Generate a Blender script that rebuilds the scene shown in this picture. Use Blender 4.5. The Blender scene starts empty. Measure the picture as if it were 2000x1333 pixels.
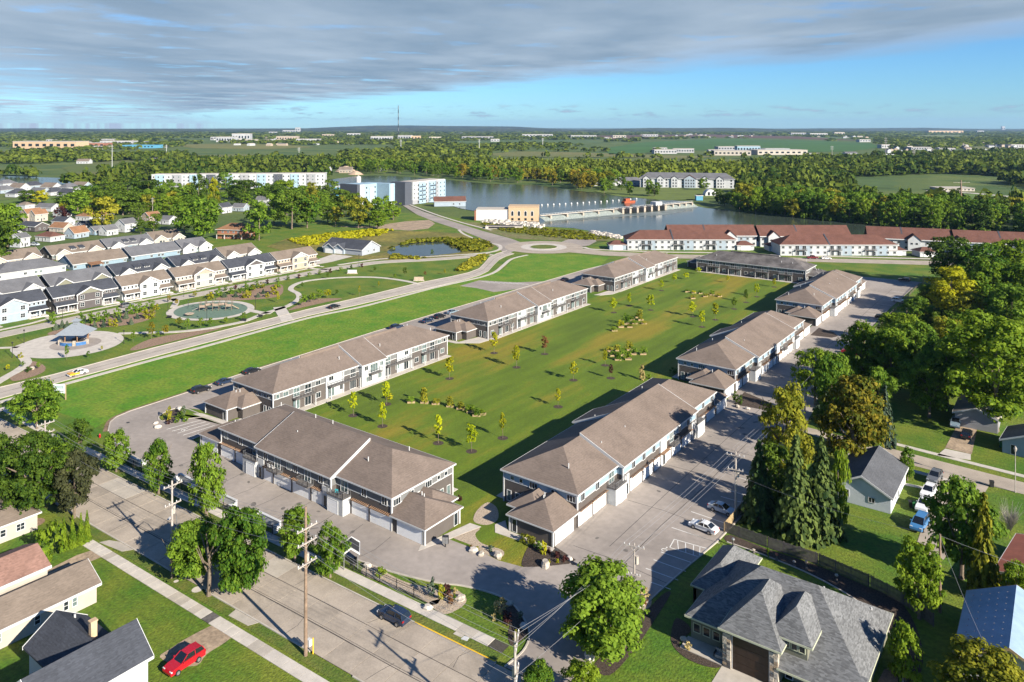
import bpy, math, random
from mathutils import Vector, Matrix, noise
R = random.Random(7)
sc = bpy.context.scene
rad = math.radians
# ------------------------------------------------------------------ camera
# world axes follow the housing estate's grid: +y runs along the long building rows, +x to the parking side.
FPX, CH, HOR = 1480.0, 66.0, 248.0          # focal length in photo pixels, eye height, horizon row
C1, S1 = 1090 / math.hypot(1090, 1480), 1480 / math.hypot(1090, 1480)
cam_d = bpy.data.cameras.new('camera')
cam = bpy.data.objects.new('camera', cam_d)
sc.collection.objects.link(cam)
cam.location = (0, 0, CH)
cam.rotation_euler = (math.pi / 2, 0, math.atan2(C1, S1))
cam_d.sensor_width = 36
cam_d.lens = 36 * FPX / 2000
cam_d.shift_y = -(666.5 - HOR) / 2000
cam_d.clip_start, cam_d.clip_end = 1, 60000
sc.camera = cam
# ------------------------------------------------------------------ sky and sun
SUN_AZ = math.atan2(-0.165, 0.986)            # direction towards the sun in the xy plane
SUN_EL = rad(25.2)
EXPO = 1.38
ALB = 0.78                                  # common scale of the surface colours
w = bpy.data.worlds.new('World'); sc.world = w; w.use_nodes = True
nt = w.node_tree; nt.nodes.clear()
def N(t, **k):
    n = nt.nodes.new(t)
    for a, b in k.items(): setattr(n, a, b)
    return n
def mth(op, a, b=None, c=None, clamp=False):
    n = N('ShaderNodeMath', operation=op, use_clamp=clamp)
    for i, v in enumerate((a, b, c)):
        if v is None: continue
        if isinstance(v, (int, float)): n.inputs[i].default_value = v
        else: nt.links.new(v, n.inputs[i])
    return n.outputs[0]
def smooth(x, a, b):
    n = N('ShaderNodeMapRange', interpolation_type='SMOOTHSTEP')
    nt.links.new(x, n.inputs[0]); n.inputs[1].default_value = a; n.inputs[2].default_value = b
    return n.outputs[0]
def mixc(f, a, b):
    n = N('ShaderNodeMix', data_type='RGBA')
    for s, v in ((0, f), (6, a), (7, b)):
        if isinstance(v, (int, float)): n.inputs[s].default_value = v
        elif isinstance(v, tuple): n.inputs[s].default_value = (*v, 1)
        else: nt.links.new(v, n.inputs[s])
    return n.outputs[2]
def wnoise(v, scale, detail=5, rough=.55):
    n = N('ShaderNodeTexNoise'); nt.links.new(v, n.inputs['Vector'])
    n.inputs['Scale'].default_value = scale; n.inputs['Detail'].default_value = detail; n.inputs['Roughness'].default_value = rough
    return n.outputs[0]
sky = N('ShaderNodeTexSky', sky_type='NISHITA', sun_disc=False)
sky.sun_elevation = SUN_EL; sky.sun_rotation = math.pi / 2 - SUN_AZ
sky.altitude = 250; sky.air_density = 1.0; sky.dust_density = 0.1; sky.ozone_density = 2.2
tc = N('ShaderNodeTexCoord'); sep = N('ShaderNodeSeparateXYZ'); nt.links.new(tc.outputs['Generated'], sep.inputs[0])
dx, dy, dz = sep.outputs
zc = mth('MAXIMUM', dz, 0.004)
px_, py_ = mth('DIVIDE', dx, zc), mth('DIVIDE', dy, zc)        # point on the cloud deck (height 1)
fw = mth('ADD', mth('MULTIPLY', px_, -C1), mth('MULTIPLY', py_, S1))
rt = mth('ADD', mth('MULTIPLY', px_, S1), mth('MULTIPLY', py_, C1))
cmb = N('ShaderNodeCombineXYZ'); nt.links.new(rt, cmb.inputs[0]); nt.links.new(fw, cmb.inputs[1])
flat = cmb.outputs[0]
st = N('ShaderNodeVectorMath', operation='MULTIPLY'); nt.links.new(flat, st.inputs[0]); st.inputs[1].default_value = (0.85, 0.5, 1)
n1 = wnoise(st.outputs[0], 0.22, 6); n2 = wnoise(st.outputs[0], 0.7, 5, .5)
nn = mth('ADD', mth('MULTIPLY', mth('SUBTRACT', n1, .5), 9.0), mth('MULTIPLY', mth('SUBTRACT', n2, .5), 7.0))
q = mth('ADD', fw, mth('MULTIPLY', rt, 1.6))
edge1 = smooth(mth('ADD', q, nn), 20.0, 13.5)                  # far edge of the cloud deck
r_ = mth('ADD', rt, mth('MULTIPLY', fw, .36))
edge2 = smooth(mth('ADD', r_, mth('MULTIPLY', nn, .7)), -8.5, -2.2)
edge3 = smooth(mth('ADD', fw, nn), 0.5, 2.5)                   # the deck ends overhead: clear towards the sun
deck = mth('MULTIPLY', mth('MULTIPLY', edge1, edge2), edge3)
thin = smooth(mth('ADD', n2, mth('MULTIPLY', n1, .8)), .72, 1.12)
K = 2 ** -EXPO
def kc(c, f=1.0): return tuple(v * K * f for v in c)
cloudc = mixc(smooth(mth('ADD', mth('MULTIPLY', n2, .65), mth('MULTIPLY', n1, .35)), .30, .68), kc((.225, .33, .45)), kc((.455, .56, .67)))
skyc0 = N('ShaderNodeMix', data_type='RGBA', blend_type='MULTIPLY'); skyc0.inputs[0].default_value = 1
nt.links.new(sky.outputs[0], skyc0.inputs[6]); skyc0.inputs[7].default_value = (.0225, .040, .061, 1)
veil = mixc(mth('MULTIPLY', thin, smooth(r_, -2, -9)), skyc0.outputs[2], kc((.55, .62, .74)))
# small cumulus low over the horizon
az = mth('ARCTAN2', dy, dx)
cv = N('ShaderNodeCombineXYZ'); nt.links.new(mth('MULTIPLY', az, 26), cv.inputs[0]); nt.links.new(mth('MULTIPLY', dz, 160), cv.inputs[1])
n3 = wnoise(cv.outputs[0], 1.0, 6, .6)
band = mth('MULTIPLY', smooth(dz, .006, .016), smooth(dz, .034, .020))
cum = mth('MULTIPLY', smooth(n3, .52, .66), band)
lowc = mixc(smooth(n3, .56, .74), kc((.28, .40, .56)), kc((.56, .62, .72)))
s1_ = mixc(mth('MULTIPLY', cum, .8), veil, lowc)
n4 = wnoise(flat, .5, 8, .6); n5 = wnoise(flat, 1.5, 5, .5)
hole = mth('SUBTRACT', 1, mth('MULTIPLY', smooth(mth('ADD', mth('MULTIPLY', n4, .6), mth('MULTIPLY', n5, .4)), .53, .66), .55))
rim = mth('MULTIPLY', mth('MULTIPLY', deck, mth('SUBTRACT', 1, deck)), 1.6, clamp=True)
cloud2 = mixc(rim, cloudc, kc((.52, .58, .68)))
s2_ = mixc(mth('MULTIPLY', mth('MULTIPLY', deck, hole), .97), s1_, cloud2)
bg = N('ShaderNodeBackground'); out = N('ShaderNodeOutputWorld')
nt.links.new(s2_, bg.inputs[0]); bg.inputs[1].default_value = 1.0
nt.links.new(bg.outputs[0], out.inputs[0])
sl = bpy.data.lights.new('sun', 'SUN'); sl.energy = 5.0; sl.angle = rad(.5); sl.color = (1, .905, .77)
so = bpy.data.objects.new('sun', sl); sc.collection.objects.link(so)
sd = Vector((math.cos(SUN_AZ) * math.cos(SUN_EL), math.sin(SUN_AZ) * math.cos(SUN_EL), math.sin(SUN_EL)))
so.rotation_euler = sd.to_track_quat('Z', 'Y').to_euler(); so.location = (60, -40, 150)
vs = sc.view_settings
vs.view_transform = 'Standard'; vs.look = 'None'; vs.exposure = EXPO; vs.gamma = 1; vs.use_curve_mapping = False
cy = sc.cycles
cy.max_bounces = 5; cy.diffuse_bounces = 2; cy.glossy_bounces = 2; cy.transmission_bounces = 3; cy.transparent_max_bounces = 6
cy.volume_bounces = 0; cy.use_denoising = True
# ------------------------------------------------------------------ helpers
def G(px, py, z=0.0):
    d = (CH - z) / (py - HOR); X, Y = (px - 1000) * d, FPX * d
    return (S1 * X - C1 * Y, C1 * X + S1 * Y)
def mpp(py): return CH / (py - HOR)          # metres per photo pixel for a thing standing at ground row py
COL = sc.collection
def tag(o, label=None, cat=None, group=None, kind=None):
    if label: o['label'] = label
    if cat: o['category'] = cat
    if group: o['group'] = group
    if kind: o['kind'] = kind
    return o
def empty(name, loc=(0, 0, 0), rz=0, label=None, cat=None, group=None):
    o = bpy.data.objects.new(name, None); COL.objects.link(o)
    o.empty_display_size = .5
    o.location = loc if len(loc) == 3 else (*loc, 0); o.rotation_euler = (0, 0, rz)
    return tag(o, label, cat, group)
def link(name, me, parent=None, mats=None, loc=None, rot=None, scale=None):
    o = bpy.data.objects.new(name, me); COL.objects.link(o)
    if parent: o.parent = parent
    if loc is not None: o.location = loc
    if rot is not None: o.rotation_euler = rot if hasattr(rot, '__len__') else (0, 0, rot)
    if scale is not None: o.scale = scale if hasattr(scale, '__len__') else (scale,) * 3
    if mats is not None:
        for i, m in enumerate(mats):
            if i < len(o.material_slots) and m is not None:
                o.material_slots[i].link = 'OBJECT'; o.material_slots[i].material = m
    return o
class MB:
    def __init__(s): s.v = []; s.f = []; s.m = []; s.cur = 0
    def add(s, vs, fs):
        b = len(s.v); s.v += [tuple(v) for v in vs]
        for f in fs: s.f.append(tuple(b + i for i in f)); s.m.append(s.cur)
        return s
    def box(s, x0, x1, y0, y1, z0, z1):
        if x0 > x1: x0, x1 = x1, x0
        if y0 > y1: y0, y1 = y1, y0
        return s.add([(x0,y0,z0),(x1,y0,z0),(x1,y1,z0),(x0,y1,z0),(x0,y0,z1),(x1,y0,z1),(x1,y1,z1),(x0,y1,z1)],
              [(0,3,2,1),(4,5,6,7),(0,1,5,4),(1,2,6,5),(2,3,7,6),(3,0,4,7)])
    def poly(s, pts, z=0.0):
        a = sum(p[0]*q[1]-q[0]*p[1] for p, q in zip(pts, pts[1:]+pts[:1]))
        if a < 0: pts = pts[::-1]
        return s.add([(p[0], p[1], z) for p in pts], [tuple(range(len(pts)))])
    def prism(s, pts, z0, z1):
        a = sum(p[0]*q[1]-q[0]*p[1] for p, q in zip(pts, pts[1:]+pts[:1]))
        if a < 0: pts = pts[::-1]
        n = len(pts)
        return s.add([(p[0],p[1],z0) for p in pts]+[(p[0],p[1],z1) for p in pts],
              [tuple(range(n-1,-1,-1)), tuple(range(n,2*n))]+[(i,(i+1)%n,n+(i+1)%n,n+i) for i in range(n)])
    def ext(s, prof, a, b, axis='x'):
        """closed profile [(u,z)] extruded from a to b: axis x -> u is y, axis y -> u is x"""
        n = len(prof)
        g = (lambda t, p: (t, p[0], p[1])) if axis == 'x' else (lambda t, p: (p[0], t, p[1]))
        return s.add([g(a, p) for p in prof]+[g(b, p) for p in prof],
              [tuple(range(n)), tuple(range(2*n-1, n-1, -1))]+[(i, n+i, n+(i+1)%n, (i+1)%n) for i in range(n)])
    def tube(s, path, rads, n=6, cap=True):
        rings = []; path = [Vector(p) for p in path]
        if not hasattr(rads, '__len__'): rads = [rads]*len(path)
        b = len(s.v)
        for i, p in enumerate(path):
            d = (path[min(i+1, len(path)-1)]-path[max(i-1, 0)]).normalized()
            u = d.orthogonal().normalized(); v = d.cross(u)
            for k in range(n):
                a = 2*math.pi*k/n; s.v.append(tuple(p+(u*math.cos(a)+v*math.sin(a))*rads[i]))
        for i in range(len(path)-1):
            for k in range(n):
                s.f.append((b+i*n+k, b+i*n+(k+1)%n, b+(i+1)*n+(k+1)%n, b+(i+1)*n+k)); s.m.append(s.cur)
        if cap:
            s.f.append(tuple(b+k for k in range(n-1,-1,-1))); s.m.append(s.cur)
            s.f.append(tuple(b+(len(path)-1)*n+k for k in range(n))); s.m.append(s.cur)
        return s
    def cyl(s, x, y, z0, z1, r0, r1=None, n=8): return s.tube([(x,y,z0),(x,y,z1)], [r0, r0 if r1 is None else r1], n)
    def strip(s, path, wdt, z0, z1):
        """a band of width wdt along a ground polyline, from z0 up to z1"""
        P = [Vector(p[:2]) for p in path]; Lf, Rt = [], []
        for i, p in enumerate(P):
            d = (P[min(i+1, len(P)-1)]-P[max(i-1, 0)]).normalized(); nrm = Vector((-d.y, d.x))*wdt/2
            Lf.append(p+nrm); Rt.append(p-nrm)
        for i in range(len(P)-1):
            s.prism([tuple(Rt[i]), tuple(Rt[i+1]), tuple(Lf[i+1]), tuple(Lf[i])], z0, z1)
        return s
    def mesh(s, name, mats, smooth_=False):
        me = bpy.data.meshes.new(name); me.from_pydata(s.v, [], s.f)
        for m in (mats if isinstance(mats, (list, tuple)) else [mats]): me.materials.append(m)
        if any(s.m): me.polygons.foreach_set('material_index', s.m)
        if smooth_: me.polygons.foreach_set('use_smooth', [True]*len(s.f))
        me.update(); return me
    def build(s, name, mats, parent=None, smooth_=False, **k):
        return link(name, s.mesh(name, mats, smooth_), parent, **k)
def spline(pts, n=6, closed=False):
    P = [Vector(p) for p in pts]; o = []; m = len(P)
    for i in range(m if closed else m-1):
        g = (lambda j: P[j % m]) if closed else (lambda j: P[max(0, min(m-1, j))])
        a, b, c, d = g(i-1), g(i), g(i+1), g(i+2)
        for k in range(n):
            t = k/n
            o.append(tuple(.5*((2*b)+(c-a)*t+(2*a-5*b+4*c-d)*t*t+(3*b-a-3*c+d)*t**3)))
    if not closed: o.append(tuple(P[-1]))
    return o
def GP(*pp, z=0): return [G(pp[i], pp[i+1], z) for i in range(0, len(pp), 2)]
def disc(cx, cy, rx, ry=None, n=40, rot=0):
    ry = ry or rx
    return [(cx+rx*math.cos(t)*math.cos(rot)-ry*math.sin(t)*math.sin(rot), cy+rx*math.cos(t)*math.sin(rot)+ry*math.sin(t)*math.cos(rot)) for t in (2*math.pi*i/n for i in range(n))]
# ------------------------------------------------------------------ materials
def mat(name, col, var=.15, scale=1.5, rough=.85, bump=0, bscale=None, col2=None, spec=.3, metal=0, fine=None, stretch=None, mid=None, mow=None):
    col, col2, mid = (tuple(v*ALB for v in c) if c else c for c in (col, col2, mid))
    m = bpy.data.materials.new(name); m.use_nodes = True
    t = m.node_tree; n = t.nodes; l = t.links; b = n['Principled BSDF']
    b.inputs['Roughness'].default_value = rough; b.inputs['Metallic'].default_value = metal
    b.inputs['Specular IOR Level'].default_value = spec
    if var <= 0 and not col2:
        b.inputs['Base Color'].default_value = (*col, 1)
    else:
        g = n.new('ShaderNodeNewGeometry'); src = g.outputs['Position']
        if stretch:
            vm = n.new('ShaderNodeVectorMath'); vm.operation = 'MULTIPLY'; l.new(src, vm.inputs[0]); vm.inputs[1].default_value = stretch; src = vm.outputs[0]
        tx = n.new('ShaderNodeTexNoise'); tx.inputs['Scale'].default_value = scale; tx.inputs['Detail'].default_value = 5; tx.inputs['Roughness'].default_value = .6
        l.new(src, tx.inputs['Vector'])
        r = n.new('ShaderNodeValToRGB'); l.new(tx.outputs[0], r.inputs[0])
        c2 = col2 or tuple(min(1, c*(1+var)) for c in col); c1 = col if col2 else tuple(c*(1-var) for c in col)
        e = r.color_ramp.elements; e[0].position = .36; e[0].color = (*c1, 1); e[1].position = .64; e[1].color = (*c2, 1)
        if mid:
            k = r.color_ramp.elements.new(.5); k.color = (*mid, 1)
        o = r.outputs[0]
        if fine:                                             # second, finer grain multiplied on top: (scale, amount)
            t2 = n.new('ShaderNodeTexNoise'); t2.inputs['Scale'].default_value = fine[0]; t2.inputs['Detail'].default_value = 3
            l.new(src, t2.inputs['Vector'])
            mr = n.new('ShaderNodeMapRange'); l.new(t2.outputs[0], mr.inputs[0]); mr.inputs[1].default_value = .3; mr.inputs[2].default_value = .7
            mr.inputs[3].default_value = 1-fine[1]; mr.inputs[4].default_value = 1+fine[1]
            mx = n.new('ShaderNodeMix'); mx.data_type = 'RGBA'; mx.blend_type = 'MULTIPLY'; mx.inputs[0].default_value = 1
            l.new(o, mx.inputs[6]); l.new(mr.outputs[0], mx.inputs[7]); o = mx.outputs[2]
        if mow:                                              # mower passes: alternate bands of slightly different tone (width, amount, direction)
            sx = n.new('ShaderNodeSeparateXYZ'); l.new(g.outputs['Position'], sx.inputs[0])
            k1 = n.new('ShaderNodeMath'); k1.operation = 'MULTIPLY_ADD'; l.new(tx.outputs[0], k1.inputs[0]); k1.inputs[1].default_value = 1.2; l.new(sx.outputs[mow[2]], k1.inputs[2])
            k2 = n.new('ShaderNodeMath'); k2.operation = 'MULTIPLY'; l.new(k1.outputs[0], k2.inputs[0]); k2.inputs[1].default_value = math.pi/mow[0]
            k3 = n.new('ShaderNodeMath'); k3.operation = 'SINE'; l.new(k2.outputs[0], k3.inputs[0])
            k4 = n.new('ShaderNodeMapRange'); l.new(k3.outputs[0], k4.inputs[0]); k4.inputs[1].default_value = -.35; k4.inputs[2].default_value = .35; k4.inputs[3].default_value = 1-mow[1]; k4.inputs[4].default_value = 1+mow[1]
            m5 = n.new('ShaderNodeMix'); m5.data_type = 'RGBA'; m5.blend_type = 'MULTIPLY'; m5.inputs[0].default_value = 1; l.new(o, m5.inputs[6]); l.new(k4.outputs[0], m5.inputs[7]); o = m5.outputs[2]
        l.new(o, b.inputs['Base Color'])
    if bump:
        g2 = n.new('ShaderNodeNewGeometry'); t3 = n.new('ShaderNodeTexNoise'); t3.inputs['Scale'].default_value = bscale or scale*3; t3.inputs['Detail'].default_value = 4
        l.new(g2.outputs['Position'], t3.inputs['Vector'])
        bp = n.new('ShaderNodeBump'); bp.inputs['Strength'].default_value = bump; bp.inputs['Distance'].default_value = .3
        l.new(t3.outputs[0], bp.inputs['Height']); l.new(bp.outputs[0], b.inputs['Normal'])
    return m
def siding(name, col, pitch=.2, var=.06):
    """lapped boards: a fine sawtooth relief along z"""
    m = mat(name, col, var, .6, .75)
    t = m.node_tree; n = t.nodes; l = t.links
    g = n.new('ShaderNodeNewGeometry'); s = n.new('ShaderNodeSeparateXYZ'); l.new(g.outputs['Position'], s.inputs[0])
    a = n.new('ShaderNodeMath'); a.operation = 'DIVIDE'; l.new(s.outputs[2], a.inputs[0]); a.inputs[1].default_value = pitch
    f = n.new('ShaderNodeMath'); f.operation = 'FRACT'; l.new(a.outputs[0], f.inputs[0])
    bp = n.new('ShaderNodeBump'); bp.inputs['Strength'].default_value = .5; bp.inputs['Distance'].default_value = .03
    l.new(f.outputs[0], bp.inputs['Height']); l.new(bp.outputs[0], n['Principled BSDF'].inputs['Normal'])
    return m
def shingles(name, col, var=.16, stain=.12):
    """asphalt shingles: courses down the slope, tab-to-tab tone changes, broad weather stains"""
    m = mat(name, col, stain, .25, .95, spec=.15)
    t = m.node_tree; n = t.nodes; l = t.links; b = n['Principled BSDF']
    base = b.inputs['Base Color'].links[0].from_socket
    g = n.new('ShaderNodeNewGeometry')
    vm = n.new('ShaderNodeVectorMath'); vm.operation = 'MULTIPLY'; l.new(g.outputs['Position'], vm.inputs[0]); vm.inputs[1].default_value = (1.6, 1.6, 7)
    vo = n.new('ShaderNodeTexVoronoi'); vo.inputs['Scale'].default_value = 1.5; l.new(vm.outputs[0], vo.inputs['Vector'])
    sp = n.new('ShaderNodeSeparateColor'); l.new(vo.outputs['Color'], sp.inputs[0])
    mr = n.new('ShaderNodeMapRange'); l.new(sp.outputs[0], mr.inputs[0]); mr.inputs[3].default_value = 1-var; mr.inputs[4].default_value = 1+var
    sz = n.new('ShaderNodeSeparateXYZ'); l.new(g.outputs['Position'], sz.inputs[0])
    md = n.new('ShaderNodeMath'); md.operation = 'MULTIPLY'; l.new(sz.outputs[2], md.inputs[0]); md.inputs[1].default_value = 6.5
    fr = n.new('ShaderNodeMath'); fr.operation = 'FRACT'; l.new(md.outputs[0], fr.inputs[0])
    m2 = n.new('ShaderNodeMapRange'); l.new(fr.outputs[0], m2.inputs[0]); m2.inputs[1].default_value = .0; m2.inputs[2].default_value = .25; m2.inputs[3].default_value = .86; m2.inputs[4].default_value = 1.02
    mm = n.new('ShaderNodeMath'); mm.operation = 'MULTIPLY'; l.new(mr.outputs[0], mm.inputs[0]); l.new(m2.outputs[0], mm.inputs[1])
    mx = n.new('ShaderNodeMix'); mx.data_type = 'RGBA'; mx.blend_type = 'MULTIPLY'; mx.inputs[0].default_value = 1
    l.new(base, mx.inputs[6]); l.new(mm.outputs[0], mx.inputs[7]); l.new(mx.outputs[2], b.inputs['Base Color'])
    return m
def leafmat(name, dark, light, trans=.25, scale=.5):
    dark, light = (tuple(v*.9 for v in c) for c in (dark, light))
    m = bpy.data.materials.new(name); m.use_nodes = True
    t = m.node_tree; n = t.nodes; l = t.links; b = n['Principled BSDF']
    b.inputs['Roughness'].default_value = .7; b.inputs['Specular IOR Level'].default_value = .12
    g = n.new('ShaderNodeNewGeometry'); tx = n.new('ShaderNodeTexNoise'); tx.inputs['Scale'].default_value = scale; tx.inputs['Detail'].default_value = 4
    l.new(g.outputs['Position'], tx.inputs['Vector'])
    oi = n.new('ShaderNodeObjectInfo')
    ad = n.new('ShaderNodeMath'); ad.operation = 'MULTIPLY_ADD'; l.new(oi.outputs['Random'], ad.inputs[0]); ad.inputs[1].default_value = .3; ad.inputs[2].default_value = -.15
    a2 = n.new('ShaderNodeMath'); a2.operation = 'ADD'; l.new(tx.outputs[0], a2.inputs[0]); l.new(ad.outputs[0], a2.inputs[1])
    ri = n.new('ShaderNodeMath'); ri.operation = 'MULTIPLY_ADD'; l.new(g.outputs['Random Per Island'], ri.inputs[0]); ri.inputs[1].default_value = .34; ri.inputs[2].default_value = -.17
    a3 = n.new('ShaderNodeMath'); a3.operation = 'ADD'; l.new(a2.outputs[0], a3.inputs[0]); l.new(ri.outputs[0], a3.inputs[1])
    r = n.new('ShaderNodeValToRGB'); l.new(a3.outputs[0], r.inputs[0]); e = r.color_ramp.elements
    e[0].position = .25; e[0].color = (*dark, 1); e[1].position = .75; e[1].color = (*light, 1)
    l.new(r.outputs[0], b.inputs['Base Color'])
    tr = n.new('ShaderNodeBsdfTranslucent'); l.new(r.outputs[0], tr.inputs[0])
    mx = n.new('ShaderNodeMixShader'); mx.inputs[0].default_value = trans
    l.new(b.outputs[0], mx.inputs[1]); l.new(tr.outputs[0], mx.inputs[2]); l.new(mx.outputs[0], n['Material Output'].inputs[0])
    return m
M = {}
M['ground'] = mat('meadow', (.05, .098, .018), col2=(.12, .155, .03), scale=.012, fine=(.6, .25), bump=.4, bscale=.8)
M['lawn'] = mat('mown_lawn', (.085, .135, .008), col2=(.23, .195, .018), scale=.05, fine=(2.5, .16), bump=.5, bscale=3, stretch=(1.5, .4, 1), mid=(.112, .175, .009), mow=(1.9, .04, 0))
M['verge'] = mat('verge_grass', (.08, .135, .015), col2=(.15, .16, .03), scale=.3, fine=(3, .2), bump=.5, bscale=3)
M['field'] = mat('hay_meadow', (.075, .20, .006), col2=(.165, .235, .018), scale=.12, fine=(1.2, .25), bump=.7, bscale=1.2)
M['yard'] = mat('yard_grass', (.062, .145, .008), col2=(.15, .185, .018), scale=.11, fine=(2, .25), mow=(.9, .04, 1), bump=.5, bscale=3)
M['asphalt'] = mat('pale_asphalt', (.32, .283, .25), .14, .07, .9, fine=(.9, .09))
M['concrete'] = mat('road_concrete', (.39, .335, .27), .13, .25, .9, fine=(4, .07))
M['concrete2'] = mat('road_concrete_worn', (.36, .31, .25), .15, .4, .9, fine=(4, .08))
M['concrete3'] = mat('road_concrete_patch', (.43, .39, .33), .1, .4, .9, fine=(4, .06))
M['blvd'] = mat('boulevard_concrete', (.43, .385, .33), .1, .2, .9, fine=(4, .06))
M['walk'] = mat('pale_concrete', (.53, .49, .43), .1, .5, .9, fine=(5, .05))
M['kerb'] = mat('kerb_concrete', (.46, .42, .36), .1, .8, .9)
M['gap'] = mat('joint_soil', (.07, .062, .05), .2, 3)
M['dirt'] = mat('bare_earth', (.34, .26, .18), .25, .25, .95, fine=(2, .2))
M['brownedge'] = mat('bare_soil', (.20, .14, .085), .3, .7, .95, fine=(3, .25), bump=.5)
M['mulch'] = mat('dark_mulch', (.075, .055, .042), .4, 4, .95, bump=.6)
M['mulchred'] = mat('tan_mulch', (.28, .19, .13), .25, 2.5, .95, bump=.5)
M['pebble'] = mat('beige_pebbles', (.48, .39, .29), .28, 5, .9, bump=.6)
M['water'] = mat('river_water', (.050, .068, .052), .2, .02, .16, bump=.07, bscale=.2, spec=.5)
M['pondwater'] = mat('pond_water', (.035, .055, .06), .2, .1, .1, bump=.02, bscale=.4, spec=.5)
M['white'] = mat('white_paint', (.56, .57, .57), .04, 1, .6)
M['trim'] = mat('white_trim', (.56, .57, .57), .05, 1, .6)
M['door'] = mat('garage_door_white', (.88, .89, .89), .03, 1, .55)
M['glass'] = mat('window_glass', (.018, .026, .032), .3, .6, .12, spec=.4)
M['glasslit'] = mat('curtained_glass', (.11, .15, .15), .4, 1.4, .15, spec=.4)
M['darkmetal'] = mat('black_metal', (.03, .03, .032), .1, 2, .5)
M['metal'] = mat('grey_metal', (.35, .36, .37), .1, 2, .4, metal=.6)
M['wood'] = mat('cedar_wood', (.26, .155, .09), .2, 3, .8)
M['oldwood'] = mat('grey_weathered_wood', (.115, .105, .10), .25, 2, .9)
M['palewood'] = mat('pale_timber', (.36, .27, .15), .15, 2, .8)
M['polewood'] = mat('pole_wood', (.24, .17, .12), .25, 1.5, .9)
M['polegrey'] = mat('pole_grey', (.40, .36, .32), .2, 1.5, .9)
M['bark'] = mat('bark', (.17, .135, .10), .25, 3, .95)
M['stone'] = mat('field_stone', (.45, .40, .33), .3, 2.5, .9, bump=.4)
M['brick'] = mat('tan_brick', (.52, .38, .24), .12, 2, .9)
M['redbrick'] = mat('red_brick', (.30, .13, .08), .2, 2, .9)
M['yellowpaint'] = mat('yellow_paint', (.75, .47, .02), .1, 2, .7)
M['whiteline'] = mat('line_paint', (.72, .72, .68), .12, 3, .8)
M['brown_lo'] = siding('brown_siding', (.105, .092, .084))
M['grey_up'] = siding('grey_siding', (.17, .175, .175))
M['blue_up'] = siding('pale_blue_siding', (.25, .36, .45))
M['white_sid'] = siding('white_siding', (.47, .49, .50))
M['cream'] = siding('cream_siding', (.44, .40, .345))
M['beige'] = siding('beige_siding', (.40, .33, .255))
M['ltblue'] = siding('light_blue_siding', (.30, .365, .42))
M['steelblue'] = siding('steel_blue_siding', (.22, .31, .38))
M['charcoal'] = siding('charcoal_siding', (.095, .085, .085))
M['olive'] = siding('olive_siding', (.20, .20, .15))
M['r_brown'] = shingles('brown_shingles', (.188, .150, .125), .10, .10)
M['r_grey'] = shingles('grey_shingles', (.135, .125, .12), .1, .35)
M['r_tan'] = shingles('tan_shingles', (.19, .155, .125), .1)
M['r_mid'] = shingles('mid_grey_shingles', (.135, .138, .148), .1)
M['r_dark'] = shingles('dark_slate_shingles', (.058, .064, .078))
M['r_stone'] = shingles('speckled_grey_shingles', (.15, .155, .158), .3, .1)
M['r_red'] = shingles('russet_shingles', (.14, .068, .052))
M['r_rust'] = shingles('orange_brown_shingles', (.25, .135, .075))
M['r_pink'] = shingles('reddish_shingles', (.27, .16, .125))
M['blueunder'] = mat('blue_underlayment', (.27, .38, .50), .08, .8, .6)
M['bluesign'] = mat('blue_wall_paint', (.045, .15, .36), .25, 2, .7)
L_ = {}
L_['green'] = leafmat('leaf_green', (.044, .115, .010), (.205, .315, .028), .45)
L_['deep'] = leafmat('leaf_deep_green', (.028, .065, .007), (.13, .20, .02), .38)
L_['fresh'] = leafmat('leaf_fresh_green', (.065, .14, .008), (.235, .325, .022), .45)
L_['yellow'] = leafmat('leaf_yellow_green', (.22, .25, .008), (.55, .52, .02), .48)
L_['olive'] = leafmat('leaf_olive', (.10, .125, .009), (.38, .36, .03), .42)
L_['gold'] = leafmat('leaf_gold', (.07, .09, .008), (.34, .26, .022), .38)
L_['blue'] = leafmat('leaf_blue_green', (.03, .055, .035), (.13, .17, .10), .2)
L_['spruce'] = leafmat('needle_green', (.02, .046, .012), (.12, .165, .036), .22)
L_['maroon'] = leafmat('leaf_maroon', (.03, .010, .010), (.09, .03, .025), .2)
L_['rust'] = leafmat('leaf_rust', (.10, .05, .02), (.24, .12, .04), .25)
L_['straw'] = leafmat('leaf_straw', (.30, .24, .09), (.55, .45, .2), .3)
L_['dark'] = leafmat('leaf_dark', (.016, .022, .010), (.06, .066, .024), .2)
L_['forest'] = leafmat('leaf_forest', (.026, .062, .007), (.175, .215, .024), .38, .016)
L_['lime'] = leafmat('leaf_lime', (.26, .34, .008), (.62, .66, .02), .5)
M['farwhite'] = mat('far_white_walls', (.40, .41, .42), .1, .05, .8)
M['greyhouse'] = siding('grey_house_siding', (.33, .36, .40))
M['r_slate'] = shingles('slate_shingles', (.095, .10, .11), .12)
M['cottage'] = siding('cottage_siding', (.62, .67, .72))
HAZE = 0.00003
# ================================================================== ground, roads, water
def sheet(name, pts, z, m, kind='structure', label=None):
    o = MB().poly([tuple(p[:2]) for p in pts], z).build(name, m); tag(o, label, kind=kind); return o
def slab_sheet(name, pts, z0, z1, m):
    o = MB().prism([tuple(p[:2]) for p in pts], z0, z1).build(name, m); tag(o, kind='structure'); return o
def kerb(path, parent, z1=.13, wd=.22, m=None):
    return MB().strip(path, wd, -.02, z1).build('kerb', m or M['kerb'], parent)
gr = MB().poly([(-26000, -3000), (26000, -3000), (26000, 30000), (-26000, 30000)], -.3).build('ground', M['ground']); tag(gr, kind='structure')
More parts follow.
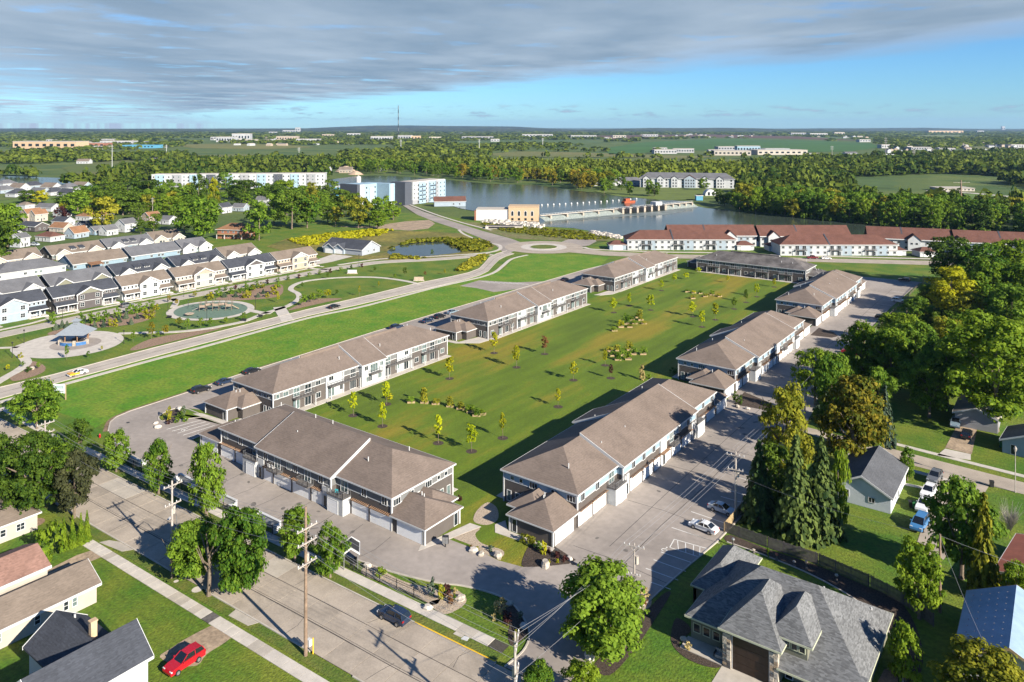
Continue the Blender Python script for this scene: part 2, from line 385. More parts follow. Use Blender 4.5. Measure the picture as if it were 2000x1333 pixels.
# meadow sheets near the camera
sheet('lawn_ground', [(-215, -20), (60, -20), (60, 420), (-215, 420)], -.02, M['yard'])
sheet('park_ground', [(-420, 20), (-215, 20), (-215, 330), (-235, 420), (-420, 420)], -.03, M['yard'])
sheet('courtyard_lawn', [(-146, 88), (-81, 88), (-78, 86), (-66, 90), (-66, 360), (-146, 360), (-152, 97), (-160, 97)], .0, M['lawn'])
sheet('hay_field', [(-209.5, 74), (-196, 78), (-178, 80), (-172, 79.5), (-176.5, 88), (-178.5, 115), (-181, 170), (-181.5, 300), (-190, 330), (-208, 300), (-212.5, 268), (-210.5, 235), (-212, 192), (-212, 130)], .004, M['field'])
sheet('round_field', GP(985,525, 1005,505, 1040,496, 1130,497, 1190,503, 1160,530, 1110,545, 1090,552, 990,560, 930,555), .012, M['field'])
# bare soil edge along the hay field
sheet('soil_edge', spline([(-168.4, 79.4), (-173.4, 82.6), (-175.6, 85.6), (-176.6, 90), (-177, 97), (-178, 110), (-179.6, 130), (-179.2, 131), (-177.6, 110), (-176.4, 97), (-175.9, 90), (-174.9, 85.9), (-172.9, 83.2), (-168.0, 80.3)], 3), .01, M['brownedge'])
# --- complex pavement
court = [(-161, 100), (-161, 330), (-178, 330), (-180.5, 300), (-180.5, 210), (-180.3, 170), (-179, 142), (-178, 117), (-176.6, 105), (-176, 96), (-175.6, 89), (-174.6, 85.4), (-172.7, 83.1), (-168, 80.4),
 (-160, 78.3), (-153.5, 77.4), (-123.5, 76.8), (-106, 76.9), (-88, 78.9), (-81.2, 79.8), (-73.9, 81.8), (-70.5, 83.4), (-65.8, 84.6), (-62.2, 84.4), (-58.6, 82.5), (-56.4, 80.4), (-55.4, 77.5), (-55.6, 74.0), (-45.8, 74.3), (-46.6, 78), (-48.1, 82.7),
 (-48.4, 90), (-47.3, 95.3), (-46.2, 107), (-45.2, 116.1), (-44.6, 131.7), (-46, 160), (-48.1, 184), (-52.6, 235.5), (-52.7, 305), (-51.3, 357), (-50.4, 362), (-78, 360), (-90, 352), (-90, 348), (-68, 340), (-69, 336),
 (-69, 270), (-68.6, 244), (-68.4, 190), (-66.4, 176), (-66.4, 100.2), (-60.6, 98.7), (-60.9, 97.2), (-63.6, 94.3), (-66, 92.4), (-70, 91.6), (-74.3, 91.9), (-80.2, 91.6), (-83.5, 88), (-143.8, 88), (-149, 88.4), (-150.8, 97.2), (-158.5, 97.2), (-161.4, 93.4), (-164, 90.2), (-167, 91.2), (-168.6, 94), (-168, 97.4)]
drv = sheet('parking_court', court, .035, M['asphalt'])
kerb(court[1:14], drv); kerb(spline(court[14:28], 4), drv); kerb(court[29:37], drv); kerb(spline(court[-6:] + [(-161, 97.6)], 3), drv)
kerb(court[58:66], drv)
# stall lines
ln = []
def line(p, q, wd=.12, z=.045, m=None): 
    return MB().strip([p, q], wd, z-.01, z).build('stall_line', m or M['whiteline'], drv)
for k in range(5): line((-158.6+k*1.95, 88.4+.12*k), (-157.4+k*1.75, 95.8))
for y in [116, 120.6, 126] + [x for x in (131, 134, 137, 140, 143, 146, 149, 152, 155, 158)]: line((-50.2, y), (-45.2, y+.1))
for y in range(245, 356, 9): line((-58, y), (-53, y))
for a, b in (((1291, 1079), (1353, 1100.6)), ((1276.6, 1094), (1339.6, 1117)), ((1261, 1110.7), (1324.5, 1134)), ((1272, 1138), (1310, 1152)), ((1312, 1031), (1405, 1062)), ((1350, 1000), (1420, 1024))): line(G(*a), G(*b), .14)
hx = GP(1308,1070, 1317,1054, 1380,1072, 1366,1089)
for i in range(4): line(hx[i], hx[(i+1) % 4], .14)
for t in (.25, .5, .75, .95):
    a = Vector(hx[1]).lerp(Vector(hx[2]), t-.15); b = Vector(hx[0]).lerp(Vector(hx[3]), t+.05); line(tuple(a), tuple(b), .12)
for (mx_, my_) in (G(1299, 1074), G(118+0, 999) if False else (-155.3, 90.5)):   # wheelchair symbols
    b = MB(); b.strip([(mx_+.36*math.cos(t*.55)-.1, my_+.36*math.sin(t*.55)-.2) for t in range(0, 10)], .11, .036, .046)
    b.strip([(mx_, my_-.1), (mx_-.03, my_+.45)], .11, .036, .046); b.strip([(mx_-.03, my_+.05), (mx_+.32, my_+.03), (mx_+.5, my_-.4)], .1, .036, .046)
    b.poly(disc(mx_-.03, my_+.68, .14, n=10), .046); b.build('wheelchair_mark', M['whiteline'], drv)
for p in (G(1087, 1074), G(250, 826), G(1120, 1102)):
    MB().prism(disc(p[0], p[1], .38, n=14), .03, .05).build('manhole_cover', M['darkmetal'], drv)
M['seam'] = mat('tar_seam', (.05, .047, .045), .2, 2, .8); M['stain'] = mat('dark_stain', (.17, .155, .14), .25, 1.2, .9)
rs = random.Random(12)
for k in range(16):
    y0 = 86+k*17+rs.uniform(-3, 3); MB().strip([(-64, y0), (-58, y0+rs.uniform(-.5, .5)), (-52.5, y0+rs.uniform(-.8, .8))] if y0 > 150 else [(-63, y0+16), (-56, y0+16.4), (-47, y0+15.6)], .09, .03, .0385).build('tar_seam', M['seam'], drv)
for k in range(9): MB().strip([(-140+k*6.5, 78.4), (-139.6+k*6.5+rs.uniform(-.3, .3), 82.5), (-140+k*6.5, 86.6)], .07, .03, .0385).build('tar_seam', M['seam'], drv)
for xs_ in ((-58.4, 105, 340), (-54.2, 100, 240)): MB().strip([(xs_[0]+rs.uniform(-.3, .3), xs_[1]+i*(xs_[2]-xs_[1])/9) for i in range(10)], .09, .03, .038).build('tar_seam', M['seam'], drv)
for k in range(34):
    x, y = rs.uniform(-63, -55), rs.uniform(104, 330)
    MB().poly(spline(disc(x, y, rs.uniform(.25, .8), rs.uniform(.2, .5), 7, rs.uniform(0, 3)), 3, True), .0372+.0002*k/34).build('oil_stain', M['stain'], drv)
for k in range(14):
    x, y = rs.uniform(-140, -92), rs.uniform(79.5, 86); MB().poly(spline(disc(x, y, rs.uniform(.3, .9), rs.uniform(.2, .5), 7, rs.uniform(0, 3)), 3, True), .0375+.0001*k/14).build('oil_stain', M['stain'], drv)
# --- the concrete street in front, built of slabs
ST_A = .034
street = MB().poly([(-215, -11.4), (70, -11.4), (70, .05), (-215, .05)], 0).build('street', M['gap'], loc=(-56.7, 73.8, .012), rot=ST_A); tag(street, kind='structure')
me_s = {}
def slab_mesh(Lx, Ly, h, key):
    if key not in me_s: me_s[key] = MB().box(0, Lx, 0, Ly, 0, h).mesh('slab', M['concrete'])
    return me_s[key]
for i in range(-46, 15):
    for j in range(3):
        mm = R.choice(['concrete', 'concrete', 'concrete2']) if (i, j) not in ((-19, 2), (-18, 2), (-30, 1), (-9, 2)) else 'concrete3'
        link('slab', slab_mesh(4.54, 3.74, .05, 'st'), street, [M[mm]], loc=(i*4.6, -11.36+j*3.8, R.uniform(0, .004)))
for t_, w_ in ((-3.8, .07), (-7.55, .1), (-7.25, .05)): MB().strip([(-200+i*9, t_+.08*math.sin(i*1.7)) for i in range(30)], w_, .055, .0585).build('tar_seam', M['seam'], street)
for k in range(26): x = -150+k*7.3; MB().strip([(x, -11), (x+R.uniform(-.6, .6), -9), (x+R.uniform(-.9, .9), -7)] if k % 2 else [(x, -3.5), (x+R.uniform(-.8, .8), -1.6), (x, 0)], .05, .055, .0585).build('crack', M['seam'], street)
def street_pt(s, t): # along / across the street frame
    c, d = math.cos(ST_A), math.sin(ST_A); return (-56.7+c*s-d*t, 73.8+d*s+c*t)
for a, b, t in ((-215, -.2, .12), (11.5, 70, .12)): kerb([street_pt(a, t), street_pt(b, t)], street, .15, .2).matrix_parent_inverse = street.matrix_basis.inverted()
k2 = kerb([street_pt(-13.5, .13), street_pt(-.3, .13)], street, .156, .21, M['yellowpaint']); k2.matrix_parent_inverse = street.matrix_basis.inverted()
for a, b in ((-160, -48), (-42.5, -20.6), (-13, 70)): kerb([street_pt(a, -11.5), street_pt(b, -11.5)], street, .15, .2).matrix_parent_inverse = street.matrix_basis.inverted()
vz = MB()
for a, b, t0, t1 in ((-215, -.4, .25, 1.75), (12, 70, .25, 1.75), (-160, 70, -13.2, -11.6)):
    vz.poly([street_pt(a, t0), street_pt(b, t0), street_pt(b, t1), street_pt(a, t1)], .02)
tag(vz.build('verge', M['verge']), kind='structure')
def sidewalk(name, s0, s1, t, wd, ln_, skip=(), odd=()):
    b = MB().poly([street_pt(s0, t-wd/2), street_pt(s1, t-wd/2), street_pt(s1, t+wd/2), street_pt(s0, t+wd/2)], .022).build(name, M['gap']); tag(b, kind='structure')
    key = (name, ln_); n = int((s1-s0)/ln_)
    for i in range(n):
        if i in skip: continue
        o = link('paving_slab', slab_mesh(ln_-.05, wd, .07, key), b, [M['oldwood'] if i in odd else (M['walk'] if R.random() < .75 else M['concrete3'])])
        p = street_pt(s0+i*ln_, t-wd/2); o.location = (p[0], p[1], .01+R.uniform(0, .012)); o.rotation_euler = (0, 0, ST_A+R.uniform(-.006, .006))
sidewalk('pavement', -70, 64, -14.6, 1.75, 1.62, odd=(20,))
sidewalk('pavement', -112, -.6, 2.75, 1.7, 2.6)
# aprons and drives crossing the lower verge
slab_sheet('driveway_apron', [street_pt(-42.2, -13.8), street_pt(-41, -11.5), street_pt(-32.5, -11.5), street_pt(-36, -13.8)][:4], .0, .045, M['concrete3']) if False else None
slab_sheet('driveway_apron', GP(446,1203, 466,1187, 516,1214, 484,1223), .0, .05, M['concrete3'])
slab_sheet('driveway_apron', GP(194,1060, 213,1056, 240,1060, 262,1074, 238,1078), .0, .05, M['concrete3'])
sheet('gravel_drive', spline(GP(312,1284, 332,1268, 372,1243, 430,1217, 462,1232, 440,1255, 404,1278, 385,1300, 345,1300), 3, True), .015, M['dirt'])
sheet('gravel_drive', GP(80,1120, 150,1085, 195,1070, 220,1080, 170,1100, 110,1135), .015, M['dirt'])
for (p, r) in ((G(385, 1152), .75), (G(344, 1136), .35)): sheet('stone_pad', disc(p[0], p[1], r, n=12), .03, M['walk'])
slab_sheet('utility_lid', [(p[0], p[1]) for p in GP(885,1239, 893,1232, 909,1238, 901,1246)], .0, .05, M['kerb'])
slab_sheet('utility_lid', [(p[0], p[1]) for p in GP(900,1249, 906,1243, 917,1246, 912,1253)], .0, .06, M['white'])
# --- walks and beds round the buildings
slab_sheet('footpath', [(-81.6, 86.2), (-82.4, 87.6), (-80.4, 97.4), (-78.2, 97.6), (-79, 95), (-80, 91.5)], .0, .06, M['walk'])
slab_sheet('footpath', [(-75.3, 97.6), (-64.8, 98.3), (-64.9, 99.4), (-74, 99.3), (-76.2, 101.6), (-76.8, 99.5)], .0, .06, M['walk'])
slab_sheet('footpath', [(-162.3, 96.7), (-150.8, 97.2), (-145.6, 101.5), (-145.6, 106.2), (-150.2, 106.2), (-151.6, 98.9), (-161, 98.1)], .0, .06, M['walk'])
slab_sheet('footpath', [(-161.8, 175.2), (-151, 175.6), (-145, 180), (-144.4, 185.5), (-149.4, 185.5), (-150.9, 177.4), (-161, 176.8)], .0, .06, M['walk'])
slab_sheet('footpath', [(-150.5, 258.5), (-148, 259), (-145, 264), (-145, 269), (-149.5, 269), (-150, 260)], .0, .06, M['walk'])
def bed(name, pts, m, z=.03): return sheet(name, spline(pts, 4, True), z, M[m])
bed('pebble_bed', [(-80.2, 92.4), (-76, 92.4), (-72.5, 91.8), (-70.2, 92.6), (-71.2, 94.2), (-75, 93.8), (-77.5, 95.2), (-78, 97), (-79.6, 97), (-79.4, 94.6)], 'pebble')
bed('pebble_bed', [(-80.2, 98.2), (-77.8, 98.6), (-77.4, 101), (-79.8, 104), (-82.4, 104.6), (-82, 101)], 'pebble')
bed('mulch_bed', [(-68.7, 98.4), (-66.4, 92.6), (-63.8, 94.2), (-61, 97), (-60.6, 98.5), (-62, 99.1), (-65.4, 99.9), (-66, 98.6)], 'mulch')
bed('pebble_bed', GP(838,1178, 868,1168, 886,1152, 905,1162, 911,1175, 896,1190, 866,1200), 'pebble')
bed('pebble_bed', GP(705,1120, 728,1100, 760,1122, 800,1140, 850,1150, 860,1170, 845,1182, 800,1160, 750,1140), 'pebble')
bed('mulch_bed', GP(972,1190, 985,1178, 1008,1180, 1028,1200, 1034,1222, 1026,1245, 1000,1262, 992,1240, 995,1215), 'mulch')
bed('mulch_bed', GP(1160,1300, 1200,1262, 1246,1215, 1290,1165, 1310,1160, 1270,1225, 1235,1275, 1190,1320), 'mulch')
bed('pebble_bed', GP(1242,1188, 1246,1166, 1262,1158, 1272,1170, 1270,1185, 1250,1196), 'pebble')
for xy, r in (((-166.2, 94.6), 2.2), ((-163.5, 91.8), 1.6)): sheet('mulch_bed', disc(*xy, r, r*.8, 18), .05, M['mulch'])
sheet('island_lawn', [(-150.8, 97), (-158.5, 97), (-161.4, 93.4), (-164, 90.4), (-167, 91.3), (-168.4, 94), (-167.8, 96.8), (-162.3, 96.6)], .04, M['lawn'])
sheet('island_lawn', [(-64.4, 176.2), (-56.5, 177), (-55.4, 180), (-58, 182.6), (-65.2, 186)], .05, M['mulch'])
# lot island between the rows
for y0 in (249,): sheet('island_lawn', [(-66.2, y0), (-60, y0+1), (-58.8, y0+4), (-61, y0+8), (-66.4, y0+11)], .05, M['mulch'])
# --- boulevard
bt = GP(-260,825, -100,784, 0,757, 105,732, 300,680, 400,655, 600,605, 700,582, 816,553.5, 880,541, 915,533, 936,525, 947,514, 956,503, 970,496, 990,490)
bb = GP(-260,856, -100,810, 0,779, 105,750, 300,697, 400,670.5, 600,617.5, 700,595.5, 864,557, 909,546.5, 935,539, 953,530, 964,518, 974,508, 988,501, 1004,496)
blv = sheet('boulevard', bt + bb[::-1], .02, M['blvd'])
kerb(bt, blv, .12, .35); kerb(bb, blv, .12, .35)
mid = [tuple((Vector(a)+Vector(b))/2) for a, b in zip(bt, bb)]
MB().strip(mid, .14, .02, .03).build('lane_joint', M['gap'], blv)
for f in (.3, .7):
    MB().strip([tuple(Vector(a).lerp(Vector(b), f)) for a, b in zip(bt, bb)], .1, .02, .028).build('lane_joint', M['concrete3'], blv)
def path(name, pts, wd, m='walk', z=.05, sm=5):
    o = MB().strip(spline(pts, sm) if sm > 1 else pts, wd, -.02, z).build(name, M[m]); return tag(o, kind='structure')
path('footpath', GP(-260,868, 0,786, 122,752, 300,703, 400,677, 600,622, 700,601, 800,575, 852,561.5, 912,548, 945,540, 968,531, 984,518, 1000,506, 1030,498.5), 1.7)
path('footpath', GP(-40,840, 0,800, 20,805, 60,830, 100,852, 118,868), 1.6, sm=4)
path('crossing', GP(545,600, 553,613, 562,627), 4.2, sm=1)
# park area
path('residential_street', GP(-200,700, -60,668, 0,655, 84,637, 200,612, 331,586, 516,551, 600,535, 650,525, 684,520.5, 744,512.5, 840,507.5, 910,502, 958,496.5), 7.2, 'concrete3')
path('footpath', GP(-200,688, 0,645, 60,632, 103,621, 235,594.5, 345,574, 445,554, 540,537, 612,523), 1.5)
path('footpath', GP(660,518, 742,506.5, 840,501.5, 940,495, 974,488.5, 976,480, 962,476.5, 945,478), 2.0)
pz = sheet('plaza', disc(*G(138, 672), 15.2, 14.2), .03, M['walk']); sheet('plaza_ring', disc(*G(148, 672), 6.9), .035, M['asphalt'])
pg = G(412, 606)
sheet('playground_ring', disc(*pg, 15.8, 14.4), .03, M['walk']); M['rubber'] = mat('green_rubber', (.13, .20, .15), .1, 1, .9)
sheet('playground_surface', disc(*pg, 13.4, 12.0), .04, M['rubber'])
path('footpath', GP(-30,762, 10,738, 38,722, 52,708, 40,693, 30,682, 50,672, 80,662), 2.6)
path('footpath', GP(-60,684, 0,680, 36,679), 1.6)
path('footpath', GP(230,652, 290,650, 345,648.5, 400,643, 440,636, 480,627, 515,613, 548,603, 566,596, 583,584, 582,574, 568,566, 575,557, 600,549, 650,543.5, 700,541.5, 745,543, 790,549, 820,556), 2.2)
path('footpath', GP(486,606, 510,611, 530,612), 2.6)
path('footpath', GP(338,601, 344,590, 338,584), 2.2)
path('footpath', GP(618,518, 600,524, 640,527), 2.2)
for k, q_ in enumerate((GP(178,640, 182,628, 212,619, 250,608, 292,600, 303,607, 300,620, 270,631, 225,638), GP(96,650, 130,640, 172,632, 175,640, 150,649, 100,655), GP(420,585, 450,575, 500,564, 540,555, 553,561, 548,577, 515,584, 460,587),
           GP(20,735, 46,725, 62,706, 88,716, 80,730, 30,745))): bed('mulch_bed', q_, 'mulchred')
for q_ in (GP(255,682, 290,664, 350,652, 432,641, 400,651, 330,669, 268,684), GP(563,607, 580,597, 610,585, 668,583.5, 640,590, 600,599)): bed('mulch_bed', q_, 'mulchred')
# --- roundabout and arms
rc = G(1062, 483); 
sheet('roundabout', disc(rc[0], rc[1], 21.5), .04, M['concrete'])
sheet('roundabout_apron', disc(rc[0], rc[1], 12.6), .07, M['walk'])
isl = sheet('roundabout_island', disc(rc[0], rc[1], 7.4), .16, M['verge']); kerb(disc(rc[0], rc[1], 7.4) + [disc(rc[0], rc[1], 7.4)[0]], isl, .2, .3)
armA = GP(985,496, 970,481, 950,470, 900,450, 850,434, 815,420, 787,402, 770,385, 790,385, 799,402, 830,415, 865,427, 937,450, 1000,467, 1020,475, 1025,486)
sheet('approach_road', armA, .025, M['asphalt']); 
path('footpath', GP(800,400, 850,419, 905,436, 960,450), 2.0); path('footpath', GP(896,449, 905,457, 925,466), 1.8)
armB = GP(1090,478, 1130,485, 1180,491, 1300,497, 1440,500, 1560,504, 1812,510, 2100,519, 2100,528, 1812,518, 1575,511.5, 1440,508, 1300,504.5, 1180,499.5, 1110,493)
sheet('east_road', armB, .025, M['concrete'])
path('footpath', GP(1140,483, 1155,487, 1200,489, 1290,492.5, 1390,494, 1500,498, 1810,506, 2100,514), 2.4)
sheet('lot', GP(1085,477, 1110,468, 1160,466, 1165,472, 1150,480, 1120,484), .026, M['asphalt'])
sheet('parking_bay', GP(898,559, 936,548, 1006,552, 1090,549, 1085,556, 1010,565, 965,571, 930,563), .02, M['asphalt'])
for k in range(9):
    a, b = G(940+k*9, 549.5+k*.4), G(957+k*9.5, 553.5+k*.4); o = MB().strip([a, b], .25, .02, .035).build('stall_line', M['whiteline']); tag(o, kind='structure')
# far side lot behind the right row
# --- riverside ground: rough grass, gravel, rocks
sheet('rough_ground', GP(900,432, 960,438, 1060,447, 1130,450, 1200,462, 1215,472, 1150,470, 1080,470, 1000,466, 950,452), .015, mat('rough_grass', (.20, .17, .08), col2=(.13, .16, .03), scale=.08, fine=(.6, .3), bump=.6))
sheet('bare_ground', GP(640,442, 720,443, 790,433, 838,430, 850,437, 836,447, 800,451, 740,447), .012, M['dirt'])
wet = mat('wild_meadow', (.10, .12, .02), col2=(.26, .22, .04), scale=.05, fine=(.5, .35), bump=.8, bscale=.7, mid=(.17, .15, .035))
sheet('pond_meadow', GP(520,482, 560,466, 640,458, 720,450, 830,452, 900,456, 968,478, 960,488, 900,500, 840,507, 752,508, 660,505, 560,492), .02, wet)
sheet('pond', spline(GP(756,494, 775,481, 812,475, 870,472.5, 878,481, 906,489, 895,494, 840,500, 790,502), 4, True), .04, M['pondwater'])
water = GP(640,352, 690,345, 740,343, 800,346, 880,352, 950,359, 1050,362, 1120,372, 1150,376, 1250,387, 1345,394, 1356,402, 1380,407, 1420,411, 1500,420, 1600,429, 1700,438, 1760,445, 1900,456, 2200,475, 2300,500, 1900,490, 1700,472, 1500,456, 1420,450, 1300,459, 1215,462, 1160,453, 1120,446, 1065,443, 1040,438, 990,430, 960,418, 900,408, 870,398, 800,392, 700,384, 640,375)
sheet('river', water, .03, M['water'])
sheet('river_inlet', GP(-300,352, 0,344, 60,346, 120,348, 165,350, 166,356, 120,361, 60,366, 0,370, -300,385), .03, M['water'])
# --- side street on the east
sheet('side_street', [(-60, 173.5), (10, 168.2), (60, 165), (60, 158), (-6.5, 164.0), (-22, 165.0), (-36, 166)], .02, M['concrete'])
path('footpath', [(-45, 175.6), (-20, 173.5), (10, 171.2), (60, 168)], 1.3, sm=1)
path('footpath', [(-36, 163.5), (-22, 162.4), (-16, 162)], 1.2, sm=1)
slab_sheet('driveway_apron', GP(1830,890, 1846,877, 1896,888, 1896,899), .0, .05, M['walk'])
sheet('gravel_drive', GP(1846,875, 1870,830, 1880,780, 1915,770, 1910,830, 1898,888), .015, M['dirt'])
slab_sheet('footpath', GP(1762,943, 1813,953, 1810,957, 1760,947), 0, .05, M['walk'])
sheet('car_drive', [(-19.5, 132), (-15.5, 132), (-12, 164), (-20, 165)], .018, M['concrete'])
sheet('car_drive', GP(1390,1333, 1420,1285, 1445,1300, 1560,1345, 1560,1400, 1380,1400), .02, M['kerb'])
# far fields, each a sheet a little above the plain
def fld(pts, c, c2=None, name='field', z=.1):
    c = tuple(v*.85 for v in c); c2 = tuple(v*.85 for v in c2) if c2 else None
    m = mat('far_'+name, c, col2=c2 or tuple(v*1.25 for v in c), scale=.004, fine=(.05, .15)); return sheet(name, pts, z, m)
fld(GP(1180,290, 1260,278, 1400,272, 1560,274, 1700,280, 1720,288, 1660,296, 1560,298, 1400,292, 1280,298, 1190,302), (.05, .13, .02))
fld(GP(1120,266, 1380,263, 1560,267, 1700,276, 1560,272, 1400,269, 1180,273), (.11, .055, .03), (.16, .09, .05), z=.2)
fld(GP(940,302, 1010,296, 1130,298, 1280,303, 1400,306, 1350,311, 1200,307, 1080,308, 980,306), (.15, .17, .04), (.2, .19, .06))
fld(GP(900,318, 960,308, 1100,309, 1250,312, 1440,312, 1560,306, 1600,312, 1480,324, 1300,326, 1000,322), (.10, .15, .03), (.16, .18, .045), 'field', .08)
fld(GP(815,281, 900,276, 1000,274, 1150,274, 1180,279, 1060,283, 930,285), (.08, .13, .03))
fld(GP(330,304, 480,302, 640,306, 700,312, 560,316, 420,313), (.14, .17, .03), (.18, .19, .05))
fld(GP(120,328, 180,318, 250,313, 300,318, 260,330, 190,345, 150,346), (.10, .15, .02), (.18, .17, .05))
fld(GP(-80,402, 0,394, 60,385, 110,383, 140,390, 80,402, 0,410), (.10, .16, .02))
fld(GP(330,283, 440,281, 560,283, 620,288, 520,292, 380,290), (.17, .17, .04))
fld(GP(1860,290, 1920,286, 2100,292, 2100,297, 1940,296), (.16, .17, .05)); fld(GP(1720,266, 1850,264, 1960,267, 1840,270), (.16, .19, .05))
fld(GP(1620,356, 1700,350, 1760,356, 1740,368, 1660,366), (.07, .12, .025)); fld(GP(1840,376, 2000,384, 2100,395, 2100,412, 1960,402, 1850,392), (.10, .17, .03))
fld(GP(1900,418, 2000,424, 2100,436, 2100,450, 2000,440, 1900,430), (.14, .18, .05))
fld(GP(1230,366, 1440,368, 1440,386, 1300,392, 1210,384, 1160,374), (.12, .16, .03))
path('far_road', GP(1810,373, 1900,378, 2100,396), 9, 'walk', .15, 1); path('far_road', GP(-60,300, 0,297, 160,293, 330,288), 14, 'kerb', .2, 1)
path('far_road', GP(-50,409, 40,402, 90,402), 8, 'kerb', .15, 1)
# low wooded hills closing the horizon
def hills(y0, dist, hmax, seed, span=(-1900, 3900)):
    b = MB(); n = 90; rg = random.Random(seed); rows = []
    for i in range(n+1):
        px = span[0]+(span[1]-span[0])*i/n; X = (px-1000)/FPX*dist
        h = max(2, hmax*(.45+.9*noise.noise((i*.13+seed, seed, 0))+.25*noise.noise((i*.5, seed, 3))))
        rows.append([(X, dist-900, 0), (X*1.02, dist-350, h*.7), (X*1.04, dist, h), (X*1.1, dist+900, 0)])
    vs_, fs_ = [], []
    for r_i in rows:
        for (X, Y, z) in r_i: vs_.append((S1*X-C1*Y, C1*X+S1*Y, z-.4))
    for i in range(n):
        for k in range(3): a = i*4+k; fs_.append((a, a+4, a+5, a+1))
    tag(b.add(vs_, fs_).build('hills', mat('wooded_hill', (.018, .035, .014), col2=(.07, .085, .03), scale=.004, fine=(.02, .6), bump=1, bscale=.02)), kind='structure')
hills(0, 12500, 88, 11); hills(0, 9800, 74, 3)
# ================================================================== building kit
CACHE = {}
FACE = {'g': 0.0, 'e1': math.pi/2, 'p': math.pi, 'e0': -math.pi/2}
def window(par, x, y, z, face, w_=1.5, h=1.2, n=2, rows=1, lit=False, fr=.09, frame_m=None, name='window'):
    k = ('w', w_, h, n, rows, fr)
    if k not in CACHE:
        b = MB(); d0, d1 = -.07, .03
        b.box(-w_/2, w_/2, d0, d1, 0, fr); b.box(-w_/2, w_/2, d0, d1, h-fr, h); b.box(-w_/2, -w_/2+fr, d0, d1, fr, h-fr); b.box(w_/2-fr, w_/2, d0, d1, fr, h-fr)
        for i in range(1, n): x0 = -w_/2+w_*i/n; b.box(x0-fr*.35, x0+fr*.35, d0+.01, d1, fr, h-fr)
        for i in range(1, rows): z0 = h*i/rows; b.box(-w_/2+fr, w_/2-fr, d0+.015, d1, z0-.03, z0+.03)
        g = MB().box(-w_/2+fr*.8, w_/2-fr*.8, -.025, .02, fr*.8, h-fr*.8)
        CACHE[k] = (b.mesh('window', M['trim']), g.mesh('pane', M['glass']))
    a, g = CACHE[k]
    o = link(name, a, par, [frame_m] if frame_m else None, loc=(x, y, z), rot=FACE[face] if isinstance(face, str) else face)
    link('pane', g, o, [M['glasslit']] if lit else None)
    return o
def gdoor(par, x, y, face, w_=4.9, h=2.3, m=None):
    k = ('g', w_, h)
    if k not in CACHE:
        b = MB(); n = 4
        for i in range(n): b.box(-w_/2, w_/2, -.06, .03, h*i/n+.012, h*(i+1)/n-.012)
        b.box(-w_/2, w_/2, -.035, .03, 0, h)
        t = MB().box(-w_/2-.1, -w_/2, -.08, .03, 0, h+.1).box(w_/2, w_/2+.1, -.08, .03, 0, h+.1).box(-w_/2, w_/2, -.08, .03, h, h+.1)
        CACHE[k] = (b.mesh('garage_door', M['door']), t.mesh('door_frame', M['trim']))
    a, t = CACHE[k]
    o = link('garage_door', a, par, [m] if m else None, loc=(x, y, .04), rot=FACE[face] if isinstance(face, str) else face)
    link('door_frame', t, o); return o
def railing(par, x0, x1, y0, y1, z, sides, m=None, h=1.0):
    b = MB()
    def run(a, c):
        L = math.hypot(c[0]-a[0], c[1]-a[1]); n = max(2, int(L/.9)+1)
        for zz, r in ((h, .035), (.12, .025)): b.tube([(a[0], a[1], z+zz), (c[0], c[1], z+zz)], r, 4)
        for i in range(n):
            t = i/(n-1); b.tube([(a[0]+(c[0]-a[0])*t, a[1]+(c[1]-a[1])*t, z), (a[0]+(c[0]-a[0])*t, a[1]+(c[1]-a[1])*t, z+h+.03)], .035, 4, False)
        nb = int(L/.3)
        for i in range(nb):
            t = (i+.5)/nb; b.tube([(a[0]+(c[0]-a[0])*t, a[1]+(c[1]-a[1])*t, z+.12), (a[0]+(c[0]-a[0])*t, a[1]+(c[1]-a[1])*t, z+h)], .012, 3, False)
    if 'f' in sides: run((x0, y0), (x1, y0))
    if 'l' in sides: run((x0, y0), (x0, y1))
    if 'r' in sides: run((x1, y0), (x1, y1))
    return b.build('railing', m or M['metal'], par)
def balcony(par, x0, x1, yw, dep, z=2.95, posts=True, m=None):
    """deck hung on the wall plane y=yw, reaching outwards by dep (sign = direction)"""
    ye = yw+dep
    o = MB().box(x0, x1, yw, ye, z-.2, z).build('balcony', m or M['oldwood'], par)
    railing(o, x0+.05, x1-.05, ye-.06*(1 if dep > 0 else -1), yw, z, 'flr')
    if posts:
        b = MB()
        for x in (x0+.12, x1-.12): b.box(x-.09, x+.09, ye-.2*(1 if dep > 0 else -1), ye-.02*(1 if dep > 0 else -1), 0, z-.2)
        b.build('balcony_post', M['trim'], o)
    return o
def hip(b, x0, x1, y0, y1, z0, z1, run=None, thick=.18, ends='ab'):
    ym = (y0+y1)/2; r = run or (y1-y0)/2
    xa = x0+r if 'a' in ends else x0; xb = x1-r if 'b' in ends else x1
    b.add([(x0,y0,z0),(x1,y0,z0),(x1,y1,z0),(x0,y1,z0),(xa,ym,z1),(xb,ym,z1),(x0,y0,z0-thick),(x1,y0,z0-thick),(x1,y1,z0-thick),(x0,y1,z0-thick)],
          [(0,1,5,4),(1,2,5),(2,3,4,5),(3,0,4),(9,8,7,6),(6,7,1,0),(7,8,2,1),(8,9,3,2),(9,6,0,3)])
def fascia_ring(b, x0, x1, y0, y1, z, h=.24, t=.05):
    b.box(x0-t, x1+t, y0-t, y0, z-h, z+.02); b.box(x0-t, x1+t, y1, y1+t, z-h, z+.02); b.box(x0-t, x0, y0, y1, z-h, z+.02); b.box(x1, x1+t, y0, y1, z-h, z+.02)
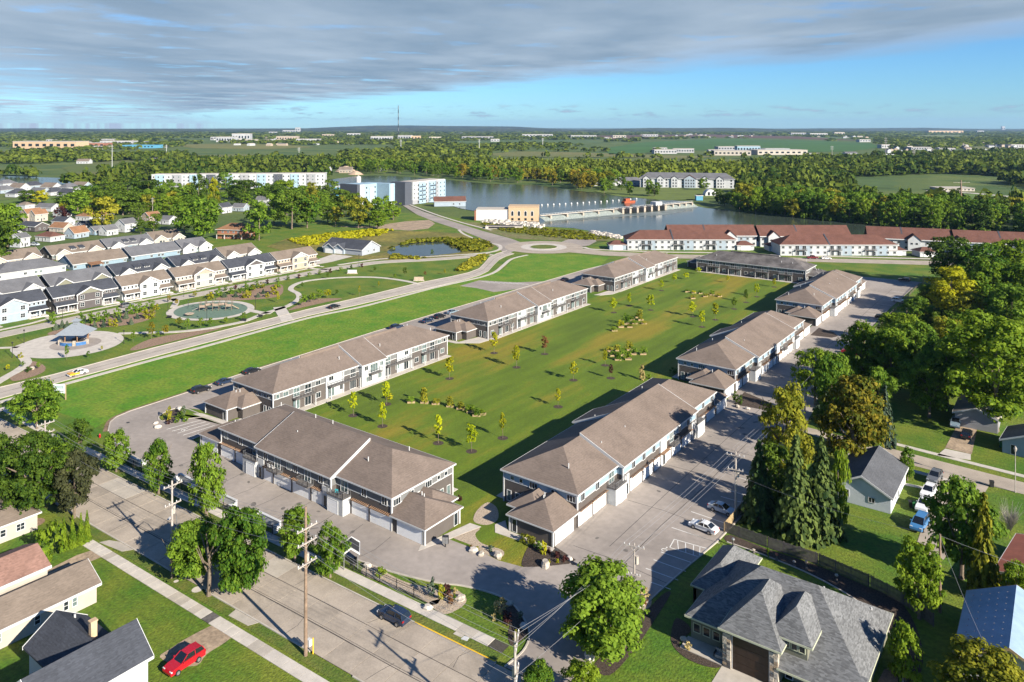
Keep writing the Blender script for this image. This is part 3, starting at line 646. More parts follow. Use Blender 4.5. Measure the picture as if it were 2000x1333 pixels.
def apartment(label, org, rz, L, up='grey_up', patio_white=True, roof='r_brown', group='apartment blocks around the long lawn', wings='ab', cat='apartment building'):
    o = empty('apartment_block', org, rz, label, cat, group)
    g0, g1 = 13.7, L-13.7
    pw = 8.7 if L > 55 else 0; p0, p1 = L/2-pw/2, L/2+pw/2
    D = 16.0
    b = MB().box(.45, L-.45, .45, D-.45, 0, 3.92).box(g0+.3, g1-.3, -.75, .6, 0, 3.92); b.build('lower_wall', M['brown_lo'], o)
    b = MB().box(.45, L-.45, .45, D-.45, 3.92, 5.44).box(g0+.3, g1-.3, -.75, .6, 3.92, 5.44); b.build('upper_wall', M[up], o)
    b = MB(); t = .05; z0, z1 = 3.88, 4.03
    b.box(.45-t, L-.45+t, .45-t, .46, z0, z1).box(.45-t, L-.45+t, D-.46, D-.45+t, z0, z1).box(.45-t, .46, .45, D-.45, z0, z1).box(L-.46, L-.45+t, .45, D-.45, z0, z1).box(g0+.25, g1-.25, -.8, -.7, z0, z1)
    b.box(.45-t, L-.45+t, .45-t, .46, 5.2, 5.44).box(.45-t, L-.45+t, D-.46, D-.45+t, 5.2, 5.44).box(.45-t, .46, .45, D-.45, 5.2, 5.44).box(L-.46, L-.45+t, .45, D-.45, 5.2, 5.44)
    b.build('belt_trim', M['trim'], o)
    for (x, y) in ((.45, .45), (L-.45, .45), (.45, D-.45), (L-.45, D-.45), (g0+.3, -.75), (g1-.3, -.75)):
        MB().box(x-.12, x+.12, y-.12, y+.12, 0, 5.43).build('corner_board', M['trim'], o)
    if patio_white and pw:
        for b in (MB().box(p0+.25, p1-.25, D-.5, D+.75, 0, 5.44), MB().box(15.5, 21, D-.46, D-.42, 0, 5.2), MB().box(L-21, L-15.5, D-.46, D-.42, 0, 5.2)): b.build('white_wall', M['white_sid'], o)
        for x in (15.5, L-15.5, p0-5, p1+5): MB().box(x-.12, x+.12, D-.35, D-.1, 0, 5.4).build('porch_post', M['trim'], o)
    # roofs
    b = MB(); hip(b, 0, L, 0, D, 5.6, 9.0); rf = b.build('roof', M[roof], o)
    b = MB().ext([(-1.2, 5.42), (-1.2, 5.6), (8, 9.51), (8.3, 9.40), (8.3, 8.5), (1.2, 5.44)], g0, g1)
    if pw: b.ext([(D+1.2, 5.42), (D-1.2, 5.44), (7.7, 8.5), (7.7, 9.42), (8, 9.52), (D+1.2, 5.61)], p0, p1)
    b.build('raised_roof', M[roof], o)
    b = MB(); fascia_ring(b, 0, L, 0, D, 5.6); b.build('fascia', M['trim'], o)
    pr = [(-1.25, 5.34), (-1.25, 5.61), (8, 9.52), (8, 9.0), (.1, 5.62), (0, 5.34)]
    b = MB().ext(pr, g0-.09, g0+.02).ext(pr, g1-.02, g1+.09).box(g0, g1, -1.26, -1.2, 5.36, 5.62); b.build('rake_fascia', M['trim'], o)
    if pw:
        pq = [(D-y, z) for y, z in pr][::-1]
        b = MB().ext(pq, p0-.09, p0+.02).ext(pq, p1-.02, p1+.09).box(p0, p1, D+1.2, D+1.26, 5.36, 5.62); b.build('rake_fascia', M['trim'], o)
    for x in (5, L*.27, L*.42, L*.63, L*.8):
        for y, zz in ((4.4, 5.6+4.4*.425), (12.2, 5.6+3.8*.425)):
            if R.random() < .62: MB().cyl(x+R.uniform(-2, 2), y, zz-.1, zz+.75, .09).build('vent_pipe', M['white'], rf)
    # wings with their own hipped roofs
    for sd_ in wings:
        fx = (lambda x: x) if sd_ == 'a' else (lambda x: L-x)
        w1 = MB().box(fx(-6.85), fx(.5), .45, 8.85, 0, 2.56).box(fx(-4.1), fx(.5), 8.8, 10.75, 0, 2.55); w1.build('wing_wall', M['brown_lo'], o)
        b = MB(); x0, x1 = sorted((fx(-7.3), fx(.44))); hip(b, x0, x1, 0, 9.3, 2.72, 4.8, run=4.3, ends=sd_ if sd_ == 'a' else 'b')
        x2, x3 = sorted((fx(-4.6), fx(.43))); hip(b, x2, x3, 4.8, 11.2, 2.71, 4.45, run=3.0, ends=sd_ if sd_ == 'a' else 'b')
        wr = b.build('wing_roof', M[roof], o)
        b = MB(); fascia_ring(b, x0, x1, 0, 9.3, 2.72, .2); b.box(*sorted((fx(-4.65), fx(.44))), 11.2, 11.25, 2.5, 2.74); b.box(*sorted((fx(-4.65), fx(-4.6))), 9.3, 11.2, 2.5, 2.74); b.build('wing_fascia', M['trim'], o)
        for x in (-1.4, -2.2): MB().cyl(fx(x), 6.2+.4*x, 3.6, 5.0, .09).build('vent_pipe', M['white'], wr)
        gdoor(o, fx(-3.6), .42, 'g', 5.4, 2.3)
        e = 'e0' if sd_ == 'a' else 'e1'
        window(o, fx(-6.87), 7.9, .05, e, 1.0, 2.15, 1, name='service_door')
        for (x, y) in ((-6.85, .45), (-6.85, 8.85)): MB().box(fx(x)-.13, fx(x)+.13, y-.13, y+.13, 0, 2.55).build('corner_board', M['trim'], o)
        # end wall upper windows
        xe = .42 if sd_ == 'a' else L-.42
        for y, w_, n in ((1.6, 1.7, 3), (5.2, .8, 1), (9.2, 1.7, 3), (11.8, .8, 1), (13.7, .9, 1)): window(o, xe, y, 3.85 if w_ > 1 else 4.15, e, w_, 1.15 if w_ > 1 else .8, n, lit=R.random() < .3)
        for y in (12.6, 14.4): window(o, xe, y, .35, e, .95, 1.9, 1, lit=True)
    # garage side
    m2 = L/2; half = [(3.0, 4.7), (7.7, 4.3)]
    inner = [(18.9, 4.6), (23.9, 4.6), (27.6, 2.4)] if L > 55 else [(17.6, 2.6), (21.8, 4.9)]
    for c, w_ in half+inner:
        for x in (c, L-c):
            y = -.77 if g0 < x < g1 else .43
            gdoor(o, x, y, 'g', w_, 2.3)
            b = MB().box(x-w_/2-.1, x+w_/2+.1, y-.55, y-.45, 2.55, 2.68)
            for i in range(int(w_/.42)): xx = x-w_/2+.2+i*.42; b.box(xx-.04, xx+.04, y-.62, y+.05, 2.68, 2.76)
            b.build('trellis', M['wood'], o)
            MB().box(x-w_/2-.4, x-w_/2-.11, y-.16, y+.1, 0, 2.5).build('pier', M['charcoal'], o)
    for mir in (0, 1):
        f2 = (lambda x: L-x) if mir else (lambda x: x)
        a, c = sorted((f2(10.3), f2(14.3)))
        bx_ = MB().box(a, c, -1.35, .44, 0, 2.86).build('entry_porch', M['white_sid'], o)
        MB().box(a-.08, c+.08, -1.43, .44, 2.86, 2.98).build('porch_deck', M['oldwood'], bx_)
        gdoor(o, (a+c)/2+(-.5 if mir else .5), -1.37, 'g', 2.5, 2.2)
        railing(bx_, a, c, -1.36, .4, 2.98, 'flr', M['metal'])
        window(o, f2(11.9), .43, 3.05, 'g', 1.9, 2.1, 2, lit=True, name='balcony_door')
        MB().box(*sorted((f2(14.35), f2(16.2))), -.9, -.6, 0, 3.6).build('entry_bay', M['trim'], o)
        window(o, f2(15.25), -.92, .05, 'g', .9, 2.1, 1, name='entry_door')
        for c_ in (2.1, 7.0): window(o, f2(c_), .42, 3.75, 'g', 1.3, 1.45, 2, lit=R.random() < .3)
        for c_ in ((18, 22.2, 26.4) if L > 55 else (16.6, 23.6)): window(o, f2(c_), -.78, 3.75, 'g', 1.3, 1.45, 2, lit=R.random() < .3)
        bx0, bx1 = sorted((f2(18.6), f2(21.8))) if L < 55 else sorted((f2(24.5), f2(27.6)))
        if L < 55 or mir:
            balcony(o, bx0, bx1, -.78, -1.3, 2.95, False); window(o, (bx0+bx1)/2, -.77, 3.0, 'g', 1.8, 2.1, 2, lit=True, name='balcony_door')
    if L > 55:
        MB().box(m2-1.3, m2+1.3, -1.05, -.7, 0, 5.0).build('entry_bay', M['trim'], o); window(o, m2, -1.07, .05, 'g', 1.0, 2.2, 1, name='entry_door')
        b = MB().box(m2-1.6, m2+1.6, -1.75, -1.0, 2.6, 2.75).build('entry_canopy', M['wood'], o)
    # patio side
    Y = D-.43
    for mir in (0, 1):
        f2 = (lambda x: L-x) if mir else (lambda x: x)
        def W_(x, z, w_, h, n, y=Y, **k): window(o, f2(x), y, z, 'p', w_, h, n, lit=R.random() < .45, **k)
        W_(1.7, 3.85, 1.0, 1.2, 1); W_(3.9, 3.85, 1.6, 1.2, 2); W_(13.2, 3.95, 1.5, 1.15, 2); W_(13.2, .9, 1.6, 1.4, 2); W_(2.6, .9, 1.6, 1.4, 2)
        W_(6.9, 3.0, 1.9, 2.15, 2, name='balcony_door'); W_(10.2, 3.0, 1.9, 2.15, 2, name='balcony_door')
        W_(6.9, .1, 1.9, 2.15, 2, name='patio_door'); W_(10.2, .1, 1.9, 2.15, 2, name='patio_door')
        a, c = sorted((f2(5.6), f2(11.5))); balcony(o, a, c, Y, 1.5)
        if L > 55:
            W_(17.2, 3.9, 1.5, 1.2, 2); W_(17.3, .1, 1.8, 2.15, 2, name='patio_door'); W_(20.6, .9, 1.4, 1.4, 2); W_(24.2, 3.0, 1.9, 2.15, 3, name='balcony_door'); W_(24.2, .1, 2.1, 2.15, 3, name='patio_door')
            a, c = sorted((f2(16), f2(25.6))); balcony(o, a, c, Y+.05, 1.4)
            W_(27.6, 3.9, 1.2, 1.2, 2, y=D+.77); W_(28.2, .9, 1.3, 1.4, 2, y=D+.77)
        else:
            W_(17, 3.0, 1.9, 2.15, 2, name='balcony_door'); W_(20, 3.0, 1.9, 2.15, 2, name='balcony_door'); W_(17, .1, 1.9, 2.15, 2, name='patio_door'); W_(20, .1, 1.9, 2.15, 2, name='patio_door')
            a, c = sorted((f2(15.6), f2(21.4))); balcony(o, a, c, Y, 1.5); W_(23.2, 3.9, 1.5, 1.2, 2); W_(23.2, .9, 1.6, 1.4, 2)
    if L > 55:
        window(o, m2, D+.77, 3.0, 'p', 2.6, 2.15, 3, lit=True, name='balcony_door'); balcony(o, m2-1.9, m2+1.9, D+.78, 1.2, 2.95, False)
        window(o, m2+1.4, D+.77, .9, 'p', 1.4, 1.4, 2)
    # patio slab strip
    sl_ = MB().box(1, L-1, D-.4, D+1.7, 0, .07).build('patio_slab', M['walk'], o)
    return o
apartment('front apartment block with brown hipped roof and garages facing the concrete street', (-137.7, 87.5, 0), 0, 49.0)
apartment('long apartment block nearest the camera on the parking side, pale blue upper walls', (-64.9, 106.4, 0), math.pi/2, 60.5, 'blue_up')
apartment('middle apartment block of the three along the parking lot', (-66.8, 184.7, 0), math.pi/2, 60.5, 'blue_up')
apartment('far apartment block of the three along the parking lot', (-67.2, 268.2, 0), math.pi/2, 60.5, 'blue_up')
apartment('apartment block with white centre bay nearest the hay field and the front block', (-161.0, 166.2, 0), -math.pi/2, 60.5)
apartment('middle apartment block of the three between hay field and long lawn', (-161.2, 245.2, 0), -math.pi/2, 60.5)
apartment('far apartment block of the three between hay field and long lawn', (-162.4, 328.6, 0), -math.pi/2, 60.5)
apartment('apartment block with weathered grey roof closing the far end of the long lawn', (-89.2, 345.6, 0), math.pi, 49.0, roof='r_grey')
# ------------------------------------------------------------------ generic houses
def gable_roof(b, x0, x1, y0, y1, ze, zr, oh=.45, th=.2, ym=None):
    """ridge along x"""
    ym = (y0+y1)/2 if ym is None else ym
    sl = (zr-ze)/(ym-y0); ya, yb = y0-oh, y1+oh; za = ze-oh*sl; zb = ze-oh*(zr-ze)/(y1-ym)
    b.ext([(ya, za), (ym, zr), (yb, zb), (yb, zb+th), (ym, zr+th), (ya, za+th)][::-1], x0-oh, x1+oh)
def rakes(b, x0, x1, y0, y1, ze, zr, oh=.45, th=.2, t=.06, hh=.14):
    ym = (y0+y1)/2; sl = (zr-ze)/(ym-y0); ya, yb = y0-oh, y1+oh; za = ze-oh*sl
    pr = [(ya, za-hh), (ym, zr-hh), (yb, za-hh), (yb, za+th+.02), (ym, zr+th+.02), (ya, za+th+.02)][::-1]
    b.ext(pr, x0-oh-t, x0-oh); b.ext(pr, x1+oh, x1+oh+t); b.box(x0-oh, x1+oh, ya-t, ya, za-hh, za+th); b.box(x0-oh, x1+oh, yb, yb+t, za-hh, za+th)
def house(label, xy, rz, L, W, hw, rise, wall, roof, style='gable', wins=(), cat='house', name='house', group=None, doors=(), chimney=None, trim='trim', oh=.45, far=False):
    """ridge along local x; local -y side is 'g', +y 'p', ends e0/e1"""
    o = empty(name, xy, rz, label, cat, group)
    b = MB()
    if style == 'gable':
        b.ext([(-W/2, 0), (-W/2, hw), (0, hw+rise), (W/2, hw), (W/2, 0)], -L/2, L/2)
    else: b.box(-L/2, L/2, -W/2, W/2, 0, hw)
    b.build('wall', M[wall], o)
    b = MB()
    if style == 'gable': gable_roof(b, -L/2, L/2, -W/2, W/2, hw, hw+rise, oh)
    else: hip(b, -L/2-oh, L/2+oh, -W/2-oh, W/2+oh, hw+.1, hw+rise, run=W/2*.9)
    rf = b.build('roof', M[roof], o)
    b = MB()
    if style == 'gable': rakes(b, -L/2, L/2, -W/2, W/2, hw, hw+rise, oh)
    else: fascia_ring(b, -L/2-oh, L/2+oh, -W/2-oh, W/2+oh, hw+.1)
    b.build('fascia', M[trim], o)
    for wn in wins:
        f, u, z, w_, h, n = wn[:6]
        x, y = {'g': (u, -W/2-.02), 'p': (u, W/2+.02), 'e0': (-L/2-.02, u), 'e1': (L/2+.02, u)}[f]
        window(o, x, y, z, f, w_, h, n, rows=2 if h > 1 and not far else 1, lit=R.random() < .2)
    for f, u, w_ in doors:
        x, y = {'g': (u, -W/2-.02), 'p': (u, W/2+.02), 'e0': (-L/2-.02, u), 'e1': (L/2+.02, u)}[f]
        if w_ > 2: gdoor(o, x, y, f, w_, 2.2)
        else: window(o, x, y, .05, f, w_, 2.05, 1, name='door')
    if chimney:
        cx, cy_, m_ = chimney; b = MB().box(cx-.35, cx+.35, cy_-.3, cy_+.3, hw, hw+rise+.9).box(cx-.42, cx+.42, cy_-.37, cy_+.37, hw+rise+.9, hw+rise+1.05); b.build('chimney', M[m_], rf)
    return o
PIO2 = math.pi/2
# --- two-storey duplexes facing the park (local: ridge along x, front = -y ; placed with rz so the front looks to +x)
def duplex(label, y0, y1, wall, roof, gab, pill='trim'):
    L = y1-y0; o = empty('duplex_house', (-294.5, (y0+y1)/2, 0), PIO2, label, 'house', 'two-storey duplex houses facing the park')
    D = 10.5; b = MB().ext([(-D/2, 0), (-D/2, 5.5), (0, 8.4), (D/2, 5.5), (D/2, 0)], -L/2, L/2); b.build('wall', M[wall], o)
    c0, c1 = -L*.17, L*.23
    MB().ext([(c0, 0), (c0, 5.5), ((c0+c1)/2, 7.6), (c1, 5.5), (c1, 0)], -D/2-1.5, -D/2+3, 'y').build('centre_bay', M[wall], o)
    b = MB(); gable_roof(b, -L/2, L/2, -D/2, D/2, 5.5, 8.4, .4); 
    cm = (c0+c1)/2
    sl = (7.6-5.5)/(cm-c0); oh = .4
    b.ext([(c0-oh, 5.5-oh*sl), (cm, 7.6), (c1+oh, 5.5-oh*sl), (c1+oh, 5.7-oh*sl), (cm, 7.8), (c0-oh, 5.7-oh*sl)], -D/2-1.9, -.8, 'y'); b.build('roof', M[roof], o)
    b = MB(); rakes(b, -L/2, L/2, -D/2, D/2, 5.5, 8.4, .4)
    b.ext([(c0-oh-.05, 5.25-oh*sl), (c0-oh, 5.74-oh*sl), (cm, 7.86), (c1+oh, 5.74-oh*sl), (c1+oh+.05, 5.25-oh*sl), (cm, 7.35)], -D/2-1.98, -D/2-1.9, 'y')
    b.box(c0, c1, -D/2-1.54, -D/2-1.5, 2.75, 2.92).box(c0-.1, c0+.12, -D/2-1.55, -D/2-1.4, 0, 5.5).box(c1-.12, c1+.1, -D/2-1.55, -D/2-1.4, 0, 5.5); b.build('trim', M['trim'], o)
    if gab: MB().ext([(c0+.4, 5.55), (cm, 7.45), (c1-.4, 5.55)], -D/2-1.53, -D/2-1.49, 'y').build('gable_panel', M[gab], o)
    for a, c in ((-L/2, c0), (c1, L/2)):                       # porches
        p = MB(); p.add([(a-.2, -D/2-2.5, 2.75), (c, -D/2-2.5, 2.75), (c, -D/2, 3.7), (a-.2, -D/2, 3.7), (a-.2, -D/2-2.5, 2.6), (c, -D/2-2.5, 2.6), (c, -D/2, 3.5), (a-.2, -D/2, 3.5)], [(0,1,2,3),(7,6,5,4),(4,5,1,0),(5,6,2,1),(7,4,0,3)]); pr = p.build('porch_roof', M[roof], o)
        MB().box(a-.25, c, -D/2-2.58, -D/2-2.5, 2.5, 2.78).build('porch_fascia', M['trim'], pr)
        for x in (a+.2, (a+c)/2+.3): MB().box(x-.15, x+.15, -D/2-2.3, -D/2-2, .3, 2.6).build('porch_post', M[pill], o)
        pf = MB().box(a, c, -D/2-2.4, -D/2, 0, .35).build('porch_floor', M['walk'], o); railing(pf, a+.1, c-1.7, -D/2-2.3, -D/2, .35, 'f', M['white'], .9)
        for i in range(4): window(o, a+(c-a)*(i+.7)/4.4, -D/2-.02, 4.1, 'g', .75, .95, 1)
        window(o, (a+c)/2-.8, -D/2-.02, .9, 'g', 1.6, 1.4, 2, 2); window(o, c-.9, -D/2-.02, .36, 'g', .95, 2.05, 1, name='front_door')
        s_ = MB().box(c-1.6, c-.2, -D/2-6, -D/2-2.3, .0, .06).build('front_walk', M['walk'], o)
    for x in (c0+1.7, c1-1.7):
        for z in (.9, 3.6): window(o, x, -D/2-1.52, z, 'g', 1.5, 1.5, 2, 2)
    for z in (1.0, 3.8): window(o, -L/2-.02, 1, z, 'e0', 1.0, 1.1, 1); window(o, -L/2-.02, -2.5, z, 'e0', .8, .9, 1)
    return o
duplex('light blue duplex house cut by the picture edge, dark roof, beside the gazebo', 94.5, 117, 'ltblue', 'r_dark', 'ltblue')
duplex('charcoal brown duplex house with dark roof facing the gazebo', 119.6, 141.5, 'charcoal', 'r_dark', 'olive')
duplex('white duplex house with tan roof next to the charcoal one', 143.6, 162.6, 'white_sid', 'r_tan', None)
duplex('cream duplex house with tan roof and brown gable facing the playground', 165, 187, 'cream', 'r_tan', 'beige')
duplex('white duplex house with dark slate roof beyond the playground', 189, 211.6, 'white_sid', 'r_dark', 'charcoal')
duplex('beige duplex house with tan roof at the far end of the row', 213.4, 235.5, 'beige', 'r_tan', 'white_sid')
# --- ranch duplexes behind
def ranch(label, xe, y0, y1, wall, roof, gables=True, dorm=False, hipped=False, gab='white_sid', endwall=None):
    L = y1-y0; D = 15.0; o = empty('ranch_house', (xe-.4-D/2, (y0+y1)/2, 0), PIO2, label, 'house', 'single-storey ranch houses behind the duplex row')
    hw, zr = 2.75, 6.3
    if hipped: MB().box(-L/2+.4, L/2-.4, -D/2, D/2, 0, hw).build('wall', M[wall], o)
    else: MB().ext([(-D/2, 0), (-D/2, hw), (0, zr), (D/2, hw), (D/2, 0)], -L/2+.4, L/2-.4).build('wall', M[wall], o)
    b = MB()
    if hipped: hip(b, -L/2, L/2, -D/2-.4, D/2+.4, hw+.15, zr, run=7)
    else: gable_roof(b, -L/2+.4, L/2-.4, -D/2, D/2, hw, zr, .4)
    t = MB()
    if hipped: fascia_ring(t, -L/2, L/2, -D/2-.4, D/2+.4, hw+.15)
    else: rakes(t, -L/2+.4, L/2-.4, -D/2, D/2, hw, zr, .4)
    if gables:
        for c in (-L*.29, L*.30):
            hwid = 3.6; sl = 2.3/hwid
            b.ext([(c-hwid-.4, 2.6-.4*sl), (c, 4.9), (c+hwid+.4, 2.6-.4*sl), (c+hwid+.4, 2.8-.4*sl), (c, 5.1), (c-hwid-.4, 2.8-.4*sl)], -D/2-1.6, -2.4, 'y')
            MB().ext([(c-hwid, 0), (c-hwid, 2.6), (c, 4.8), (c+hwid, 2.6), (c+hwid, 0)], -D/2-1.2, -D/2+1, 'y').build('front_gable', M[gab], o)
            t.ext([(c-hwid-.45, 2.35-.4*sl), (c-hwid-.4, 2.85-.4*sl), (c, 5.16), (c+hwid+.4, 2.85-.4*sl), (c+hwid+.45, 2.35-.4*sl), (c, 4.75)], -D/2-1.66, -D/2-1.6, 'y')
            gdoor(o, c-1.3, -D/2-1.22, 'g', 2.6, 2.1) if gab != wall else window(o, c, -D/2-1.22, .9, 'g', 1.6, 1.3, 2)
            window(o, c+1.7, -D/2-1.22, .9, 'g', 1.0, 1.2, 1)
    rf = b.build('roof', M[roof], o); t.build('fascia', M['trim'], o)
    if dorm:
        for c in (-1.6, 2.6):
            d_ = MB().ext([(-5.6, 3.6), (-5.6, 4.55), (-2.3, 5.3), (-2.3, 5.0)], c-1.2, c+1.2).build('dormer', M['trim'], rf)
            MB().add([(c-1.35, -5.85, 4.6), (c+1.35, -5.85, 4.6), (c+1.35, -2.0, 5.5), (c-1.35, -2.0, 5.5), (c-1.35, -5.85, 4.48), (c+1.35, -5.85, 4.48), (c+1.35, -2.0, 5.35), (c-1.35, -2.0, 5.35)], [(0,1,2,3),(7,6,5,4),(4,5,1,0),(5,6,2,1),(7,4,0,3)]).build('dormer_roof', M['r_dark'], d_)
            for x in (c-.7, c, c+.7): MB().box(x-.25, x+.25, -5.64, -5.6, 3.95, 4.4).build('dormer_window', M['glass'], d_)
    for x in (-L*.45, -L*.1, L*.05, L*.12, L*.45): window(o, x, -D/2-.02, .9, 'g', 1.3, 1.2, 2, lit=R.random() < .3)
    for y in (-3, 2): window(o, -L/2+.38, y, 1.0, 'e0', .9, 1.0, 1)
    return o
ranch('grey ranch house roof behind the light blue duplex', -325.5, 108, 131.5, 'white_sid', 'r_mid')
ranch('grey roofed ranch house with dark end wall behind the charcoal duplex', -325.5, 133.4, 157.5, 'charcoal', 'r_mid', gab='olive')
ranch('black roofed ranch house with two dark dormers behind the white duplex', -327, 159.8, 184, 'ltblue', 'r_dark', dorm=True)
ranch('black roofed ranch house with two dark dormers behind the cream duplex', -325.5, 186, 210.5, 'ltblue', 'r_dark', dorm=True)
ranch('tan roofed ranch house with one pale gable at the far end of the second row', -331, 214, 234, 'cream', 'r_tan')
ranch('hip roofed grey ranch house with long white rear wall', -369.5, 130, 158.5, 'white_sid', 'r_mid', gables=False, hipped=True)
ranch('tan roofed ranch house with long plain roof and blue end wall', -368, 160.2, 185.5, 'steelblue', 'r_tan', gables=False)
ranch('grey roofed ranch house with long plain roof and blue end wall', -368.5, 187.4, 213.2, 'steelblue', 'r_mid', gables=False)
ranch('grey ranch house with short roof at the far end of the third row', -371, 215.6, 231, 'ltblue', 'r_mid')
ranch('tan roofed ranch house cut by the picture edge in the fourth row', -405, 138, 162.5, 'cream', 'r_tan', gab='cream')
ranch('tan roofed ranch house with solar-dark dormers and dark brown end wall', -404, 166, 192, 'charcoal', 'r_tan', dorm=True, gab='cream')
ranch('grey roofed ranch house with two white dormers in the fourth row', -406, 194, 219.2, 'steelblue', 'r_mid', dorm=True)
ranch('tan roofed ranch house at the far end of the fourth row', -412, 222, 240, 'cream', 'r_tan', gab='cream')
# cedar pergola in the back yard of a ranch house
pgx = empty('pergola', (-364, 168.5, 0), PIO2, 'cedar pergola against the tan roofed ranch house', 'pergola')
for x in (-2.6, 2.6):
    for y in (-1.6, 1.6): MB().box(x-.1, x+.1, y-.1, y+.1, 0, 2.5).build('post', M['wood'], pgx)
MB().ext([(-2.0, 2.4), (-2.0, 2.55), (2.0, 3.2), (2.0, 3.0)], -3, 3).build('roof', M['r_rust'], pgx)
# ================================================================== single houses near the camera
CAMROT = -math.atan2(C1, S1)      # not used for layout of near things
h = house('beige bungalow with tan roof by the lower pavement', (-112.4, 40.0), PIO2, 21.0, 7.2, 2.7, 1.75, 'cream', 'r_tan',
      wins=(('g', 7.6, .9, .7, 1.3, 1), ('g', 6.5, .9, .7, 1.3, 1), ('g', 3.0, .9, .8, 1.2, 1), ('g', -1.6, .9, .9, 1.2, 1), ('e1', 1.5, .9, 1.2, 1.2, 2)))
MB().ext([(3.2, 3.4), (3.2, 4.2), (7.4, 5.7), (11.4, 4.2), (11.4, 0), (4, 0)], -10.5, 7.0).build('rear_wing_wall', M['cream'], h)
MB().ext([(2.9, 4.15), (7.4, 5.85), (11.9, 4.15), (11.9, 4.35), (7.4, 6.05), (2.9, 4.35)], -10.9, 7.4).build('rear_wing_roof', M['r_pink'], h); MB().ext([(2.82, 4.0), (2.9, 4.0), (2.9, 4.4), (2.82, 4.4)], -10.9, 7.4).build('rear_wing_fascia', M['trim'], h)
for x, y in ((-4, 1.6), (-3.2, 2.0), (-1, -1.6)): MB().cyl(x, y, 3.4, 4.7, .1).build('vent_pipe', M['metal'], h)
h = house('white house with dark slate roof and brick chimney, cut by the lower picture edge', (-90.5, 40.4), PIO2, 11.6, 7.0, 4.1, 2.5, 'white_sid', 'r_dark', chimney=(2.4, 2.6, 'brick'),
      wins=(('e1', 0, 1.2, .9, 1.3, 1), ('g', 2, 1.3, .9, 1.3, 1)))
MB().ext([(-1.6, 0), (-1.6, 3.8), (1.6, 6.0), (4.8, 3.8), (4.8, 0)], .5, 9.9, 'y').build('cross_wing_wall', M['white_sid'], h)
MB().ext([(-2.1, 3.5), (1.6, 6.05), (5.3, 3.5), (5.3, 3.73), (1.6, 6.28), (-2.1, 3.73)], .3, 10.4, 'y').build('cross_wing_roof', M['r_dark'], h)
MB().ext([(-2.15, 3.35), (-2.15, 3.77), (1.6, 6.34), (5.35, 3.77), (5.35, 3.35), (1.6, 5.9)], 10.4, 10.48, 'y').build('cross_wing_fascia', M['trim'], h)
MB().cyl(3.0, 8.6, 4.4, 5.7, .12).build('flue', M['white'], h)
house('tan hip roofed house corner at the left picture edge, beside the arborvitae', (-141.6, 47.4), PIO2, 13, 10.5, 2.75, 2.3, 'cream', 'r_tan', 'hip', wins=(('g', 4, .9, 1.3, 1.2, 2), ('g', 1.5, .9, .9, 1.2, 1)))
house('pale blue gabled cottage with slate roof beside the spruces', (-29.2, 149.4), PIO2, 14.4, 9.2, 2.9, 2.4, 'cottage', 'r_slate',
      wins=(('e0', 2.5, 1.0, 1.0, 1.35, 1), ('e0', -1.6, 1.05, 1.1, .95, 2), ('g', 3, .9, 1.0, 1.2, 1), ('g', -3, .9, 1.0, 1.2, 1)), doors=(('g', 0, .95),))
# --- big hipped house bottom right
hb = empty('hipped_house', (-29.4, 99.5, 0), 0, 'large house with speckled grey hipped roofs and tall dark garage door', 'house')
MB().box(-10.0, 10.4, -7.0, 8.0, 0, 2.85).box(-12.4, -7.0, -.4, 10.6, 0, 2.85).build('wall', M['olive'], hb)
MB().box(-4.7, 1.7, -9.2, 1.0, 0, 4.55).box(1.6, 4.6, -7.4, -4, 2.6, 5.3).build('garage_wall', M['olive'], hb)
b = MB(); hip(b, -10.6, 11.0, -7.6, 8.6, 3.05, 8.1, run=7.2); b.build('roof', M['r_stone'], hb)
b = MB(); q = MB(); hip(q, -1.0, 11.2, -2.9, 2.9, 3.07, 5.5, run=3.4)     # back wing: ridge turned along y
b.add([(-9.7+y, x, z) for x, y, z in q.v], [f[::-1] for f in q.f])
q = MB(); hip(q, -9.8, 2.5, -3.8, 3.8, 4.65, 8.3, run=4.6); b.add([(-1.5+y, x, z) for x, y, z in q.v], [f[::-1] for f in q.f])
q = MB(); hip(q, -8.0, 1.5, -2.6, 2.6, 5.35, 7.9, run=2.9); b.add([(2.7+y, x, z) for x, y, z in q.v], [f[::-1] for f in q.f])
b.build('wing_roof', M['r_stone'], hb)
b = MB().add([(1.7, -9.6, 2.55), (11, -9.6, 2.55), (11, -6.6, 3.6), (1.7, -6.6, 3.6), (1.7, -9.6, 2.4), (11, -9.6, 2.4), (11, -6.6, 3.45), (1.7, -6.6, 3.45)], [(0,1,2,3),(7,6,5,4),(4,5,1,0),(5,6,2,1),(7,4,0,3)]); b.build('porch_roof', M['r_stone'], hb)
cg = mat('pale_green_trim', (.50, .52, .38), .05, 1, .6)
b = MB(); fascia_ring(b, -10.6, 11.0, -7.6, 8.6, 3.05, .2); fascia_ring(b, -12.6, -6.8, -1.0, 11.2, 3.07, .2); fascia_ring(b, -5.3, 2.3, -9.8, 2.5, 4.65, .2); fascia_ring(b, .1, 5.3, -8.0, 1.5, 5.35, .2); b.box(1.7, 11, -9.66, -9.6, 2.36, 2.58); b.build('fascia', cg, hb)
for x in (-4.35, 1.35):
    pl = MB().box(x-.5, x+.5, -9.5, -9.1, 0, 4.5).build('stone_pillar', M['stone'], hb)
    for i in range(14):
        for j in range(2):
            if R.random() < .75: MB().box(x-.5+j*.5+.02, x-.02+j*.5, -9.56-.05*R.random(), -9.5, i*.32+.02, i*.32+.3).build('stone', R.choice([M['stone'], M['kerb'], M['dirt'], M['oldwood']]), pl)
dkd = mat('dark_bronze_door', (.035, .022, .016), .2, 2, .35)
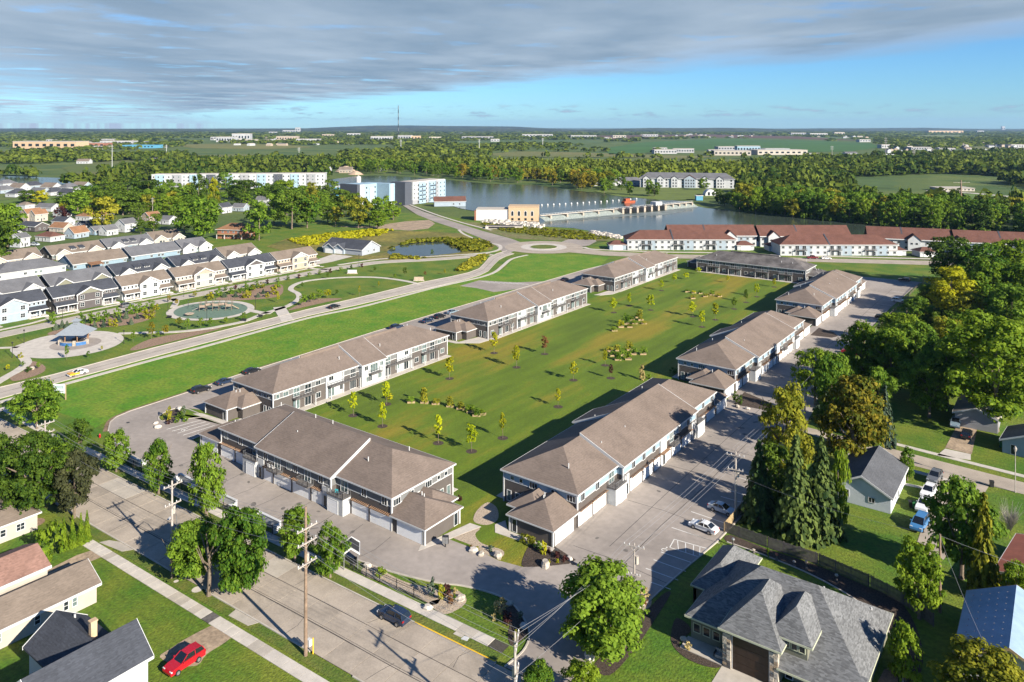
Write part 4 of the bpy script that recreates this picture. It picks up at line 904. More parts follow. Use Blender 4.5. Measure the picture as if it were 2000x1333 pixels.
gdoor(hb, -1.5, -9.22, 'g', 4.4, 4.0, dkd); gdoor(hb, 6.8, -7.05, 'g', 5.2, 2.25, dkd)
window(hb, 2.4, -7.05, .05, 'g', .95, 2.1, 1, name='front_door')
for x in (2.2, 3.1, 4.0): window(hb, x, -7.43, 4.0, 'g', .8, 1.0, 1, frame_m=cg)
for x in (-9.2, -7.9, -6.6): window(hb, x, -7.02, 1.0, 'g', 1.0, 1.2, 1, frame_m=cg)
for x, y in ((3, 6.5), (9, 5.5), (-3, 6)): MB().cyl(x, y, 3.4, 4.7, .1).build('vent_pipe', M['white'], hb)
MB().prism([(-10.4, -9.6), (-5.0, -9.6), (-5, -7), (-10.4, -7)], 0, .12).build('patio', M['kerb'], hb)
for x in (-11.9, -11.9): MB().box(-12.3, -12.0, -.9, -.6, 0, 2.9).build('porch_post', cg, hb)
sheet('mulch_bed', spline([(-42.6, 95), (-41.2, 90.4), (-38.5, 88.6), (-35.4, 88.8), (-34.6, 90), (-40, 90.2), (-40, 94)], 4, True), .03, M['mulch'])
sheet('mulch_bed', spline([(-43.9, 117.2), (-38, 117), (-30, 115.8), (-22.5, 112.5), (-17.2, 106), (-16, 100), (-14.6, 100), (-15, 108), (-18.6, 116.4), (-23, 117.7), (-30.4, 119), (-38, 119), (-44.2, 119.6)], 3, True), .03, M['mulch'])
MB().strip(spline([(-43.9, 117.2), (-38, 117), (-30, 115.8), (-22.5, 112.5), (-17.2, 106), (-16, 100)], 4), .22, 0, .1).build('bed_edging', M['kerb']).__setitem__('kind', 'structure')
sheet('mulch_bed', spline([(-17.8, 92), (-16.4, 96), (-16.6, 100.5), (-18.2, 101), (-18.4, 92)], 3, True), .028, M['mulchred'])
# patio seat and chairs on the porch
sf = empty('patio_sofa', (-34.9+.2, 91.0, .12), 0, 'grey outdoor sofa on the porch of the hipped house', 'sofa')
MB().box(-.95, .95, -.4, .4, .15, .45).build('seat', M['polegrey'], sf); MB().box(-.95, .95, .3, .45, .4, .85).build('backrest', M['polegrey'], sf)
for x in (-.95, .8): MB().box(x, x+.15, -.4, .4, .15, .65).build('armrest', M['darkmetal'], sf)
# --- house under construction with blue roof underlayment
hw_ = house('house under construction with pale blue roof underlayment and white wrapped gable', (-5.6, 110.9), PIO2, 13.8, 10.2, 3.7, 2.5, 'white', 'blueunder', trim='palewood', oh=.5)
MB().ext([(-5.1, 0), (-5.1, 3.4), (-2.6, 3.5), (-2.6, 0)], -3.5, 7.6).build('lean_to_wall', M['white'], hw_)
dk = mat('print_grey', (.16, .17, .2), 0, 1, .8)
def text(par, s, loc, size, m, rot):
    cu = bpy.data.curves.new('lettering', 'FONT'); cu.body = s; cu.size = size; cu.extrude = .004; cu.align_x = 'CENTER'
    cu.materials.append(m); t = bpy.data.objects.new('lettering', cu); me = bpy.data.meshes.new_from_object(t); bpy.data.objects.remove(t); return link('lettering', me, par, loc=loc, rot=rot)
for x, z in ((2.8, 1.3), (0.3, 1.5), (-2.4, 1.3), (1.6, 2.9), (-1.2, 3.2), (.2, 4.4)): text(hw_, 'Tyvek', (-6.93, x, z), .62, dk, (PIO2, 0, -PIO2))
for i in range(9):
    for j in range(5): MB().box(-6.3+i*1.5, -6.15+i*1.5, 4.6-j*.95, 4.75-j*.95, 6.2-(4.6-j*.95)*.49+.16, 6.2-(4.6-j*.95)*.49+.2).build('nail_cap', dk, hw_)
# --- house near the pond
a, c = Vector(G(707, 500)), Vector(G(648, 494)); dv = (a-c).normalized(); ang = math.atan2(dv.y, dv.x); nv = Vector((-dv.y, dv.x))
Lh = 26; ctr = a-dv*Lh/2+nv*7.3
hp = house('grey house with dark slate roof beside the pond', tuple(ctr), ang, Lh, 14.6, 3.0, 3.6, 'greyhouse', 'r_dark', wins=(('e1', -2.2, 1.0, 1.2, 1.3, 2), ('e1', 2.4, 1.0, 1.4, 1.3, 2)), doors=())
for k, cx in enumerate((-7.5, -1.6)):
    hwd = 3.5; MB().ext([(cx-hwd, 0), (cx-hwd, 2.9), (cx, 5.0), (cx+hwd, 2.9), (cx+hwd, 0)], -9.0+.6*k, -5, 'y').build('garage_bay', M['ltblue'], hp)
    MB().ext([(cx-hwd-.4, 2.65), (cx, 5.05), (cx+hwd+.4, 2.65), (cx+hwd+.4, 2.85), (cx, 5.25), (cx-hwd-.4, 2.85)], -9.5+.6*k, -2.2, 'y').build('garage_roof', M['r_dark'], hp)
    MB().ext([(cx-hwd-.45, 2.4), (cx-hwd-.4, 2.9), (cx, 5.31), (cx+hwd+.4, 2.9), (cx+hwd+.45, 2.4), (cx, 4.85)], -9.57+.6*k, -9.5+.6*k, 'y').build('rake', M['trim'], hp)
    gdoor(hp, cx, -9.03+.6*k, 'g', 4.8, 2.3)
sheet('house_drive', GP(612,510, 650,497, 690,501, 648,512, 620,517), .03, M['walk'])
# ================================================================== red roofed apartment blocks (turned to the river)
RD = math.atan2(C1, S1)
def redblock(label, pxa, pxb, py, depth=15, eave=5.6, rise=4.2, style='hip', wall='white_sid', gabs=(), roof='r_red', lower='ltblue', rz=None, balc=True, z0=0):
    a, c = Vector(G(pxa, py[0] if isinstance(py, tuple) else py)), Vector(G(pxb, py if not isinstance(py, tuple) else py[1]))
    d = (c-a); L = d.length; d.normalize(); ang = math.atan2(d.y, d.x); n = Vector((-d.y, d.x)); ctr = (a+c)/2+n*depth/2
    o = empty('apartment_block', tuple(ctr), ang, label, 'apartment building', 'russet roofed apartment blocks by the river')
    MB().box(-L/2+.5, L/2-.5, -depth/2+.5, depth/2-.5, 0, eave-.1).build('wall', M[wall], o)
    for x0 in (-L*.36, -L*.02, L*.28): MB().box(x0, x0+L*.13, -depth/2+.44, -depth/2+.55, 0, eave-.3).build('wall_panel', M[lower], o)
    b = MB(); xm = -L*.08
    if style == 'hip': hip(b, -L/2, L/2, -depth/2, depth/2, eave, eave+rise, run=depth*.55)
    else: gable_roof(b, -L/2+.4, L/2-.4, -depth/2, depth/2, eave, eave+rise, .4)
    rf = b.build('roof', M[roof], o)
    b = MB(); b.box(-L/2-.05, L/2+.05, -depth/2-.08-(.4 if style != 'hip' else 0), -depth/2-(.4 if style != 'hip' else 0), eave-.35-(.1 if style != 'hip' else 0), eave+.02); b.build('fascia', M['trim'], o)
    b = MB().ext([(-depth/2-.2, eave-.05), (0, eave+rise+.35), (.5, eave+rise+.35), (-depth/2+.9, eave+.05)], xm-.35, xm+.35); b.build('fire_wall', M['r_dark'], rf)
    for cx in gabs:
        g_ = MB().ext([(cx-3, 0), (cx-3, eave), (cx, eave+2.6), (cx+3, eave), (cx+3, 0)], -depth/2-1.5, -depth/2+1, 'y').build('gable_bay', M[wall], o)
        MB().ext([(cx-3.5, eave-.4), (cx, eave+2.7), (cx+3.5, eave-.4), (cx+3.5, eave-.15), (cx, eave+2.95), (cx-3.5, eave-.15)], -depth/2-1.9, -1, 'y').build('gable_roof', M[roof], o)
        for z in (3.4,): 
            for x in (cx-1.2, cx+1.2): window(o, x, -depth/2-1.52, z, 'g', 1.2, 1.1, 1)
    n_ = int(L/3.4)
    for i in range(n_):
        x = -L/2+2+i*(L-4)/(n_-1)
        if any(abs(x-g) < 3.3 for g in gabs): continue
        k = i % 5
        if balc and k in (2, 3):
            window(o, x, -depth/2+.42, .1, 'g', 1.9, 2.1, 2, name='patio_door'); window(o, x, -depth/2+.42, 2.95, 'g', 1.9, 2.1, 2, name='balcony_door')
            if k == 2: balcony(o, x-1.3, x+4.6, -depth/2+.45, -1.4)
        else:
            for z in (.9, 3.6): window(o, x, -depth/2+.42, z, 'g', 1.3, 1.3, 2)
    for i in range(4): window(o, L/2-.48, -depth/2+2.5+i*3, 3.6 if i % 2 else .9, 'e1', 1.2, 1.2, 2)
    return o, L
redblock('russet roofed apartment block with balconies nearest the roundabout', 1224, 1440, 489)
redblock('russet roofed apartment block with balconies behind the parked red pickup', 1523, 1756, 500)
redblock('russet roofed apartment block behind the one nearest the roundabout, long gabled roof', 1306, 1480, 482, 14, 6.0, 5.0, 'gable', gabs=(9,), balc=False)
redblock('russet roofed apartment block behind the pickup, with tall white gable', 1484, 1664, 483, 14, 6.0, 5.0, 'gable', gabs=(-18,), balc=False)
redblock('long russet roofed block by the river behind the tall oak', 1694, 1862, (486, 494), 15, 6.0, 5.2, 'gable', gabs=(2,), balc=False)
redblock('long russet roofed block by the river cut by the picture edge', 1866, 2090, (495, 505), 15, 6.0, 5.2, 'gable', gabs=(-24,), balc=False)
for k, (px, py, lab) in enumerate(((1452, 487, 'small russet roofed garage beside the block nearest the roundabout'), (1745, 497, 'small russet roofed garage beside the block behind the pickup'), (1205, 486, 'low blue garage with russet roof by the rough bank'), (1510, 489, 'low garage with russet roof between the two front blocks'), (1806, 500, 'low garage with russet roof below the tall oak'))):
    house(lab, G(px, py), RD, 9 if k != 3 else 7, 8, 2.6, 2.0, 'ltblue' if k == 2 else 'white_sid', 'r_red', 'hip', doors=(('g', 0, 4.9),), cat='garage', name='garage', group='garages by the russet roofed blocks')
house('long low garage row with russet roof behind the two front blocks', G(1480, 479), RD, 36, 7, 2.8, 1.6, 'white_sid', 'r_red', 'gable', cat='garage', name='garage_row', doors=tuple(('g', -15+i*5, 4.5) for i in range(7)))
# ================================================================== river works
pa, pb_ = Vector(G(930, 431)), Vector(G(1052, 432)); d = (pb_-pa); Lp = d.length; ang = math.atan2(d.y, d.x)
ph = empty('powerhouse', tuple((pa+pb_)/2), ang, 'old tan brick powerhouse with arched windows and white side at the dam', 'powerhouse')
MB().box(-Lp/2, Lp*.02, 0, 14, 0, 7.6).build('white_wall', M['white'], ph); MB().box(Lp*.02, Lp/2, -.8, 14, 0, 9.6).build('brick_wall', M['brick'], ph)
MB().box(-Lp/2-.2, Lp*.02, -.2, 14.2, 7.6, 8.0).build('flat_roof', M['kerb'], ph); MB().box(Lp*.02-.2, Lp/2+.2, -1, 14.2, 9.6, 10.1).build('parapet', M['brick'], ph); MB().box(-Lp/2-1.2, -Lp/2, -.3, 6, 0, 7).build('brick_corner', M['redbrick'], ph)
for i in range(4):
    x = Lp*.06+i*Lp*.105+1; b = MB(); b.ext([(x-1, 3.4), (x-1, 6.2)]+[(x-math.cos(t*math.pi/6)*1, 6.2+math.sin(t*math.pi/6)) for t in range(1, 6)]+[(x+1, 6.2), (x+1, 3.4)], -.86, -.78, 'y'); o = b.build('arched_window', M['trim'], ph)
    MB().ext([(x-.75, 3.6), (x-.75, 6.1), (x-.4, 6.8), (x+.4, 6.8), (x+.75, 6.1), (x+.75, 3.6)], -.9, -.84, 'y').build('pane', M['glass'], o)
    MB().box(x-.8, x+.8, -.86, -.78, .4, 2.0).build('basement_window', M['glass'], ph)
bd = empty('concrete_basin', G(985, 446), ang, 'concrete outlet basin with dark slats below the powerhouse', 'basin')
MB().box(-12, 12, -3.5, 3.5, 0, 1.6).build('wall', M['walk'], bd); MB().box(-10, 7, -3.56, -3.5, .3, 1.4).build('slats', M['darkmetal'], bd); MB().box(-11.4, 11.4, -3, 3, 1.6, 1.7).build('cover', M['oldwood'], bd)
da, db = Vector(G(1054, 431)), Vector(G(1352, 403)); d = db-da; LD = d.length; ang = math.atan2(d.y, d.x)
dm = empty('river_dam', tuple(da), ang, 'concrete dam with gate piers and walkway across the river', 'dam')
foam = mat('spilling_water', (.30, .34, .31), .35, .9, .4, stretch=(1, 1, .15))
g0_, g1_ = LD*.47, LD*.76
MB().box(0, LD, -1.2, 1.2, 3.2, 3.6).build('walkway', M['kerb'], dm)
for (a, c, n) in ((0, g0_, 5), (g1_, LD, 5)):
    MB().add([(a, -6.5, .05), (c, -6.5, .05), (c, -.6, 2.3), (a, -.6, 2.3), (a, .8, 2.3), (c, .8, 2.3)], [(0, 1, 2, 3), (3, 2, 5, 4)]).build('spillway', foam, dm)
    for i in range(n):
        x = a+(c-a)*(i+.5)/n; MB().box(x-.7, x+.7, -3.6, 2.4, 0, 3.2).build('pier', M['concrete2'], dm)
for i in range(7):
    x = g0_+(g1_-g0_)*i/6; p = MB().box(x-1.0, x+1.0, -6, 3, 0, 3.4).build('gate_pier', M['concrete2'], dm)
    MB().box(x-.25, x+.25, -5, 2.5, 3.4, 4.1).build('hoist_beam', M['metal'], p)
    if i < 6: MB().box(x+1.2, x+(g1_-g0_)/6-1.2, .2, 1.0, .4, 3.2).build('gate', M['metal'], dm)
MB().box(g0_-1, g1_+1, 1.0, 2.6, 3.4, 3.7).build('gate_walkway', M['metal'], dm); MB().box(g1_-9, g1_-2, -4, 2, 3.6, 6.4).build('control_cabin', M['white'], dm)
b = MB()
for i in range(60): b.box(LD*i/60, LD*i/60+.12, -1.15, -1.05, 3.6, 4.6)
b.box(0, LD, -1.15, -1.05, 4.5, 4.6); b.build('railing', M['white'], dm)
for i in range(17):
    t = i/16; p = G(1058+185*t, 402.5-12.5*t+1.2*math.sin(t*3))
    q = empty('buoy', p, 0, 'white safety buoy in the line across the river above the dam', 'buoy', 'buoys strung above the dam')
    MB().tube([(0, 0, -.2), (0, 0, .3), (0, 0, 1.1), (0, 0, 1.5)], [.5, .75, .7, .25], 10).build('float', M['white'], q); MB().cyl(0, 0, 1.45, 1.75, .12).build('eyelet', M['metal'], q)
ob = empty('work_barge', G(1228, 396), ang, 'orange work barge moored above the dam gates', 'barge'); 
MB().prism([(-7, -2), (6, -2), (8, 0), (6, 2), (-7, 2)], -.2, 1.4).build('hull', mat('orange_paint', (.36, .08, .03), .1, 1, .6), ob); MB().box(-5, 0, -1.5, 1.5, 1.4, 3.6).build('cabin', mat('orange_cabin', (.34, .075, .03), .1, 1, .6), ob)
# --- big buildings across the old town and the river
def block(label, corner, ang, L, D, Hh, wall, stripe=(), floors=4, roofm='kerb', name='apartment_block', cat='apartment building', winw=1.4, group=None, win=True, base=None):
    o = empty(name, corner, ang, label, cat, group)
    MB().box(0, L, 0, D, 0, Hh).build('wall', M[wall], o); MB().box(-.3, L+.3, -.3, D+.3, Hh, Hh+.5).build('parapet', M['trim'], o); MB().box(.4, L-.4, .4, D-.4, Hh+.48, Hh+.56).build('flat_roof', M[roofm], o)
    for x0, x1, m in stripe: MB().box(x0, x1, -.9, .2, 0, Hh+.1).build('bay', M[m], o)
    if base: MB().box(-.1, L+.1, -.12, D+.1, 0, 3.6).build('base_storey', M[base], o)
    if win:
        n = max(2, int(L/5)); fh = (Hh-.6)/floors
        for f in range(floors):
            for i in range(n):
                x = 2+i*(L-4)/(n-1); y = -.02
                for x0, x1, m in stripe:
                    if x0-.8 <= x <= x1+.8: y = -.92
                window(o, x, y, fh*f+1.0, 'g', winw, fh*.5, 1, lit=R.random() < .25)
            for i in range(max(1, int(D/6))): window(o, L+.02, 3+i*6, fh*f+1.0, 'e1', winw, fh*.5, 1)
    return o
M['skyblue'] = siding('sky_blue_panels', (.30, .43, .52), 1.2); M['midgrey'] = siding('mid_grey_panels', (.30, .31, .33), 1.2); M['darkpanel'] = siding('dark_panels', (.07, .08, .10), 1.2)
# L-shaped block at the river bend: a lit wing facing the camera side and a set-back wing
p1 = Vector(G(806, 400)); A1 = math.atan2(*(Vector(G(870, 391))-p1).yx); 
o5 = block('five-storey white and blue apartment building on the river bend', tuple(p1), A1, 46, 16, 18.5, 'white_sid', ((8, 17, 'skyblue'), (22, 31, 'skyblue'), (32, 36, 'midgrey'), (36, 46, 'skyblue')), 5, base='midgrey')
for f in range(4):
    for x0, x1 in ((8.4, 16.6), (22.4, 30.6)): 
        dk_ = MB().box(x0, x1, -2.3, -.9, 3.7+f*3.6, 3.9+f*3.6).build('balcony', M['darkpanel'], o5); railing(dk_, x0, x1, -2.25, -.9, 3.9+f*3.6, 'f', M['darkmetal'])
MB().box(-9, 0, 1, 17, 0, 19.2).build('stair_wing', M['darkpanel'], o5); MB().box(-16, -9, 12, 40, 0, 18.2).build('link_wing', M['skyblue'], o5); MB().box(-14.5, -12, 11.6, 12.2, 0, 18).build('bay', M['white_sid'], o5)
MB().box(-38, -16, 26, 44, 0, 18.2).build('rear_wing', M['skyblue'], o5); MB().box(-37, -32, 25.4, 26.2, 0, 18.2).build('bay', M['white_sid'], o5); MB().box(-25, -20, 25.4, 26.2, 0, 15).build('bay', M['white_sid'], o5); MB().box(-41, -38, 25, 44, 0, 18.6).build('corner_bay', M['darkpanel'], o5)
for x in (-34.5, -28.5, -18):
    for f in range(4): window(o5, x, 25.96, 2.2+f*4, 'g', 1.6, 1.8, 1)
hs = house('low clubhouse with russet roof beside the white and blue building', G(878, 402), RD+.15, 26, 12, 4.2, 3.4, 'ltblue', 'r_red', wins=(('e1', -2, 1.4, 1.2, 1.4, 2), ('e1', 2, 1.4, 1.2, 1.4, 2), ('g', 3, 1.2, 1.3, 1.4, 1), ('g', 8, 1.2, 1.3, 1.4, 1)), cat='clubhouse')
# long four-storey block behind the trees
q0, q1 = Vector(G(296, 371)), Vector(G(634, 368)); dq = q1-q0; Lq = dq.length; st_ = []
x = 4
for k in range(10): st_ += [(x, x+9, ('skyblue', 'midgrey', 'skyblue', 'darkpanel')[k % 4])]; x += Lq/10.3
block('long four-storey white, blue and tan apartment building behind the old town trees', tuple(q0), math.atan2(dq.y, dq.x), Lq, 18, 15.5, 'white_sid', tuple(st_), 4)
sl_ = empty('white_silo', G(700, 385), 0, 'tall white round silo beside the blue warehouse', 'silo'); MB().tube([(0, 0, 0), (0, 0, 18), (0, 0, 19.2)], [2.4, 2.4, 2.0], 20).build('drum', M['white'], sl_); MB().cyl(0, 0, 19.1, 20.2, 1.1, .8, 12).build('cap', M['kerb'], sl_)
M['warehouseblue'] = mat('warehouse_blue', (.10, .32, .48), .08, .5, .6)
block('low blue warehouse with white roof by the silo', G(652, 385), RD+.1, 22, 18, 9, 'warehouseblue', (), 1, 'white', 'warehouse', 'warehouse', win=False)
# three-storey white building over the river
q0, q1 = Vector(G(1250, 366)), Vector(G(1434, 369)); dq = q1-q0; Lq = dq.length; o4 = empty('apartment_block', tuple(q0), math.atan2(dq.y, dq.x), 'three-storey white apartment building with grey gabled roof on the far river bank', 'apartment building')
MB().box(0, Lq, 0, 18, 0, 10).build('wall', M['white_sid'], o4); b = MB(); hip(b, -1, Lq+1, -1, 19, 10.1, 16, run=9); b.build('roof', M['r_mid'], o4); MB().box(-1, Lq+1, -1.1, -1, 9.7, 10.1).build('fascia', M['trim'], o4)
for k, cx in enumerate((7, 22, 37, 53, 69, 84, 98)):
    if cx > Lq-4: break
    big = k == 3; hw2 = 6 if big else 3.6
    MB().ext([(cx-hw2, 0), (cx-hw2, 10), (cx, 12.6+(1 if big else 0)), (cx+hw2, 10), (cx+hw2, 0)], -1.8, 1, 'y').build('gable_bay', M['ltblue' if big else 'white_sid'], o4)
    MB().ext([(cx-hw2-.6, 9.6), (cx, 12.8+big), (cx+hw2+.6, 9.6), (cx+hw2+.6, 9.95), (cx, 13.15+big), (cx-hw2-.6, 9.95)], -2.3, 8, 'y').build('gable_roof', M['r_mid' if not big else 'r_red'], o4)
    for f in range(3):
        for x in ((cx-1.5, cx+1.5) if not big else (cx-4, cx-1.4, cx+1.4, cx+4)): window(o4, x, -1.82, .9+f*3.2, 'g', 1.5, 1.9, 1)
for f in range(3):
    for i in range(12):
        x = 3+i*(Lq-6)/11; window(o4, x, -.02, .9+f*3.2, 'g', 1.9, 2.0, 2); 
house('low grey roofed annex left of the white three-storey building', G(1206, 362), RD+.1, 58, 16, 4.5, 4.5, 'white_sid', 'r_mid', 'hip', wins=tuple(('g', -24+i*6, 1.2, 1.6, 1.5, 2) for i in range(9)), far=True, cat='building', name='annex')
qh = empty('quonset_hut', G(1386, 382), RD, 'small white arched hut on the far bank by the dam', 'hut'); b = MB(); pr = [(math.cos(t*math.pi/10)*5.5, math.sin(t*math.pi/10)*6) for t in range(11)]; b.ext(pr, -5, 5, 'y').build('shell', M['white'], qh)
for x in (-2, 2): MB().box(x-1, x+1, -5.1, -5, .5, 3.5).build('window', M['glass'], qh)
block('small blue shed at the end of the dam', G(1360, 392), RD, 6, 5, 4, 'warehouseblue', (), 1, 'r_red', 'shed', 'shed', win=False)
# ================================================================== old town houses
OT = 0.35
old = [(39,482,6,7.5,5.2,2.2,'white_sid','r_mid','gable',1.9,'white two-storey house with grey roof near the ranch rows'), (98,470,12.5,9,2.8,2.4,'white_sid','r_red','hip',.25,'white bungalow with dark red hipped roof'),
 (150,464,10,8,3.2,3.4,'ltblue','r_rust','gable',1.85,'small house with orange roof and white gable'), (121,452,12,8,2.8,2.8,'cream','r_rust','gable',.3,'long low house with orange roof behind the red one'),
 (124,440,12,8,3.0,2.6,'white_sid','r_dark','gable',.25,'dark roofed cottage with chimney behind the maroon tree'), (62,431,11,8,5.4,3,'beige','r_rust','gable',1.75,'cream two-storey house with twin gables and rust roof'),
 (75,432,9,7,5.2,2.8,'cream','r_rust','gable',1.75,'cream two-storey house with rust porch roof beside its twin'), (50,414,9,8,5.6,2.2,'white_sid','r_tan','hip',.3,'white square house at the tree edge on the left'),
 (94,412,17,9,3,2.8,'white_sid','r_mid','gable',.3,'long white house with grey roof'), (122,424,9,8,3,3,'white_sid','r_dark','gable',1.8,'white gabled house with green-black roof by the yellow tree'),
 (66,450,16,9,3.2,2.2,'charcoal','r_dark','gable',.2,'dark low house with charcoal roof'), (172,430,13,9,3,2.6,'white_sid','r_rust','hip',.3,'house with orange-brown hipped roof under the big trees'),
 (247,452,9,8,5.2,2.8,'white_sid','r_mid','gable',1.8,'white two-storey house with blue-grey side by the hedge'), (212,459,8,7,3.4,2.6,'white_sid','r_mid','gable',1.8,'small white house half hidden by an elm'),
 (166,449,9,8,3,2.6,'white_sid','r_dark','gable',1.8,'small white house with black roof'), (187,458,6,6,2.8,2.2,'steelblue','r_mid','gable',1.8,'small blue gabled cottage'), (178,418,9,8,4.8,3,'charcoal','r_dark','gable',1.8,'dark house with white gable trim under the trees'),
 (30,465,6,5,2.6,1.8,'white_sid','r_mid','gable',.3,'small white garage by the two-storey white house'), (205,428,8,7,3.2,2.4,'cream','r_rust','gable',.4,'cream house behind the elm'), (296,432,9,8,3.6,2.8,'beige','r_rust','gable',1.7,'tan house at the utility pole'),
 (325,437,12,8,3,2.4,'white_sid','r_mid','gable',.3,'low white house behind the dark hedge'), (436,416,10,8,4.6,3,'white_sid','r_dark','gable',1.8,'white gabled house in the trees behind the brick house'), (470,412,10,8,3.2,2.6,'ltblue','r_mid','gable',.4,'pale blue house in the trees behind the brick house'),
 (515,402,10,8,5,3,'white_sid','r_mid','gable',.5,'white house deep in the trees left of the silo'), (628,398,9,8,5,3,'beige','r_rust','gable',1.8,'tan house in the trees below the silo')]
for px, py, L, W, hw, rise, wl, rf, sty, rz, lab in old:
    house(lab, G(px, py), rz, L, W, hw, rise, wl, rf, sty, wins=(('g', -L*.28, .9, 1.1, 1.3, 1), ('g', L*.2, .9, 1.1, 1.3, 1), ('e1', -1.4, .9, 1, 1.3, 1), ('e1', 1.6, .9, 1, 1.3, 1), ('e0', 1.4, .9, 1, 1.3, 1), ('e0', -1.6, .9, 1, 1.3, 1))+((('e0', 0, 3.4, 1, 1.2, 1), ('e1', 0, 3.4, 1, 1.2, 1), ('g', 0, 3.4, 1, 1.2, 1)) if hw > 4 else ()), doors=(('g', 0, .95),), oh=.4)
bh = house('dark brick house with broad orange hipped roof at the meadow edge', G(462, 464), .45, 17, 13, 5.4, 3.2, 'redbrick', 'r_rust', 'hip', wins=tuple((f, u, z, 1.3, 1.4, 2) for f in ('g', 'e1') for u in (-5, -1.5, 2, 5) if not (f == 'e1' and abs(u) > 4.5) for z in (.9, 3.5)), oh=.9)
MB().box(-8.3, 8.3, -8.3, -6.5, 2.6, 2.85).build('porch_roof', M['palewood'], bh); [MB().box(x-.15, x+.15, -8.2, -7.9, 0, 2.6).build('porch_post', M['trim'], bh) for x in (-8, -3, 3, 8)]
nb = [(8,377,'r_mid'),(38,372,'r_tan'),(36,384,'r_dark'),(78,382,'r_mid'),(105,381,'r_dark'),(135,384,'r_dark'),(65,368,'r_dark'),(100,371,'r_tan'),(135,372,'r_mid'),(160,369,'r_tan'),(12,364,'r_mid')]
for k, (px, py, rf) in enumerate(nb):
    house('dark roofed white suburban house in the row by the inlet', G(px, py), .3 if k % 2 else 1.9, 17, 12, 3.2, 4.2, 'white_sid' if k % 3 else 'ltblue', rf, 'gable' if k % 2 else 'hip', wins=(('g', -4, .9, 1.5, 1.3, 2), ('g', 4, .9, 1.5, 1.3, 2), ('e0', 2, .9, 1.3, 1.3, 1), ('e1', 2, .9, 1.3, 1.3, 1)), group='suburban houses by the inlet', far=True)
mid_h = [(165,320,22,12,'white_sid','r_tan','lone pale house above the inlet bank'), (622,337,34,16,'white_sid','r_dark','large white house with dark roof on the far river bank'), (676,338,18,10,'beige','r_tan','tan house beside the gravel heap'), (745,334,16,10,'white_sid','r_dark','white house with dark roof among the far bank trees'), (878,330,20,12,'midgrey','r_mid','grey house on the far bank'), (960,336,26,14,'white_sid','r_tan','white house with tan roof on the far bank'), (1021,343,17,9,'white_sid','r_red','white cottage with red roof on the far bank'), (385,328,14,9,'white_sid','r_tan','small house in the meadow trees'), (300,318,13,9,'white_sid','r_mid','small white house by the field edge'), (1660,304,30,16,'white_sid','r_mid','white farmhouse at the field corner'), (1735,310,26,14,'white_sid','white','white barn in the east woods'), (1762,314,18,12,'ltblue','r_mid','pale house in the east woods')]
for px, py, L, W, wl, rf, lab in mid_h:
    house(lab, G(px, py), RD+R.uniform(-.3, .3), L, W, 4.5, 4, wl, rf, 'gable', wins=tuple(('g', u*L, 1, 1.8, 1.8, 1) for u in (-.35, -.12, .12, .35)), far=True)
# gravel heaps
for px, py, w_, hh, lab in ((676, 327, 26, 8, 'tall pale gravel heap on the far bank'), (695, 333, 18, 5, 'low gravel heap beside the tall one'), (765, 318, 20, 5, 'small gravel heap among the trees')):
    x, y = G(px, py+8); b = MB(); n = 14
    ring = lambda r, z: [(r*math.cos(2*math.pi*i/n)*(1+.15*math.sin(i*2.3)), r*math.sin(2*math.pi*i/n), z) for i in range(n)]
    vs_ = ring(w_*.6, 0)+ring(w_*.35, hh*.6)+ring(w_*.1, hh); b.add(vs_, [(k*n+i, k*n+(i+1) % n, (k+1)*n+(i+1) % n, (k+1)*n+i) for k in range(2) for i in range(n)]+[tuple(range(2*n, 3*n))])
    tag(b.build('gravel_heap', mat('gravel', (.42, .31, .22), .15, .1, .95), loc=(x, y, -.2)), lab, 'gravel heap')
